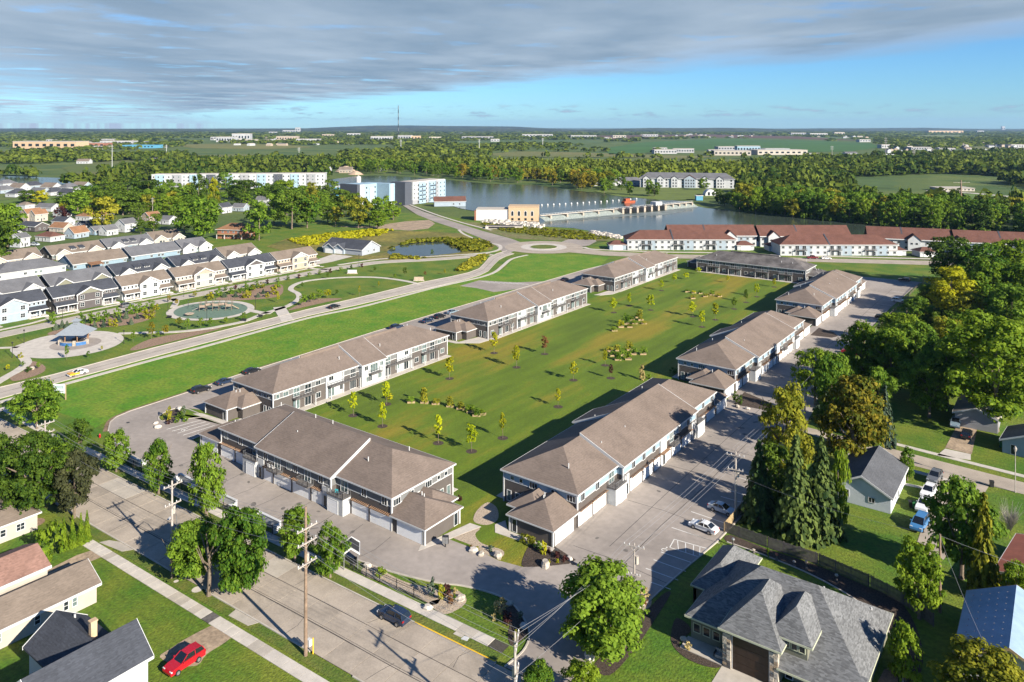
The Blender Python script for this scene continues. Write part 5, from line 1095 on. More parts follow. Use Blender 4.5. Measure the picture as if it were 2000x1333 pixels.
# ================================================================== far commercial buildings
far = []
for line_ in '''90,291,130,14,brick,wide tan brick factory hall on the far left
155,288,90,8,redbrick,low red-brown hall beside the tan factory
225,283,60,7,white,long white warehouse behind the factory
270,290,62,6,warehouseblue,low hall with blue roof left of the town
195,292,30,6,white,white shed in front of the blue hall
110,277,40,4,white,white hall near the horizon on the left
210,277,26,5,white,small white hall left of the white town blocks
440,278,36,10,white,white commercial block of the far town
470,275,34,13,white,taller white commercial block of the far town
490,279,22,6,kerb,pale commercial shed of the far town
420,273,18,5,white,small white block left in the far town
532,262,14,4,white,white block on the wooded ridge
567,260,30,5,white,long white block on the wooded ridge
581,259,9,9,white,white tower block on the wooded ridge
560,275,40,8,beige,tan block in the far town centre
600,278,44,6,white,long white block in the far town centre
640,268,22,5,beige,tan hall below the ridge
690,266,24,5,white,white hall below the ridge
745,275,42,8,white,white hall left of the radio mast
790,274,26,9,white,white hall right of the radio mast
812,274,18,8,brick,tan hall right of the radio mast
850,273,24,5,kerb,pale hall beyond the green field
967,277,17,5,white,white barn beyond the green field
932,272,60,5,midgrey,long grey hall beyond the green field
1010,287,18,5,white,white barn in the river meadow
1050,268,60,5,white,white rooftops of the far suburb centre
1140,270,50,5,white,white rooftops of the far suburb right
1300,301,44,8,white,white warehouse at the field corner
1335,299,40,8,white,second white warehouse at the field corner
1290,294,26,5,white,small white warehouse behind the field corner
1395,302,22,9,midgrey,grey works building beside the warehouses
1430,304,70,9,kerb,long pale works building beside the warehouses
1462,297,44,11,skyblue,glass-fronted works building by the warehouses
1420,294,34,7,midgrey,grey works building in the rear
1530,303,100,9,kerb,long low works hall right of the glass one
1520,297,50,6,skyblue,blue works hall behind the long one
1590,306,20,6,white,white annex at the end of the works
1690,278,22,5,white,white farm hall at the end of the field
1735,290,26,7,white,white hall in the east woods
1850,261,72,5,brick,long tan school building near the horizon
1915,260,12,4,white,white block near the horizon on the right
1800,293,40,5,midgrey,grey rooftops in the east woods
1850,296,30,6,white,white house group in the east woods
1990,289,30,6,white,white hall at the right picture edge
1960,256,6,8,white,white twin silos near the horizon
1640,264,20,5,kerb,pale rooftops beyond the brown field
1600,266,36,5,white,white rooftops beyond the brown field
1560,265,30,5,midgrey,grey rooftops beyond the brown field
1270,267,30,4,white,white rooftops under the ridge
1210,270,26,5,kerb,pale rooftops under the ridge
1870,374,66,6,kerb,long white trailer roof by the east road
1856,397,18,7,white,white container by the east road
1876,398,14,6,white,second white container by the east road
1894,400,20,7,brick,rust container by the east road'''.split('\n'):
    px, py, wp, hp_, m_, lab = line_.split(','); px, py, wp, hp_ = float(px), float(py), float(wp), float(hp_); s = mpp(py)
    x, y = G(px-wp/2, py); Lb, Hb = wp*s, hp_*s
    o = empty('commercial_building', (x, y, 0), RD+R.uniform(-.12, .12), lab, 'building', None)
    Db = min(Lb*.6, 60)
    MB().box(0, Lb, 0, Db, 0, Hb).build('wall', M['farwhite' if m_ == 'white' else m_], o); MB().box(-.6, Lb+.6, -.6, Db+.6, Hb, Hb+Hb*.06).build('roof', M['warehouseblue'] if 'blue roof' in lab else M['kerb'], o)
    n = max(2, min(9, int(wp/5)))
    for i in range(n): MB().box(Lb*(i+.25)/n, Lb*(i+.75)/n, -.25, .1, Hb*.35, Hb*.7).build('window_band', M['glass'], o)
# radio mast and power-line masts
ms = empty('radio_mast', G(778, 271), 0, 'very tall thin radio mast standing over the horizon', 'mast'); hm = (271-207)*mpp(271)
for i in range(9): MB().box(-1.5, 1.5, -1.5, 1.5, hm*i/9, hm*(i+1)/9-.2).build('section', M['darkmetal'] if i % 2 else M['metal'], ms)
MB().cyl(0, 0, hm, hm+6, .5).build('aerial', M['darkmetal'], ms)
for k, (px, pb2, pt, lab) in enumerate(((219, 333, 283, 'white power-line mast above the inlet bank'), (325, 306, 283, 'white power-line mast by the left field'), (584, 312, 288, 'white power-line mast by the middle field'), (783, 292, 273, 'white power-line mast behind the river trees'), (936, 294, 272, 'white power-line mast by the pale field'), (1060, 288, 270, 'white power-line mast beyond the pale field'), (1730, 309, 268, 'tall lattice mast in the east woods'), (1625, 312, 285, 'pale mast at the field corner'), (1785, 316, 293, 'thin mast in the east woods'), (298, 421, 386, 'wooden utility pole in the old town'))):
    s = mpp(pb2); o = empty('utility_mast', G(px, pb2), RD, lab, 'mast', 'tall masts across the countryside'); hh = (pb2-pt)*s; r = max(.25, .55*s)
    MB().tube([(0, 0, 0), (0, 0, hh)], [r, r*.6], 8).build('pole', M['trim'] if 'white' in lab else M['polegrey'], o)
    for z in (.93, .84, .75): MB().box(-3.2*min(s, 1.2), 3.2*min(s, 1.2), -r*.4, r*.4, hh*z, hh*z+r*.5).build('crossarm', M['trim'], o)

# suburb rooftops too far and too many to count
def rooftops(poly, n, label, seed, sz=(10, 22)):
    rg = random.Random(seed); P = GP(*poly); xs = [p[0] for p in P]; ys = [p[1] for p in P]; b = MB(); k = 0
    while k < n:
        x, y = rg.uniform(min(xs), max(xs)), rg.uniform(min(ys), max(ys))
        c = False; j = len(P)-1
        for i in range(len(P)):
            if (P[i][1] > y) != (P[j][1] > y) and x < (P[j][0]-P[i][0])*(y-P[i][1])/(P[j][1]-P[i][1])+P[i][0]: c = not c
            j = i
        if not c: continue
        k += 1; L, W, hh, ri = rg.uniform(*sz), rg.uniform(sz[0]*.8, sz[0]*1.3), rg.uniform(3.5, 7), rg.uniform(1, 4); a = rg.choice((.5, 2.07))+rg.uniform(-.2, .2); ca, sa = math.cos(a), math.sin(a)
        q = lambda u, v, z: (x+ca*u-sa*v, y+sa*u+ca*v, z)
        b.cur = rg.choice((0, 0, 1)); b.add([q(-L/2, -W/2, 0), q(L/2, -W/2, 0), q(L/2, W/2, 0), q(-L/2, W/2, 0), q(-L/2, -W/2, hh), q(L/2, -W/2, hh), q(L/2, W/2, hh), q(-L/2, W/2, hh), q(-L/2, 0, hh+ri), q(L/2, 0, hh+ri)], [(0, 1, 5, 4), (2, 3, 7, 6), (1, 2, 6, 9, 5), (3, 0, 4, 8, 7)])
        b.cur = rg.choice((2, 3, 4)); b.add([q(-L/2, -W/2, hh), q(L/2, -W/2, hh), q(L/2, 0, hh+ri), q(-L/2, 0, hh+ri), q(L/2, W/2, hh), q(-L/2, W/2, hh)], [(0, 1, 2, 3), (3, 2, 4, 5)])
    tag(b.build('rooftops', [M['white_sid'], M['beige'], M['r_mid'], M['r_tan'], M['kerb']]), label, 'suburb', kind='stuff')
rooftops((390,284, 420,270, 600,266, 720,272, 760,280, 640,284, 520,286), 60, 'scattered pale rooftops of the far town', 1, (14, 34))
rooftops((0,284, 60,276, 200,274, 330,280, 330,286, 150,286), 40, 'scattered pale rooftops behind the tan factory', 2, (16, 40))
rooftops((880,272, 1000,264, 1200,264, 1420,262, 1700,268, 1700,271, 1500,268, 1200,272, 1000,273), 80, 'pale suburb rooftops beyond the brown field', 3, (14, 34))
rooftops((1720,300, 1780,284, 1900,282, 2060,284, 2060,300, 1900,302), 70, 'house roofs showing in the east woods', 4, (10, 20))
rooftops((620,264, 800,258, 1000,258, 1400,256, 1400,260, 1000,263, 760,266), 36, 'pale dots of houses under the wooded ridge', 5, (24, 60))

tag(MB().poly(spline([tuple(da+(db-da).normalized()*t+Vector((-(db-da).normalized().y, (db-da).normalized().x))*w_) for t, w_ in ((5, -8), (40, -9), (75, -8), (110, -10), (150, -8), (150, -14), (120, -22), (95, -30), (70, -20), (30, -16))], 4, True), .05).build('churned_water', mat('churned_water', (.10, .125, .11), col2=(.26, .29, .27), scale=.12, rough=.4, bump=.3, bscale=.5, stretch=(.4, 1.4, 1))), kind='structure')
# ================================================================== trees
import numpy as np
def rvec(rg):
    while True:
        v = Vector((rg.uniform(-1, 1), rg.uniform(-1, 1), rg.uniform(-1, 1)))
        if .05 < v.length < 1: return v.normalized()
ENV = {'round': lambda z: .5*max(0, 1-abs(2*(z-.46)/(1.08 if z > .46 else .95))**2.3)**.55,
       'oval': lambda z: .5*max(0, 1-abs((z-.38)/(.64 if z > .38 else .42))**2.0)**.62,
       'vase': lambda z: .5*max(0, 1-abs((z-.62)/(.4 if z > .62 else .66))**2.1)**.6,
       'column': lambda z: .5*max(0, 1-abs((z-.35)/(.66 if z > .35 else .37))**3)**.6}
def leaf_quad(b, p, n, s, rg):
    n = n.normalized(); u = n.orthogonal().normalized(); a = rg.uniform(0, 6.28)
    t = u*math.cos(a)+n.cross(u)*math.sin(a); v = n.cross(t); t *= s*rg.uniform(.6, 1.2); v *= s*rg.uniform(.5, 1)
    b.add([p-t-v*.6, p+t*.2-v, p+t+v*.5, p-t*.3+v], [(0, 1, 2, 3)])
def crown(shape, seed, nb, lpb, leaf, br=(.11, .17)):
    rg = random.Random(seed); b = MB(); env = ENV[shape]
    ph = [rg.uniform(0, 6.28) for _ in range(5)]
    for i in range(nb):
        z = .05+.9*(i+rg.random())/nb; th = rg.uniform(0, 6.28)
        wob = 1+.18*math.sin(2*th+ph[0]+z*2)+.14*math.sin(3*th+ph[1]+z*5)+.10*math.sin(5*th+ph[2]-z*7)
        r = env(z)*wob*math.sqrt(rg.uniform(.15, 1)); rb = br[0]+(br[1]-br[0])*rg.random()**1.6
        if rg.random() < .14: r *= 1.12; rb *= .7
        c = Vector((r*math.cos(th)*.9, r*math.sin(th)*.9, min(.96, max(.05, z+rg.uniform(-.03, .03)))))
        n_ = max(6, int(lpb*(rb/((br[0]+br[1])/2))**1.6))
        sq = rg.uniform(.5, .85)
        for k in range(n_):
            d = rvec(rg)
            if d.z < -.35 and rg.random() < .75: d.z = -d.z
            p = c+Vector((d.x*rb, d.y*rb, d.z*rb*sq))*(rg.uniform(.55, 1.05) if rg.random() < .85 else rg.uniform(1.0, 1.35))
            leaf_quad(b, p, d+rvec(rg)*.5+Vector((0, 0, .3)), leaf, rg)
    return b
def spruce(seed, lay=24, leaf=.05, droop=.35):
    rg = random.Random(seed); b = MB()
    for i in range(lay):
        z = .02+.96*i/lay; rr = .5*(1-z)**.85+.012; nbr = max(6, int(20*(1-z)+5))
        for k in range(nbr):
            th = rg.uniform(0, 6.28); r0 = rr*rg.uniform(.72, 1.1)
            for m in range(5):
                t = (m+1)/5; p = Vector((math.cos(th)*r0*t, math.sin(th)*r0*t, z-droop*.11*t*t*(1-z)+rg.uniform(-.008, .008)))
                for e in (0, 1):
                    leaf_quad(b, p+Vector((rg.uniform(-.02, .02), rg.uniform(-.02, .02), rg.uniform(-.015, .006))), Vector((math.cos(th)*.6, math.sin(th)*.6, .8))+rvec(rg)*.5, leaf*(1.1-.5*z), rg)
    return b
def trunk_mesh(seed, limbs=6, r=.028):
    rg = random.Random(seed); b = MB()
    b.tube([(0, 0, -.02), (0, 0, .04), (rg.uniform(-.01, .01), rg.uniform(-.01, .01), .35), (rg.uniform(-.03, .03), rg.uniform(-.03, .03), .72)], [r*1.5, r, r*.8, r*.3], 7)
    for i in range(limbs):
        a = i*2.4+rg.random(); z0 = rg.uniform(.25, .5); L = rg.uniform(.2, .34)
        b.tube([(0, 0, z0), (math.cos(a)*L*.5, math.sin(a)*L*.5, z0+.12), (math.cos(a)*L, math.sin(a)*L, z0+rg.uniform(.22, .36))], [r*.55, r*.35, r*.12], 5)
    return b
CM = {}
for k in range(4): CM['big', k] = crown('round', 40+k, 165, 105, .019, (.06, .135)).mesh('crown', L_['green'])
for k in range(4): CM['round', k] = crown('round', 10+k, 105, 92, .028, (.08, .16)).mesh('crown', L_['green'])
for k in range(2): CM['dense', k] = crown('round', 15+k, 170, 110, .024, (.08, .15)).mesh('crown', L_['green'])
for k in range(3): CM['oval', k] = crown('oval', 20+k, 95, 80, .028, (.08, .17)).mesh('crown', L_['green'])
for k in range(2): CM['vase', k] = crown('vase', 25+k, 85, 75, .026, (.07, .16)).mesh('crown', L_['green'])
for k in range(3): CM['young', k] = crown('oval', 30+k, 40, 24, .06, (.08, .17)).mesh('crown', L_['fresh'])
for k in range(2): CM['column', k] = crown('column', 50+k, 70, 42, .04, (.12, .18)).mesh('crown', L_['fresh'])
for k in range(3): CM['bush', k] = crown('round', 60+k, 16, 26, .085, (.16, .24)).mesh('crown', L_['green'])
for k in range(3): CM['spruce', k] = spruce(70+k).mesh('crown', L_['spruce'])
for k in range(1): CM['loose', k] = spruce(80+k, 17, .06, .8).mesh('crown', L_['spruce'])
NV = {}
for (s, k) in CM: NV[s] = max(NV.get(s, 0), k+1)
TM = [trunk_mesh(k).mesh('trunk', M['bark']) for k in range(3)]; TMS = trunk_mesh(9, 0, .02).mesh('trunk', M['bark']); TMY = trunk_mesh(5, 3, .010).mesh('trunk', M['bark'])
STATE = {'n': 0}
def tree_at(label, x, y, hgt, wid, leaf, shape, group=None, clear=.16, name=None, cat='tree', off=0):
    STATE['n'] += 1; k = STATE['n']
    name = name or {'spruce': 'spruce_tree', 'loose': 'spruce_tree', 'column': 'arborvitae', 'young': 'young_tree'}.get(shape, 'leafy_tree')
    o = empty(name, (x, y, 0), R.uniform(0, 6.28) if not off else 0, label, cat, group)
    low = {'spruce': .03, 'loose': .08, 'column': .01, 'young': .34, 'bush': .0, 'oval': .1, 'dense': .12}.get(shape, clear)
    link('crown', CM[shape, k % NV[shape]], o, [L_[leaf]], loc=(S1*off, C1*off, hgt*low), scale=(wid, wid, hgt*(1-low)))
    if shape != 'bush':
        tm = TMS if shape in ('spruce', 'loose', 'column') else (TMY if shape == 'young' else TM[k % 3])
        rs = hgt if shape != 'young' else hgt
        link('trunk', tm, o, scale=(rs*(.8 if shape != 'young' else 1), rs*(.8 if shape != 'young' else 1), hgt))
    return o
def tree(label, px, py, top, wpx, leaf, shape='round', group=None, **k):
    s = mpp(py); x, y = G(px, py); return tree_at(label, x, y, (py-top)*s, wpx*s, leaf, shape, group, **k)
# --- near street trees (label, base px, base row, top row, width px, leaf, shape)
near = [('leafy tree left of the white yard sign by the boulevard', 72,838,745,82,'green','round'), ('small leafy tree on the verge at the end of the hay field', 154,893,822,50,'deep','oval'),
 ('street tree with twin tops at the first white wall gap', 227,922,842,50,'green','oval'), ('tall narrow street tree in front of the white wall', 310,965,860,50,'green','oval'), ('spiky street tree before the front apartment block', 403,1012,866,70,'green','oval'),
 ('round street tree left of the tall wooden pole', 576,1096,994,66,'green','round'), ('oval street tree right of the tall wooden pole beside the bus shelter', 645,1128,1028,60,'green','oval'),
 ('large dark green tree with mulch ring at the left picture edge', 62,1024,846,126,'deep','big'), ('tree cut by the left picture edge beside the large dark green one', -12,1000,850,90,'deep','round'), ('dark purple-green tree beside the street at the left', 145,1012,884,78,'dark','round'),
 ('tree overhanging the street corner behind the large dark green one', 105,985,862,64,'green','round'),
 ('big round green tree at the entry drive', 1180,1276,1113,172,'green','dense'), ('green tree at the lower picture edge by the entry drive', 1052,1372,1300,66,'green','round'), ('yellow-green tree at the lower picture edge by the dark mulch', 1138,1380,1300,78,'fresh','round'),
 ('tall bright yellow-green maple behind the hipped house', 1796,1208,1060,84,'fresh','round'), ('bright green arborvitae clump beside the hipped house', 1768,1330,1218,62,'fresh','column'), ('olive green shrubs-tree at the lower right corner', 1925,1400,1268,150,'olive','round'),
 ('green tree beside the row of parked cars', 1878,1130,940,110,'green','round'), ('loose spruce beside the row of parked cars', 1922,1165,952,64,'olive','loose'), ('pale green tree above the wrapped house', 1985,1195,1100,60,'fresh','round'),
 ('small young tree on the corner of the side street', 1772,938,876,30,'green','oval'),
 ('tall yellow-green tree behind the spruces', 1535,945,758,104,'olive','oval'), ('tall gold tinted tree by the side street', 1664,908,734,120,'gold','oval'), ('dark green tree left of the gold one', 1620,870,700,70,'green','round'), ('dark tree under the gold one', 1690,890,790,60,'deep','round'),
 ('dense dark spruce beside the parking lot, front of the group', 1556,1050,842,92,'spruce','spruce'), ('dark spruce right in the group beside the cottage', 1604,1046,846,84,'spruce','spruce'), ('ragged spruce at the parking edge by the pole', 1482,1020,852,74,'spruce','loose'), ('green tree between the spruces', 1520,1010,868,80,'deep','oval'), ('slim green tree against the cottage side of the spruces', 1640,1030,880,34,'fresh','column'),
 ('blue-green spruce right of the gold tree', 1728,868,745,46,'blue','loose'), ('blue-green spruce left of the gold tree', 1612,822,715,52,'blue','loose'),
 ('tall dark oak rising before the russet roofs', 1850,560,462,86,'deep','vase'), ('bright yellow-green tree in the clearing', 1858,618,524,96,'yellow','round'), ('great light yellow-green tree at the right picture edge over the grey cottage', 1945,842,618,200,'fresh','big'),
 ('broad green tree nearest the russet roofs at the right edge', 1985,572,470,96,'fresh','round'), ('broad green tree between the oak and the right edge', 1920,572,478,92,'green','round'), ('green tree right of the yellow-green one', 1930,615,512,86,'fresh','round'), ('green tree at the right edge behind the yellow-green one', 1990,620,516,86,'fresh','round'), ('olive tree below the clearing', 1905,655,572,80,'olive','round'), ('green tree at the right edge below the clearing', 1975,668,560,96,'green','round'), ('low dark bushy tree by the fence posts', 1790,640,582,50,'green','round'), ('low bushy tree at the end of the far lot', 1815,600,556,40,'green','round'),
 ('yellow-green tree leaning over the parking lot', 1592,792,684,72,'fresh','vase'), ('dark green tree behind the leaning one', 1630,800,690,66,'green','round'), ('bright green tree by the lot edge pole', 1684,756,630,70,'fresh','oval'), ('broad green tree behind the lot edge', 1740,770,644,100,'fresh','round'), ('green tree in the middle of the thicket', 1790,740,632,90,'green','round'), ('green tree over the clearing edge', 1775,702,618,74,'fresh','round'), ('dark broad tree above the driveway', 1815,815,690,92,'green','round'), ('green tree behind the driveway', 1850,790,660,96,'green','round'), ('tall bright tree right of the driveway', 1880,760,640,80,'fresh','oval'), ('bare-branched grey-green tree in the thicket', 1850,690,620,60,'olive','vase'), ('low green tree beside the side street yard', 1715,820,720,60,'green','round'), ('green tree by the black SUV in the far lot', 1745,672,612,56,'fresh','round')]
tree('large street tree on the lower verge, the left of the pair', 336, 1129, 1022, 100, 'green', 'dense', off=3.4)
tree('large street tree on the lower verge, the right of the pair', 408, 1164, 994, 100, 'green', 'dense', off=4.4)
for lab, px, py, top, w_, lf, sh in near: tree(lab, px, py, top, w_, lf, sh)
for px, py, top, k in ((125, 1075, 1012, 'left of the four'), (142, 1069, 1008, 'second from the left of the four'), (158, 1064, 1003, 'third from the left of the four'), (170, 1058, 998, 'right of the four')):
    tree('columnar arborvitae in the row by the drive, ' + k, px, py, top-4, 17, 'fresh', 'spruce', 'arborvitae row by the drive', name='arborvitae')
tree('rounded fresh green bush beside the arborvitae row', 96, 1092, 1022, 44, 'fresh', 'bush', cat='bush', name='bush')
sheet('mulch_ring', disc(*G(66, 1022), 1.6), .03, M['mulchred'])
# --- young trees on the long lawn
yl = [(921,882,830,24,'fresh','nearest the tip of the roof shadow'), (856,866,812,17,'fresh','behind the ridge of the front block'), (982,856,806,13,'green','beside the roof shadow, thin'), (747,833,788,17,'yellow','left behind the front roof, lower of two'), (690,812,767,18,'yellow','leftmost behind the front roof'), (755,790,744,17,'yellow','before the white centre bay'), (878,740,698,18,'green','before the dark end of the nearest left block, sparse'), (965,690,650,17,'green','before the middle left block'), (1009,718,674,16,'green','alone in the left part of the lawn'), (1064,692,657,15,'rust','with rusty leaves'), (1120,743,708,16,'olive','olive and sparse'), (1193,739,711,10,'maroon','with maroon leaves'), (1182,714,684,10,'olive','beside the planter cluster'), (1090,795,760,12,'olive','thin, in the lawn centre'),
 (1199,611,582,14,'fresh','left of the row in the far lawn'), (1229,598,573,9,'fresh','slim, in the far lawn'), (1271,606,577,15,'fresh','above the planter cluster'), (1353,619,589,15,'fresh','below the far planters'), (1371,639,607,13,'fresh','nearest the middle parking block'), (1397,625,593,15,'green','near the long shadow'), (1434,604,581,12,'deep','dark, near the far parking block'), (1457,591,566,9,'deep','small dark one at the shadow edge'), (1478,580,555,11,'fresh','right in the far lawn'), (1422,553,538,7,'green','tiny, near the far block'), (1512,561,545,8,'green','tiny, right by the far block'), (1292,568,548,11,'yellow','yellow, left in the far lawn'), (1317,553,535,11,'yellow','yellow, at the far left block'), (1340,546,533,12,'yellow','yellow and bushy, at the lawn end'), (1364,536,523,10,'yellow','yellow, before the grey-roofed block')]
for px, py, top, w_, lf, lab in yl:
    tree('young staked lawn tree '+lab, px, py, top, w_*1.0, {'fresh': 'lime', 'yellow': 'lime', 'green': 'yellow', 'olive': 'yellow'}.get(lf, lf), 'young', 'young trees on the long lawn')
    x, y = G(px, py)
    if py > 560: sheet('mulch_ring', disc(x, y, 1.15, n=16), .012, M['mulch'])
# --- park trees and shrubs
pk = [(130,703,673,9,'green'),(260,669,646,9,'fresh'),(296,663,630,16,'gold'),(324,657,634,14,'gold'),(172,700,686,7,'green'),(199,686,676,5,'olive'),(349,640,620,14,'olive'),(366,646,622,12,'green'),(392,643,622,12,'fresh'),(412,640,621,12,'green'),(441,633,620,9,'fresh'),(476,627,611,10,'fresh'),(592,598,575,18,'green'),(610,592,572,14,'fresh'),(624,588,566,18,'green'),(641,583,565,16,'yellow'),(658,578,566,8,'deep'),(702,579,558,5,'olive'),(740,563,549,5,'olive'),(732,532,521,6,'deep'),(791,541,523,8,'deep'),(830,541,530,6,'rust'),(869,537,526,5,'olive'),(330,592,577,8,'gold'),(345,597,585,8,'gold'),(380,582,570,10,'olive'),(543,592,573,6,'yellow'),(590,564,551,6,'deep'),(640,545,534,7,'deep'),(844,502,488,6,'deep'),(772,545,535,7,'green'),(15,725,712,8,'yellow'),(75,722,708,9,'green'),(45,718,706,8,'green'),(308,660,648,8,'green')]
for k, (px, py, top, w_, lf) in enumerate(pk): tree('slender young park tree by the paths', px, py, top, w_, lf, 'young', 'young park trees')
sb = [(105,634,'green',11,20),(121,640,'blue',10,14),(131,642,'blue',11,14),(109,645,'blue',11,13),(160,634,'green',12,20),(150,633,'blue',9,12),(177,632,'green',12,19),(185,640,'blue',9,12),(191,629,'green',12,15),(202,639,'blue',9,13),(207,630,'green',12,20),(216,638,'olive',11,12),(225,638,'olive',11,12),(229,623,'green',12,18),(232,630,'blue',11,14),(246,623,'blue',11,14),(252,615,'green',11,17),(256,634,'blue',10,12),(261,614,'green',11,15),(268,623,'blue',10,10),(272,611,'green',12,15),(285,622,'olive',16,14),(294,606,'green',14,16),(296,622,'olive',14,14),(305,605,'olive',12,9),(280,612,'fresh',10,12),
 (411,584,'olive',15,11),(428,579,'green',12,15),(438,581,'blue',11,9),(452,575,'green',10,10),(460,581,'blue',10,10),(471,573,'green',11,10),(476,583,'olive',10,8),(484,582,'olive',14,12),(486,570,'green',12,10),(493,568,'olive',12,10),(504,581,'blue',10,8),(514,574,'blue',9,8),(522,581,'olive',10,8),(536,576,'olive',15,16),(511,564,'olive',11,10),(545,562,'green',10,9),
 (40,700,'olive',9,9),(56,727,'deep',10,9)]
for px, py, lf, w_, hh in sb: tree('rounded or pointed landscape shrub in the mulch beds of the park', px, py, py-hh*1.15, w_*1.1, lf, 'spruce' if lf == 'blue' else 'bush', 'shrubs in the park mulch beds', name='shrub', cat='shrub')
for k in range(14): p = G(440+k*20.5, 563-k*3.6+6); tree_at('small round shrub in the street-side row of the park', p[0], p[1], 1.8, 1.6, ('deep', 'maroon', 'green')[k % 3], 'bush', 'street-side shrub row of the park', name='shrub', cat='shrub')
gs = [(1027,1060,'olive',20,16),(1040,1064,'olive',16,13),(1062,1083,'yellow',13,22),(1050,1072,'green',16,12),(1072,1080,'maroon',9,9),(1088,1090,'maroon',12,11),(1104,1097,'maroon',12,10),(1089,1100,'yellow',8,7),(1073,1101,'yellow',6,6),(976,1197,'straw',22,26),(965,1212,'straw',10,13),(990,1218,'maroon',20,20),(1008,1252,'olive',10,18),(1016,1207,'blue',11,11),(742,1125,'fresh',22,14),(842,1165,'blue',16,31),(861,1172,'olive',14,26),(872,1163,'maroon',18,19),(889,1160,'straw',9,11),(880,1178,'rust',14,14),(888,1172,'fresh',9,9),(1255,1170,'straw',22,20),(1258,1180,'rust',14,8),(1265,1202,'green',9,10),(1242,1225,'green',14,16),(1240,1240,'fresh',16,16),(1230,1247,'fresh',9,9),(930,1075,'olive',10,7),(920,1072,'rust',9,6),(958,1077,'blue',12,10),(1445,790,'deep',11,16),(1436,786,'deep',11,18),(1300,840,'fresh',16,14),(896,980,'maroon',12,10),(330,822,'olive',10,24),(345,826,'fresh',10,9),(352,818,'deep',14,12),(358,812,'blue',10,16),(362,824,'green',10,9),(330,828,'maroon',12,8),
 (1254,742,'straw',14,24),(1268,740,'green',9,8),(1315,731,'green',14,10),(1344,1270,'straw',13,14),(1500,1088,'fresh',7,16),(760,780,'yellow',14,10),(830,770,'olive',10,8)]
for px, py, lf, w_, hh in gs: tree('ornamental garden shrub in a planting bed around the apartment blocks', px, py, py-hh*1.1, w_, lf, 'bush', 'ornamental shrubs in the planting beds', name='garden_shrub', cat='shrub')
# --- mid-distance trees, one mesh each (crown and trunk), individually standing
MT = []
def two_slot(me): 
    for p in me.polygons: pass
    return me
for k in range(6):
    shp = ('round', 'round', 'vase', 'oval', 'round', 'vase')[k]; b = crown(shp, 90+k, 50, 50, .038, (.08, .18)); lo = .14
    b.v = [(x, y, lo+(1-lo)*z) for x, y, z in b.v]; b.cur = 1; b.tube([(0, 0, -.02), (.01, 0, .3), (0, .02, .7)], [.028, .02, .008], 6)
    MT.append(b.mesh('leafy_tree', [L_['green'], M['bark']]))
def inside(p, poly):
    x, y = p; c = False; n = len(poly); j = n-1
    for i in range(n):
        xi, yi = poly[i][:2]; xj, yj = poly[j][:2]
        if (yi > y) != (yj > y) and x < (xj-xi)*(y-yi)/(yj-yi)+xi: c = not c
        j = i
    return c
def midtree(label, x, y, hgt, wid, leaf, group):
    o = link('town_tree' if 'town' in group else 'thicket_tree' if 'thicket' in group else 'riverside_tree', R.choice(MT), None, [L_[leaf]], loc=(x, y, 0), rot=R.uniform(0, 6.28), scale=(wid, wid, hgt)); tag(o, label, 'tree', group); return o
ROOTS = []
def scatter(poly, spacing, hr, leaves, label, group, nmax=400, keep=1.0, excl=()):
    pts = []; xs = [p[0] for p in poly]; ys = [p[1] for p in poly]; area = (max(xs)-min(xs))*(max(ys)-min(ys)); tries = int(area/(spacing*spacing)*6)+50
    for _ in range(tries):
        if len(pts) >= nmax: break
        p = (R.uniform(min(xs), max(xs)), R.uniform(min(ys), max(ys)))
        if not inside(p, poly) or any((p[0]-q[0])**2+(p[1]-q[1])**2 < spacing*spacing for q in pts) or any((p[0]-q[0])**2+(p[1]-q[1])**2 < r*r for q in [] for r in [0]): continue
        if any((p[0]-e[0])**2+(p[1]-e[1])**2 < e[2]**2 for e in excl): continue
        pts.append(p)
    for p in pts: hh = R.uniform(*hr); midtree(label, p[0], p[1], hh, hh*R.uniform(.62, .95), R.choice(leaves), group)
    return pts
sc1 = scatter(GP(1430,412, 1500,421, 1600,430, 1700,440, 1800,449, 2080,470, 2080,440, 1900,425, 1700,412, 1560,400, 1470,396), 9.5, (13, 20), ['green', 'green', 'fresh', 'olive', 'deep', 'green'], 'tall leafy tree in the woods along the far side of the river below the dam', 'riverside trees below the dam', 100)
sc2 = scatter(GP(905,352, 960,356, 1050,360, 1120,370, 1180,374, 1210,362, 1160,356, 1100,350, 1000,346, 900,343), 11, (13, 19), ['green', 'olive', 'fresh', 'gold', 'deep'], 'leafy tree on the far bank above the dam', 'far bank trees above the dam', 40)
sc3 = scatter(GP(700,340, 800,342, 900,350, 900,341, 800,332, 700,328), 11, (12, 18), ['green', 'fresh', 'deep'], 'leafy tree on the far bank behind the white and blue building', 'far bank trees behind the riverside building', 40)
rw = scatter(GP(1720,760, 1745,690, 1770,640, 1810,600, 1830,575, 1900,570, 2060,610, 2100,720, 2080,820, 1960,780, 1900,740, 1830,800), 9.5, (5.5, 9.5), ['green', 'deep', 'fresh', 'olive', 'green'], 'leafy tree in the thicket right of the parking lot', 'thicket trees right of the parking lot', 26)
ex = [(*G(px, py), 8.5) for px, py, *_ in old]+[(*G(px, py+12), 9) for px, py, *_ in old]+[(*G(462, 464), 16), (*G(462, 476), 14), (*G(700, 385), 12), (*G(665, 390), 20)]
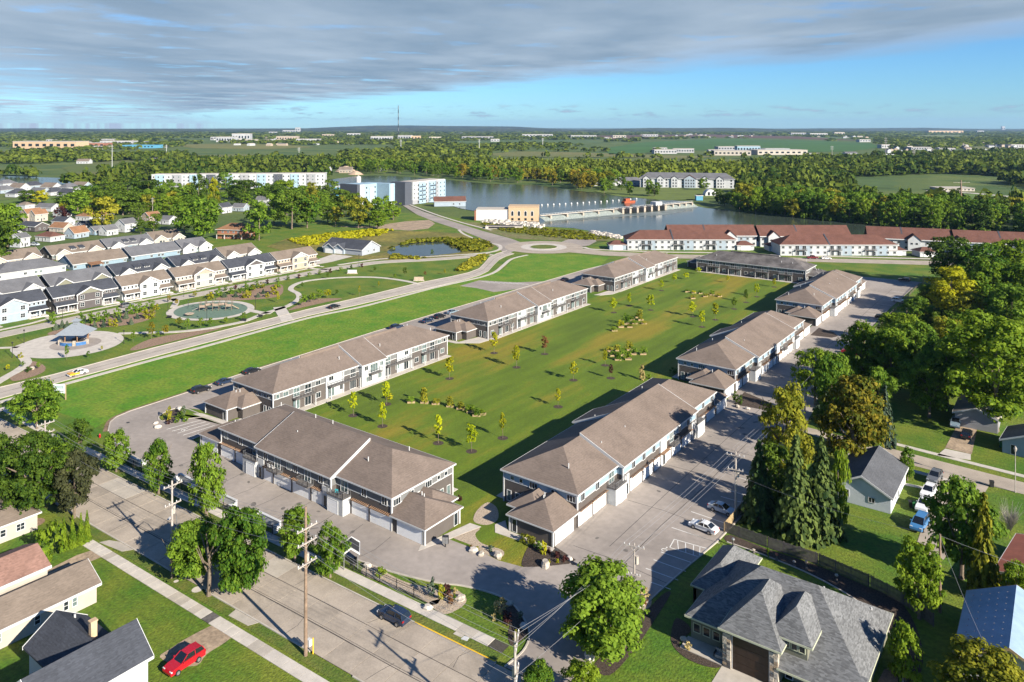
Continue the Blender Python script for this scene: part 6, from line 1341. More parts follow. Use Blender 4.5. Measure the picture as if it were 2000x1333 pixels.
lt = [(14,482,396,74,'green'),(-12,520,420,70,'deep'),(8,440,400,50,'green'),(392,470,386,80,'green'),(360,455,398,56,'deep'),(506,470,392,52,'green'),(300,452,418,32,'deep'),(275,456,430,28,'deep'),(535,440,378,60,'green'),(570,448,372,66,'deep'),(600,446,380,50,'green'),(560,420,368,50,'green'),(640,436,396,40,'green'),(655,440,404,26,'olive'),(700,446,384,44,'olive'),(722,444,390,36,'green'),(748,436,384,50,'green'),(768,430,392,40,'fresh'),(738,448,412,36,'fresh'),(668,410,370,44,'deep'),(690,424,378,40,'deep'),(118,438,404,28,'maroon'),(125,412,394,16,'yellow'),(152,424,372,52,'green'),(200,452,384,56,'olive'),(205,420,372,60,'deep'),(240,420,372,60,'deep'),(265,412,376,60,'green'),(300,408,380,60,'fresh'),(330,420,384,54,'fresh'),(345,408,376,50,'green'),(405,440,388,60,'green'),(430,404,374,40,'green'),(388,412,340,32,'deep'),(418,405,348,20,'yellow'),(480,392,352,56,'deep'),(520,400,362,50,'green'),(130,404,376,50,'deep'),(78,398,372,34,'yellow'),(170,400,362,50,'green'),(215,396,354,50,'deep'),(250,392,346,60,'deep'),(290,396,352,56,'deep'),(335,398,356,44,'green'),(460,388,352,40,'green'),(590,402,362,46,'green'),(610,410,364,30,'olive'),(645,402,352,34,'deep'),(440,372,336,34,'green'),(360,396,362,40,'green'),(560,396,352,50,'fresh'),(540,412,360,44,'deep'),(498,470,446,22,'deep'),(55,398,372,44,'deep')]
for px, py, top, w_, lf in lt: s = mpp(py); x, y = G(px, py); midtree('leafy old town tree between the ranch rows and the river bend', x, y, (py-top)*s, w_*s, lf, 'old town trees')
scatter(GP(150,425, 260,430, 420,432, 520,425, 620,430, 700,420, 700,392, 560,378, 420,378, 280,380, 150,388), 12, (9, 15), ['green', 'deep', 'fresh', 'olive', 'deep'], 'leafy old town tree between the ranch rows and the river bend', 'old town trees', 90, excl=ex)
for k, (px, py) in enumerate(((1268, 384), (1278, 384), (1214, 372), (1375, 372), (1192, 372), (1180, 378), (1230, 381), (1480, 404), (1455, 400), (1430, 404), (1436, 396), (1403, 399), (1415, 402))): s = mpp(py); x, y = G(px, py); midtree('leafy tree on the bank before the white three-storey building', x, y, R.uniform(9, 17), R.uniform(8, 13), R.choice(['green', 'fresh', 'deep']), 'bank trees by the three-storey building')
# --- woods as masses, one mesh each
def mass_mesh(name, pts, label, leaf, nq=34, core=True):
    """pts: (x, y, width, height); every tree is a small cloud of leaf clumps"""
    rg = np.random.default_rng(len(pts)+nq); n = len(pts); P = np.array(pts)
    d = rg.normal(size=(n, nq, 3)); d /= np.linalg.norm(d, axis=2, keepdims=True); d[..., 2] = np.abs(d[..., 2])*1.05-.22
    rr = rg.uniform(.72, 1.05, (n, nq, 1)); lump = 1+.22*np.sin(3*np.arctan2(d[..., 1], d[..., 0])+rg.uniform(0, 6, (n, 1)))[..., None]
    c = d*rr*lump*np.array([.5, .5, .62]); c[..., 2] += .38
    nrm = d+rg.normal(size=d.shape)*.35; nrm /= np.linalg.norm(nrm, axis=2, keepdims=True)
    t = np.cross(nrm, rg.normal(size=d.shape)); t /= np.linalg.norm(t, axis=2, keepdims=True); b = np.cross(nrm, t); s = rg.uniform(.12, .22, (n, nq, 1))*(34/nq)**.5
    quad = np.stack([c-t*s-b*s*.7, c+t*s*.4-b*s, c+t*s+b*s*.6, c-t*s*.5+b*s], 2)
    sc_ = np.stack([P[:, 2], P[:, 2], P[:, 3]], 1)[:, None, None, :]
    V = (quad*sc_+np.stack([P[:, 0], P[:, 1], np.zeros(n)], 1)[:, None, None, :]).reshape(-1, 3)
    me = bpy.data.meshes.new(name); nf = n*nq
    me.vertices.add(nf*4); me.vertices.foreach_set('co', V.ravel()); me.loops.add(nf*4); me.loops.foreach_set('vertex_index', np.arange(nf*4, dtype=np.int32))
    me.polygons.add(nf); me.polygons.foreach_set('loop_start', np.arange(0, nf*4, 4, dtype=np.int32)); me.polygons.foreach_set('loop_total', np.full(nf, 4, dtype=np.int32))
    me.materials.append(L_[leaf]); me.update(calc_edges=True)
    o = link(name, me); tag(o, label, 'woodland', kind='stuff'); return o
OPEN = GP(820,320, 880,298, 1180,283, 1400,268, 1700,268, 1760,300, 1700,311, 1560,314, 1440,328, 1250,327, 1000,324)
NOGO = [water] + [[tuple(v.co[:2]) for v in ob.data.vertices] for ob in bpy.data.objects if ob.type == 'MESH' and ob.name.split('.')[0] in ('field', 'river_inlet', 'far_road')]
BLD = []
for ob in bpy.data.objects:
    if ob.type == 'EMPTY' and ob.name.split('.')[0] in ('commercial_building',):
        L0 = max((v.co.x for v in ob.children[0].data.vertices)); BLD.append((ob.location.x+math.cos(ob.rotation_euler.z)*L0/2+C1*L0*.35, ob.location.y+math.sin(ob.rotation_euler.z)*L0/2-S1*L0*.35, L0*.75))
    elif ob.type == 'EMPTY' and ob.location.y > 330 and ob.name.split('.')[0] in ('house', 'apartment_block', 'annex', 'utility_mast'): BLD.append((ob.location.x+8, ob.location.y-10, 17))
def wood(poly, spacing, wr, hr, thr=-.2, seed=0):
    xs = [p[0] for p in poly]; ys = [p[1] for p in poly]; out = []; x = min(xs)
    rg = random.Random(seed)
    while x < max(xs):
        y = min(ys)
        while y < max(ys):
            p = (x+rg.uniform(-.5, .5)*spacing, y+rg.uniform(-.5, .5)*spacing); y += spacing
            if not inside(p, poly) or any(inside(p, q) for q in NOGO) or any((p[0]-e[0])**2+(p[1]-e[1])**2 < e[2]**2 for e in BLD): continue
            if noise.noise((p[0]*.004+seed, p[1]*.004, 0)) < thr: continue
            out.append((p[0], p[1], rg.uniform(*wr), rg.uniform(*hr)))
        x += spacing
    return out
w1 = wood(GP(640,338, 700,328, 930,322, 1060,325, 1250,328, 1440,330, 1460,352, 1440,358, 1250,358, 1160,358, 1000,346, 900,342, 800,332, 700,330), 9.5, (6, 17), (6, 19), -.42, 1)
mass_mesh('woodland', w1, 'dense wood on the far bank stretching behind the white three-storey building', 'forest', 40)
w2 = wood(GP(1440,330, 1560,318, 1700,309, 2150,298, 2150,440, 1900,424, 1700,411, 1560,399, 1450,392, 1445,350), 11, (6, 20), (5, 19), -.16, 2)
mass_mesh('woodland', w2, 'broad dark wood on the right between river and horizon', 'forest', 34)
w3 = wood(GP(-150,345, 0,342, 90,346, 160,346, 190,312, 330,308, 700,316, 700,328, 640,338, 640,350, 560,348, 400,352, 280,352, 200,362, 165,368, 100,355), 10.5, (6, 18), (5, 17), -.06, 3)
mass_mesh('woodland', w3, 'woods and tree belts left of the river between the old town and the fields', 'forest', 34)
# scattered far country trees out to the hills, thinning with distance
fp = []; rg = random.Random(5)
rows_ = []; dpt = 1350.0
while dpt < 10500:
    step = dpt/95; X = -.78*dpt
    while X < .78*dpt:
        x_, y_ = X+rg.uniform(-.5, .5)*step, dpt+rg.uniform(-.5, .5)*step*1.6; X += step
        p = (S1*x_-C1*y_, C1*x_+S1*y_)
        belt = noise.noise((p[0]*.0011, p[1]*.0011, 2))+.55*noise.noise((p[0]*.006, p[1]*.006, 7))
        if belt < (.02 if dpt < 3200 else -.12 if dpt < 4600 else -.42): continue
        if (inside(p, OPEN) and rg.random() < .78) or any(inside(p, q) for q in NOGO[1:]) or any((p[0]-e[0])**2+(p[1]-e[1])**2 < e[2]**2 for e in BLD): continue
        s_ = max(13, dpt/120); fp.append((p[0], p[1], s_*rg.uniform(.8, 1.5), rg.uniform(8, 15)))
    dpt += step*1.6
mass_mesh('woodland', fp, 'far tree belts and copses fading towards the wooded hills', 'forest', 18)
# reeds and goldenrod round the pond
def tufts(name, poly, n, hr, leaf, label, seed):
    xs = [p[0] for p in poly]; ys = [p[1] for p in poly]; rg = random.Random(seed); o = []
    pnd = GP(756,494, 775,481, 812,475, 870,472.5, 878,481, 906,489, 895,494, 840,500, 790,502)
    while len(o) < n:
        p = (rg.uniform(min(xs), max(xs)), rg.uniform(min(ys), max(ys)))
        if inside(p, poly) and not inside(p, pnd): o.append((p[0], p[1], rg.uniform(1.4, 3.4), rg.uniform(*hr)))
    return mass_mesh(name, o, label, leaf, 14)
tufts('goldenrod', GP(560,470, 640,458, 730,449, 770,451, 740,461, 660,470, 600,482), 420, (.7, 1.6), 'yellow', 'bright yellow goldenrod drifts in the meadow behind the pond house', 1)
tufts('reeds', GP(760,488, 800,472, 870,467, 930,470, 965,480, 940,492, 905,492, 880,478, 810,478), 420, (.8, 2.0), 'olive', 'tall reeds and wild plants around the pond', 2)
tufts('reeds', GP(905,530, 930,520, 948,506, 953,500, 940,500, 915,512, 890,530), 160, (.8, 1.6), 'olive', 'wild grass in the bend of the boulevard', 3)
tufts('rough_growth', GP(930,436, 1050,447, 1130,452, 1200,466, 1150,470, 1060,462, 980,452), 420, (.5, 1.3), 'olive', 'rough weeds on the river bank below the powerhouse', 4)
tufts('goldenrod', GP(770,497, 800,503, 830,504, 820,507, 760,507), 60, (.6, 1.2), 'olive', 'yellow wild flowers along the near side of the pond', 5)
tufts('undergrowth', GP(1740,700, 1790,610, 1900,570, 2060,610, 2090,760, 1900,760, 1800,790), 420, (1.2, 3.2), 'deep', 'thick undergrowth among the trees right of the parking lot', 6)
tufts('undergrowth', GP(1440,412, 1600,431, 1800,450, 2080,472, 2080,462, 1800,441, 1600,421, 1450,405), 500, (2, 5), 'deep', 'bushes hanging over the far river bank below the dam', 8)
# ================================================================== vehicles
def paint(name, c): return mat('paint_'+name, c, .03, 1, .25, spec=.6)
PAINT = {'red': paint('red', (.42, .01, .02)), 'black': paint('black', (.015, .016, .02)), 'white': paint('white', (.75, .76, .76)), 'silver': paint('silver', (.45, .50, .54)), 'navy': paint('navy', (.02, .035, .07)), 'blue': paint('blue', (.06, .20, .42)), 'grey': paint('grey', (.13, .14, .15)), 'maroon': paint('maroon', (.14, .012, .02)), 'bluegrey': paint('bluegrey', (.20, .28, .34)), 'amber': paint('amber', (.7, .35, .02))}
M['tyre'] = mat('tyre_rubber', (.02, .02, .02), .1, 4, .9); M['rim'] = mat('alloy_rim', (.45, .45, .46), .1, 4, .35, metal=.7); M['lamp_red'] = mat('red_lens', (.35, .01, .01), 0, 1, .3); M['lamp_white'] = mat('clear_lens', (.7, .72, .75), 0, 1, .15); M['carglass'] = mat('tinted_glass', (.012, .016, .02), 0, 1, .05, spec=.8)
# side profiles, nose at +x: (x, z) outline of body shell, and the greenhouse
PROF = {'sedan': dict(L=4.8, Wd=1.82, body=[(-2.38,.32),(-2.42,.62),(-2.36,.95),(-1.75,1.02),(-1.1,.98),(.75,.94),(1.7,.84),(2.25,.70),(2.4,.52),(2.36,.30)], gh=[(-1.75,.98),(-1.05,1.38),(-.3,1.44),(.2,1.40),(1.0,.92)]),
 'suv': dict(L=4.75, Wd=1.9, body=[(-2.32,.36),(-2.38,.75),(-2.30,1.12),(-1.2,1.14),(.9,1.10),(1.7,1.02),(2.2,.88),(2.36,.6),(2.3,.34)], gh=[(-2.26,1.1),(-1.95,1.62),(-1.2,1.72),(.05,1.68),(.95,1.08)]),
 'van': dict(L=5.1, Wd=2.0, body=[(-2.5,.34),(-2.55,.8),(-2.5,1.15),(-1.2,1.18),(1.2,1.1),(2.0,1.0),(2.45,.8),(2.55,.5),(2.5,.32)], gh=[(-2.48,1.1),(-2.35,1.7),(-1.6,1.82),(.4,1.78),(1.5,1.06)]),
 'pickup': dict(L=5.6, Wd=2.0, body=[(-2.78,.5),(-2.8,.9),(-2.75,1.18),(-.9,1.18),(.9,1.18),(1.9,1.12),(2.6,1.0),(2.78,.7),(2.72,.42)], gh=[(-.95,1.15),(-.8,1.75),(-.2,1.82),(.6,1.78),(1.15,1.14)])}
def loft(prof, wtop, wbot, inset=0.):
    """closed side outline widened from wbot at its foot to wtop at its top"""
    zs = [p[1] for p in prof]; z0, z1 = min(zs), max(zs); b = MB(); n = len(prof)
    xs = [p[0] for p in prof]; xm = (min(xs)+max(xs))/2; xl = (max(xs)-min(xs))/2
    def hw(p): t = (p[1]-z0)/(z1-z0); e = abs((p[0]-xm)/xl); return (wbot+(wtop-wbot)*t)/2*(1-.10*max(0, e-.75)*4)
    vs_ = [(p[0], hw(p), p[1]) for p in prof]+[(p[0], -hw(p), p[1]) for p in prof]
    b.add(vs_, [tuple(range(n)), tuple(range(2*n-1, n-1, -1))]+[(i, (i+1) % n, n+(i+1) % n, n+i) for i in range(n)]); return b
VM = {}
def car(label, px, py, head, kind, colr, group='parked and passing cars', xy=None, cat='car'):
    P = PROF[kind]
    if kind not in VM:
        body = loft(P['body'], P['Wd']*.94, P['Wd']); gh = loft(P['gh'], P['Wd']*.72, P['Wd']*.9)
        roof = P['gh'][1:-1]; rb = loft([(x, z+.0) for x, z in roof]+[(roof[-1][0]-.12, roof[-1][1]-.06), (roof[0][0]+.1, roof[0][1]-.06)], P['Wd']*.72, P['Wd']*.74); rb.v = [(x, y*1.0, z+.025) for x, y, z in rb.v]
        pil = MB(); g = P['gh']
        for s in (-1, 1):
            for i in (0, len(g)-1):
                a, c = (g[0], g[1]) if i == 0 else (g[-1], g[-2]); y0, y1 = s*P['Wd']*.455, s*P['Wd']*.37; pil.tube([(a[0], y0, a[1]), (c[0], y1, c[1]+.01)], .05, 4)
            xm = (g[1][0]+g[-2][0])/2; pil.tube([(xm, s*P['Wd']*.458, g[0][1]), (xm, s*P['Wd']*.37, max(z for _, z in g)-.01)], .045, 4)
        tyre = MB().tube([(0, -.11, 0), (0, .11, 0)], .34, 14); rim = MB().tube([(0, -.12, 0), (0, .12, 0)], .21, 10)
        hl = MB().box(-.09, .06, -.2, .2, -.07, .07); tl = MB().box(-.05, .05, -.16, .16, -.1, .1); mir = MB().box(-.08, .08, -.1, .1, -.06, .07)
        wsp = MB(); 
        VM[kind] = [m.mesh(nm, mt) for m, nm, mt in ((body, 'body', PAINT['red']), (gh, 'glasshouse', M['carglass']), (rb, 'roof', PAINT['red']), (pil, 'pillars', PAINT['red']), (tyre, 'tyre', M['tyre']), (rim, 'rim', M['rim']), (hl, 'headlight', M['lamp_white']), (tl, 'taillight', M['lamp_red']), (mir, 'mirror', PAINT['red']))]
    m = VM[kind]; pt = PAINT[colr]; x, y = xy or G(px, py)
    o = empty('pickup_truck' if kind == 'pickup' else 'parked_car', (x, y, .05), head, label, cat if kind != 'pickup' else 'pickup truck', group)
    link('body', m[0], o, [pt]); link('glasshouse', m[1], o); link('roof', m[2], o, [pt]); link('pillars', m[3], o, [pt])
    wx = P['L']*.29
    for sx in (-1, 1):
        for sy in (-1, 1):
            wh = link('wheel', m[4], o, loc=(sx*wx+.02, sy*(P['Wd']/2-.1), .34)); link('rim', m[5], wh)
    zb = P['body'][3][1]
    for sy in (-1, 1):
        link('headlight', m[6], o, loc=(P['L']/2-.16, sy*P['Wd']*.36, zb*.70)); link('taillight', m[7], o, loc=(-P['L']/2+.05, sy*P['Wd']*.38, zb*.82)); link('mirror', m[8], o, [pt], loc=(P['gh'][-1][0]-.25, sy*(P['Wd']/2+.06), zb+.08))
    if kind == 'pickup': MB().box(-2.65, -1.0, -.8, .8, 1.17, 1.2).build('cargo_bed', M['tyre'], o)
    return o
NY, PY, PX, NX = -PIO2, PIO2, 0.0, math.pi
car('red hatchback SUV on the gravel drive beside the white house', 360, 1302, NY+.05, 'suv', 'red')
car('dark navy SUV parked on the concrete street', 769, 1212, NX+.03, 'suv', 'navy')
car('pale blue sedan at the foot of the lot-side utility pole', 1411, 1001, PX-.08, 'sedan', 'silver')
car('white sedan with dark sunroof by the wooden fence', 1374, 1036, NX-.1, 'sedan', 'white')
car('black car driving along the boulevard', 653, 602, PY, 'sedan', 'black')
cy_ = car('white car with amber front driving along the boulevard', 152, 733, NY, 'sedan', 'white'); MB().box(-.2, 2.33, -.93, .93, .45, .93).build('front_panel', PAINT['amber'], cy_)
car('dark green SUV on the residential street before the white duplex', 249, 600, PY, 'suv', 'grey')
for px, py, k, c, lab in ((393, 766, 'suv', 'black', 'black SUV parked at the soil edge nearest the planted island'), (440, 750, 'sedan', 'navy', 'dark sedan half hidden by the nearest left block, second in line'), (492, 729, 'sedan', 'black', 'dark sedan peeping over the nearest left block roof, third in line'), (775, 643, 'suv', 'navy', 'dark car peeping over the roof before the middle left block'), (835, 630, 'sedan', 'navy', 'dark blue sedan parked behind the middle left block, nearer of two'), (859, 622, 'suv', 'black', 'black car parked behind the middle left block, next to the dark blue sedan'), (884, 613, 'sedan', 'bluegrey', 'blue-grey car peeping over the middle left block'), (1103, 549, 'sedan', 'black', 'black car parked behind the far left block')): car(lab, px, py, PY-.02, k, c, 'cars along the hay field drive')
car('dark SUV at the far end of the parking lot', 1766, 550, NX, 'suv', 'black', 'cars in the parking lot'); car('white SUV in the far part of the parking lot', 1755, 591, PX, 'suv', 'white', 'cars in the parking lot'); car('black SUV beside the pole in the far part of the lot', 1724, 625, PX, 'suv', 'black', 'cars in the parking lot'); car('red car at the lot edge under the trees', 1661, 692, PX, 'sedan', 'red', 'cars in the parking lot')
car('dark red pickup truck parked before the russet roofed block', 1587, 506, RD, 'pickup', 'maroon', None); car('white sedan parked behind the red pickup', 1614, 507, RD, 'sedan', 'white', None)
for px, py, k, c, lab in ((1826, 939, 'suv', 'grey', 'grey SUV at the street end of the drive row'), (1814, 968, 'suv', 'white', 'white SUV second in the drive row'), (1807, 994, 'pickup', 'white', 'white pickup third in the drive row'), (1797, 1030, 'van', 'blue', 'blue minivan nearest the yard in the drive row')): car(lab, px, py, NY-.12, k, c, 'vehicles in the cottage drive')
car('pale blue SUV far up the gravel driveway', 1867, 832, NY, 'suv', 'bluegrey', None); car('black SUV near the street on the gravel driveway', 1888, 854, PY, 'suv', 'black', None); car('silver van beside the white two-storey house', 68, 480, .4, 'van', 'silver', None)
# ================================================================== utility poles and wires
POLES = {}
def upole(key, label, px, py, hgt, arms, m, armrot=0, r=.17, xy=None, trans=True, lean=(0, 0)):
    x, y = xy or G(px, py); o = empty('utility_pole', (x, y, 0), armrot, label, 'utility pole', 'wooden utility poles')
    MB().tube([(0, 0, -.3), (lean[0]*hgt*.5, lean[1]*hgt*.5, hgt*.5), (lean[0]*hgt, lean[1]*hgt, hgt)], [r*1.25, r, r*.75], 10).build('pole', m, o)
    ends = []
    for z, w_ in arms:
        a = MB().box(-w_, w_, -.16-r, -r+.02, z-.07, z+.07).tube([(-w_*.5, -r, z-.05), (0, -r*.8, z-.7)], .03, 4).tube([(w_*.5, -r, z-.05), (0, -r*.8, z-.7)], .03, 4).build('crossarm', M['polegrey'], o)
        for k in (-.92, -.45, .45, .92):
            MB().tube([(w_*k, -r-.07, z+.07), (w_*k, -r-.07, z+.2), (w_*k, -r-.07, z+.34)], [.05, .08, .03], 6).build('insulator', M['white'], a)
            c, s = math.cos(armrot), math.sin(armrot); lx, ly = w_*k, -r-.07; ends.append((x+c*lx-s*ly, y+s*lx+c*ly, z+.34))
    if trans:
        t = MB().tube([(.34, .1, hgt*.62), (.34, .1, hgt*.62+1.1)], .24, 10).build('transformer', M['kerb'], o)
    POLES[key] = ends; return o
SA = ST_A+PIO2
upole('p1', 'grey utility pole rising from the big dark green tree', 88, 960, 12.8, ((12.3, 1.5), (10.6, 1.5), (9.0, 1.2)), M['polegrey'], SA, trans=False)
upole('p2', 'grey utility pole with cut-out boxes beside the large pair of street trees', 336, 1112, 13.2, ((12.6, 1.5), (9.8, 1.3)), M['polegrey'], SA)
upole('p3', 'tall red-brown utility pole with white box at its foot', 597, 1281, 18.6, ((16.0, 1.6), (14.2, 1.5), (11.6, 1.5)), M['polewood'], SA, r=.2)
upole('p4', 'grey utility pole at the entry drive, cut by the lower picture edge', 0, 0, 13.0, ((12.0, 1.6), (8.6, 1.4)), M['polegrey'], SA+.5, xy=(-46.9, 64.2))
upole('p5', 'slim grey utility pole with transformer beside the marked stalls', 1239, 1167, 7.6, ((7.2, 1.5), (3.2, .9)), M['polegrey'], .2, .12)
upole('p6', 'wooden utility pole between the lot and the spruces', 1437, 1012, 11.2, ((10.6, 1.5), (8.2, 1.3)), M['polegrey'], .15)
upole('p7', 'utility pole at the lot edge beyond the gold tree', 1572, 850, 10.2, ((9.7, 1.3),), M['polegrey'], .2, trans=False)
upole('p8', 'utility pole beside the red car at the lot edge', 1659, 716, 8.6, ((8.2, 1.2),), M['polegrey'], .2, trans=False)
upole('p9', 'dark wooden utility pole behind the hipped house', 1836, 1196, 10.6, (), M['polewood'], 0, trans=False)
upole('p10', 'tall transmission pole in the riverside woods', 1877, 425, 27, ((25.5, 6), (20, 4.5)), M['polewood'], RD, .6, trans=False)
upole('p11', 'utility pole at the far lot by the black SUV', 1717, 664, 7.0, ((6.5, 1),), M['polegrey'], .2, trans=False)
for e in ((-.35, .3),): MB().box(.2, .65, -.45, .1, 1.1, 1.9).build('meter_box', M['white'], bpy.data.objects['utility_pole.002'])
MB().tube([(.75, -.5, 0), (.75, -.5, 2.0)], .09, 6).build('marker_post', M['yellowpaint'], bpy.data.objects['utility_pole.002'])
def wire(a, c, lab, grp, sag=.6, r=.015):
    A, B = Vector(a), Vector(c); n = 10; pts = [tuple(A.lerp(B, i/n)-Vector((0, 0, sag*4*(i/n)*(1-i/n)))) for i in range(n+1)]
    tag(MB().tube(pts, r, 4, False).build('overhead_wire', M['wire']), lab, 'wire', grp)
M['wire'] = mat('aluminium_wire', (.30, .30, .31), 0, 1, .5)
for a, c, lab in (('p1', 'p2', 'overhead wire along the left street trees'), ('p2', 'p3', 'overhead wire between the grey and the tall red-brown pole'), ('p3', 'p4', 'overhead wire over the dark SUV')):
    for i in (0, 1, 2, 3, 4, 7): wire(POLES[a][i], POLES[c][min(i, len(POLES[c])-1)], lab, lab[5:])
for i in (0, 1, 2, 3, 5): wire(POLES['p4'][i], POLES['p5'][min(i, 5)], 'overhead wire crossing the entry drive', 'wires over the entry drive', .4)
for i in (0, 1, 2, 3): wire(POLES['p5'][i], POLES['p6'][i], 'thin overhead wire over the parked white sedan', 'wires over the lot', .4); wire(POLES['p6'][i], POLES['p7'][i], 'thin overhead wire along the shaded lot edge', 'wires at the lot edge', .4)
for i in (0, 3): wire(POLES['p7'][i], POLES['p8'][i], 'thin overhead wire at the far lot edge', 'wires at the far lot edge', .4)
x9, y9 = G(1836, 1196); wire((x9, y9, 10.4), (POLES['p6'][5][0], POLES['p6'][5][1], 7.6), 'service wire from the lot pole across the yard', None, 1.0); wire((x9, y9, 10.4), (x9+26, y9+6, 7), 'service wire leaving the dark pole to the right', None, .8); wire((x9, y9, 10.2), (-7.5, 103.2, 5), 'service wire down to the wrapped house', None, .5)
# lamp columns
def lamp(label, px, py, top, grp, m='darkmetal', arm=False):
    s = mpp(py); hh = (py-top)*s; o = empty('lamp_post', G(px, py), R.uniform(0, 6), label, 'lamp post', grp)
    MB().tube([(0, 0, 0), (0, 0, .4), (0, 0, hh*.9)], [.14, .08, .06], 8).build('post', M[m], o)
    if arm: MB().tube([(0, 0, hh*.9), (.3, 0, hh), (2.2, 0, hh+.1)], .05, 6).build('arm', M[m], o); MB().box(1.7, 2.5, -.15, .15, hh, hh+.14).build('lantern', M['white'], o)
    else: MB().tube([(0, 0, hh*.88), (0, 0, hh*.95), (0, 0, hh)], [.12, .3, .1], 8).build('lantern', M[m], o)
for px, py, top in ((242, 671, 645), (167, 642, 620), (122, 622, 599), (24, 699, 668), (47, 671, 644), (328, 609, 586), (404, 627, 604), (499, 606, 577), (359, 580, 560), (701, 519, 497), (479, 562, 543)): lamp('black lamp post along the park paths', px, py, top, 'park lamp posts')
lamp('grey street lamp at the right picture edge by the side street', 1983, 962, 872, None, 'polegrey'); lamp('steel lamp arm over the street beside the grey utility pole', 345, 1085, 1000, None, 'metal', True)
# ================================================================== fences, walls, shelter, signs
fn = empty('metal_fence', (-112, 76, 0), 0, 'black metal fence between the court and the street pavement', 'fence')
fl = [(-156.5, 74.2), (-132, 74.9), (-112, 75.5), (-96, 76.1), (-88.5, 76.6), (-80.5, 77.0), (-74, 77.3), (-70.6, 77.5)]
fl = [(x+112, y-76) for x, y in fl]
b = MB(); P_ = [Vector((*p, 0)) for p in fl]
bars = MB(); tot = 0
for a, c in zip(P_, P_[1:]):
    L = (c-a).length
    for z in (.15, 1.15, 1.45): b.tube([a+Vector((0, 0, z)), c+Vector((0, 0, z))], .03, 4, False)
    n = int(L/.16)
    for i in range(n): p = a.lerp(c, i/n); bars.tube([p+Vector((0, 0, .12)), p+Vector((0, 0, 1.46))], .011, 3, False)
    for i in range(max(1, int(L/2.5))): p = a.lerp(c, i/max(1, int(L/2.5))); MB().box(p.x-.05, p.x+.05, p.y-.05, p.y+.05, 0, 1.62).build('post', M['darkmetal'], fn)
b.build('rails', M['darkmetal'], fn); tag(bars.build('bars', M['darkmetal'], fn), kind='stuff')
ww = empty('white_wall', (-131, 76.4, 0), .012, 'white meandering garden wall along the front court', 'wall'); s = -26.5; k = 0
while s < 26:
    L = 5.6; y = .75 if k % 2 == 0 else -.75
    MB().box(s, s+L, y-.14, y+.14, 0, 1.25).build('wall_panel', M['white'], ww); MB().box(s-.1, s+L+.1, y-.22, y+.22, 1.25, 1.36).build('coping', M['white'], ww)
    pr = [(s+L+.5*math.sin(t*math.pi/6), y*math.cos(t*math.pi/6)) for t in range(7)]; MB().strip(pr, .26, 0, 1.3).build('curved_return', M['white'], ww)
    s += L+.35; k += 1
bs = empty('shelter', (-87.3, 77.6, 0), -.75, 'small gabled shelter with white rim and dark roof at the fence', 'shelter')
MB().ext([(-1.2, 2.3), (0, 3.2), (1.2, 2.3), (1.2, 2.4), (0, 3.32), (-1.2, 2.4)], -1.5, 1.5).build('roof', M['darkmetal'], bs)
MB().ext([(-1.3, 2.2), (0, 3.14), (1.3, 2.2), (1.3, 2.5), (0, 3.42), (-1.3, 2.5)], -1.62, -1.5).ext([(-1.3, 2.2), (0, 3.14), (1.3, 2.2), (1.3, 2.5), (0, 3.42), (-1.3, 2.5)], 1.5, 1.62).box(-1.6, 1.6, -1.34, -1.22, 2.2, 2.45).box(-1.6, 1.6, 1.22, 1.34, 2.2, 2.45).build('rim', M['white'], bs)
for x in (-1.3, 1.3):
    for y in (-1, 1): MB().cyl(x, y, 0, 2.4, .07).build('post', M['metal'], bs)
MB().box(-1.3, 1.3, .95, 1.0, .3, 2.1).build('rear_panel', M['glass'], bs); MB().box(-1.1, 1.1, .4, .85, .42, .5).build('bench', M['oldwood'], bs)
wfence = empty('wood_fence', (-32, 118.5, 0), 0, 'weathered grey board fence behind the garden of the hipped house', 'fence')
wp = [(-45.3, 119.9), (-38.1, 119.4), (-30.4, 119.3), (-23, 117.9), (-18.4, 116.3), (-14.5, 113.5)]; bd_ = MB()
for a, c in zip(wp, wp[1:]):
    a, c = Vector((a[0]+32, a[1]-118.5)), Vector((c[0]+32, c[1]-118.5)); L = (c-a).length; d = (c-a)/L; n = int(L/.19)
    for i in range(n): p = a+d*(i*.19); q = p+d*.165; hh = 1.75+R.uniform(-.05, .06); bd_.prism([(p.x, p.y-.015), (q.x, q.y-.015), (q.x, q.y+.015), (p.x, p.y+.015)], .05, hh)
    for i in range(int(L/2.4)+1): p = a+d*min(L, i*2.4); MB().box(p.x-.06, p.x+.06, p.y+.02, p.y+.14, 0, 1.8).build('post', M['oldwood'], wfence)
    MB().strip([tuple(a+Vector((0, .05))), tuple(c+Vector((0, .05)))], .05, .5, .6).build('rail', M['oldwood'], wfence); MB().strip([tuple(a+Vector((0, .05))), tuple(c+Vector((0, .05)))], .05, 1.4, 1.5).build('rail', M['oldwood'], wfence)
tag(bd_.build('boards', M['oldwood'], wfence), kind='stuff')
wf2 = empty('wood_fence', (-45.1, 124, 0), 0, 'short pale board fence between the lot and the spruce yard', 'fence')
tag_b = MB()
for i in range(44): tag_b.box(-.2-.02, -.2+.02, -4.2+i*.19, -4.2+i*.19+.165, .05, 1.6+R.uniform(-.04, .04))
tag(tag_b.build('boards', M['palewood'], wf2), kind='stuff')
for i in range(4): MB().box(-.32, -.2, -4.2+i*2.7, -4.08+i*2.7, 0, 1.65).build('post', M['palewood'], wf2)
lf_ = empty('post_fence', (-50.4, 300, 0), 0, 'wooden rail fence along the tree side of the far parking lot', 'fence')
for i in range(22): MB().box(-.08, .08, -56+i*5.2-.08, -56+i*5.2+.08, 0, 1.3).build('post', M['palewood'], lf_)
for z in (.5, 1.0): MB().box(-.03, .03, -56, 54, z, z+.12).build('rail', M['oldwood'], lf_)
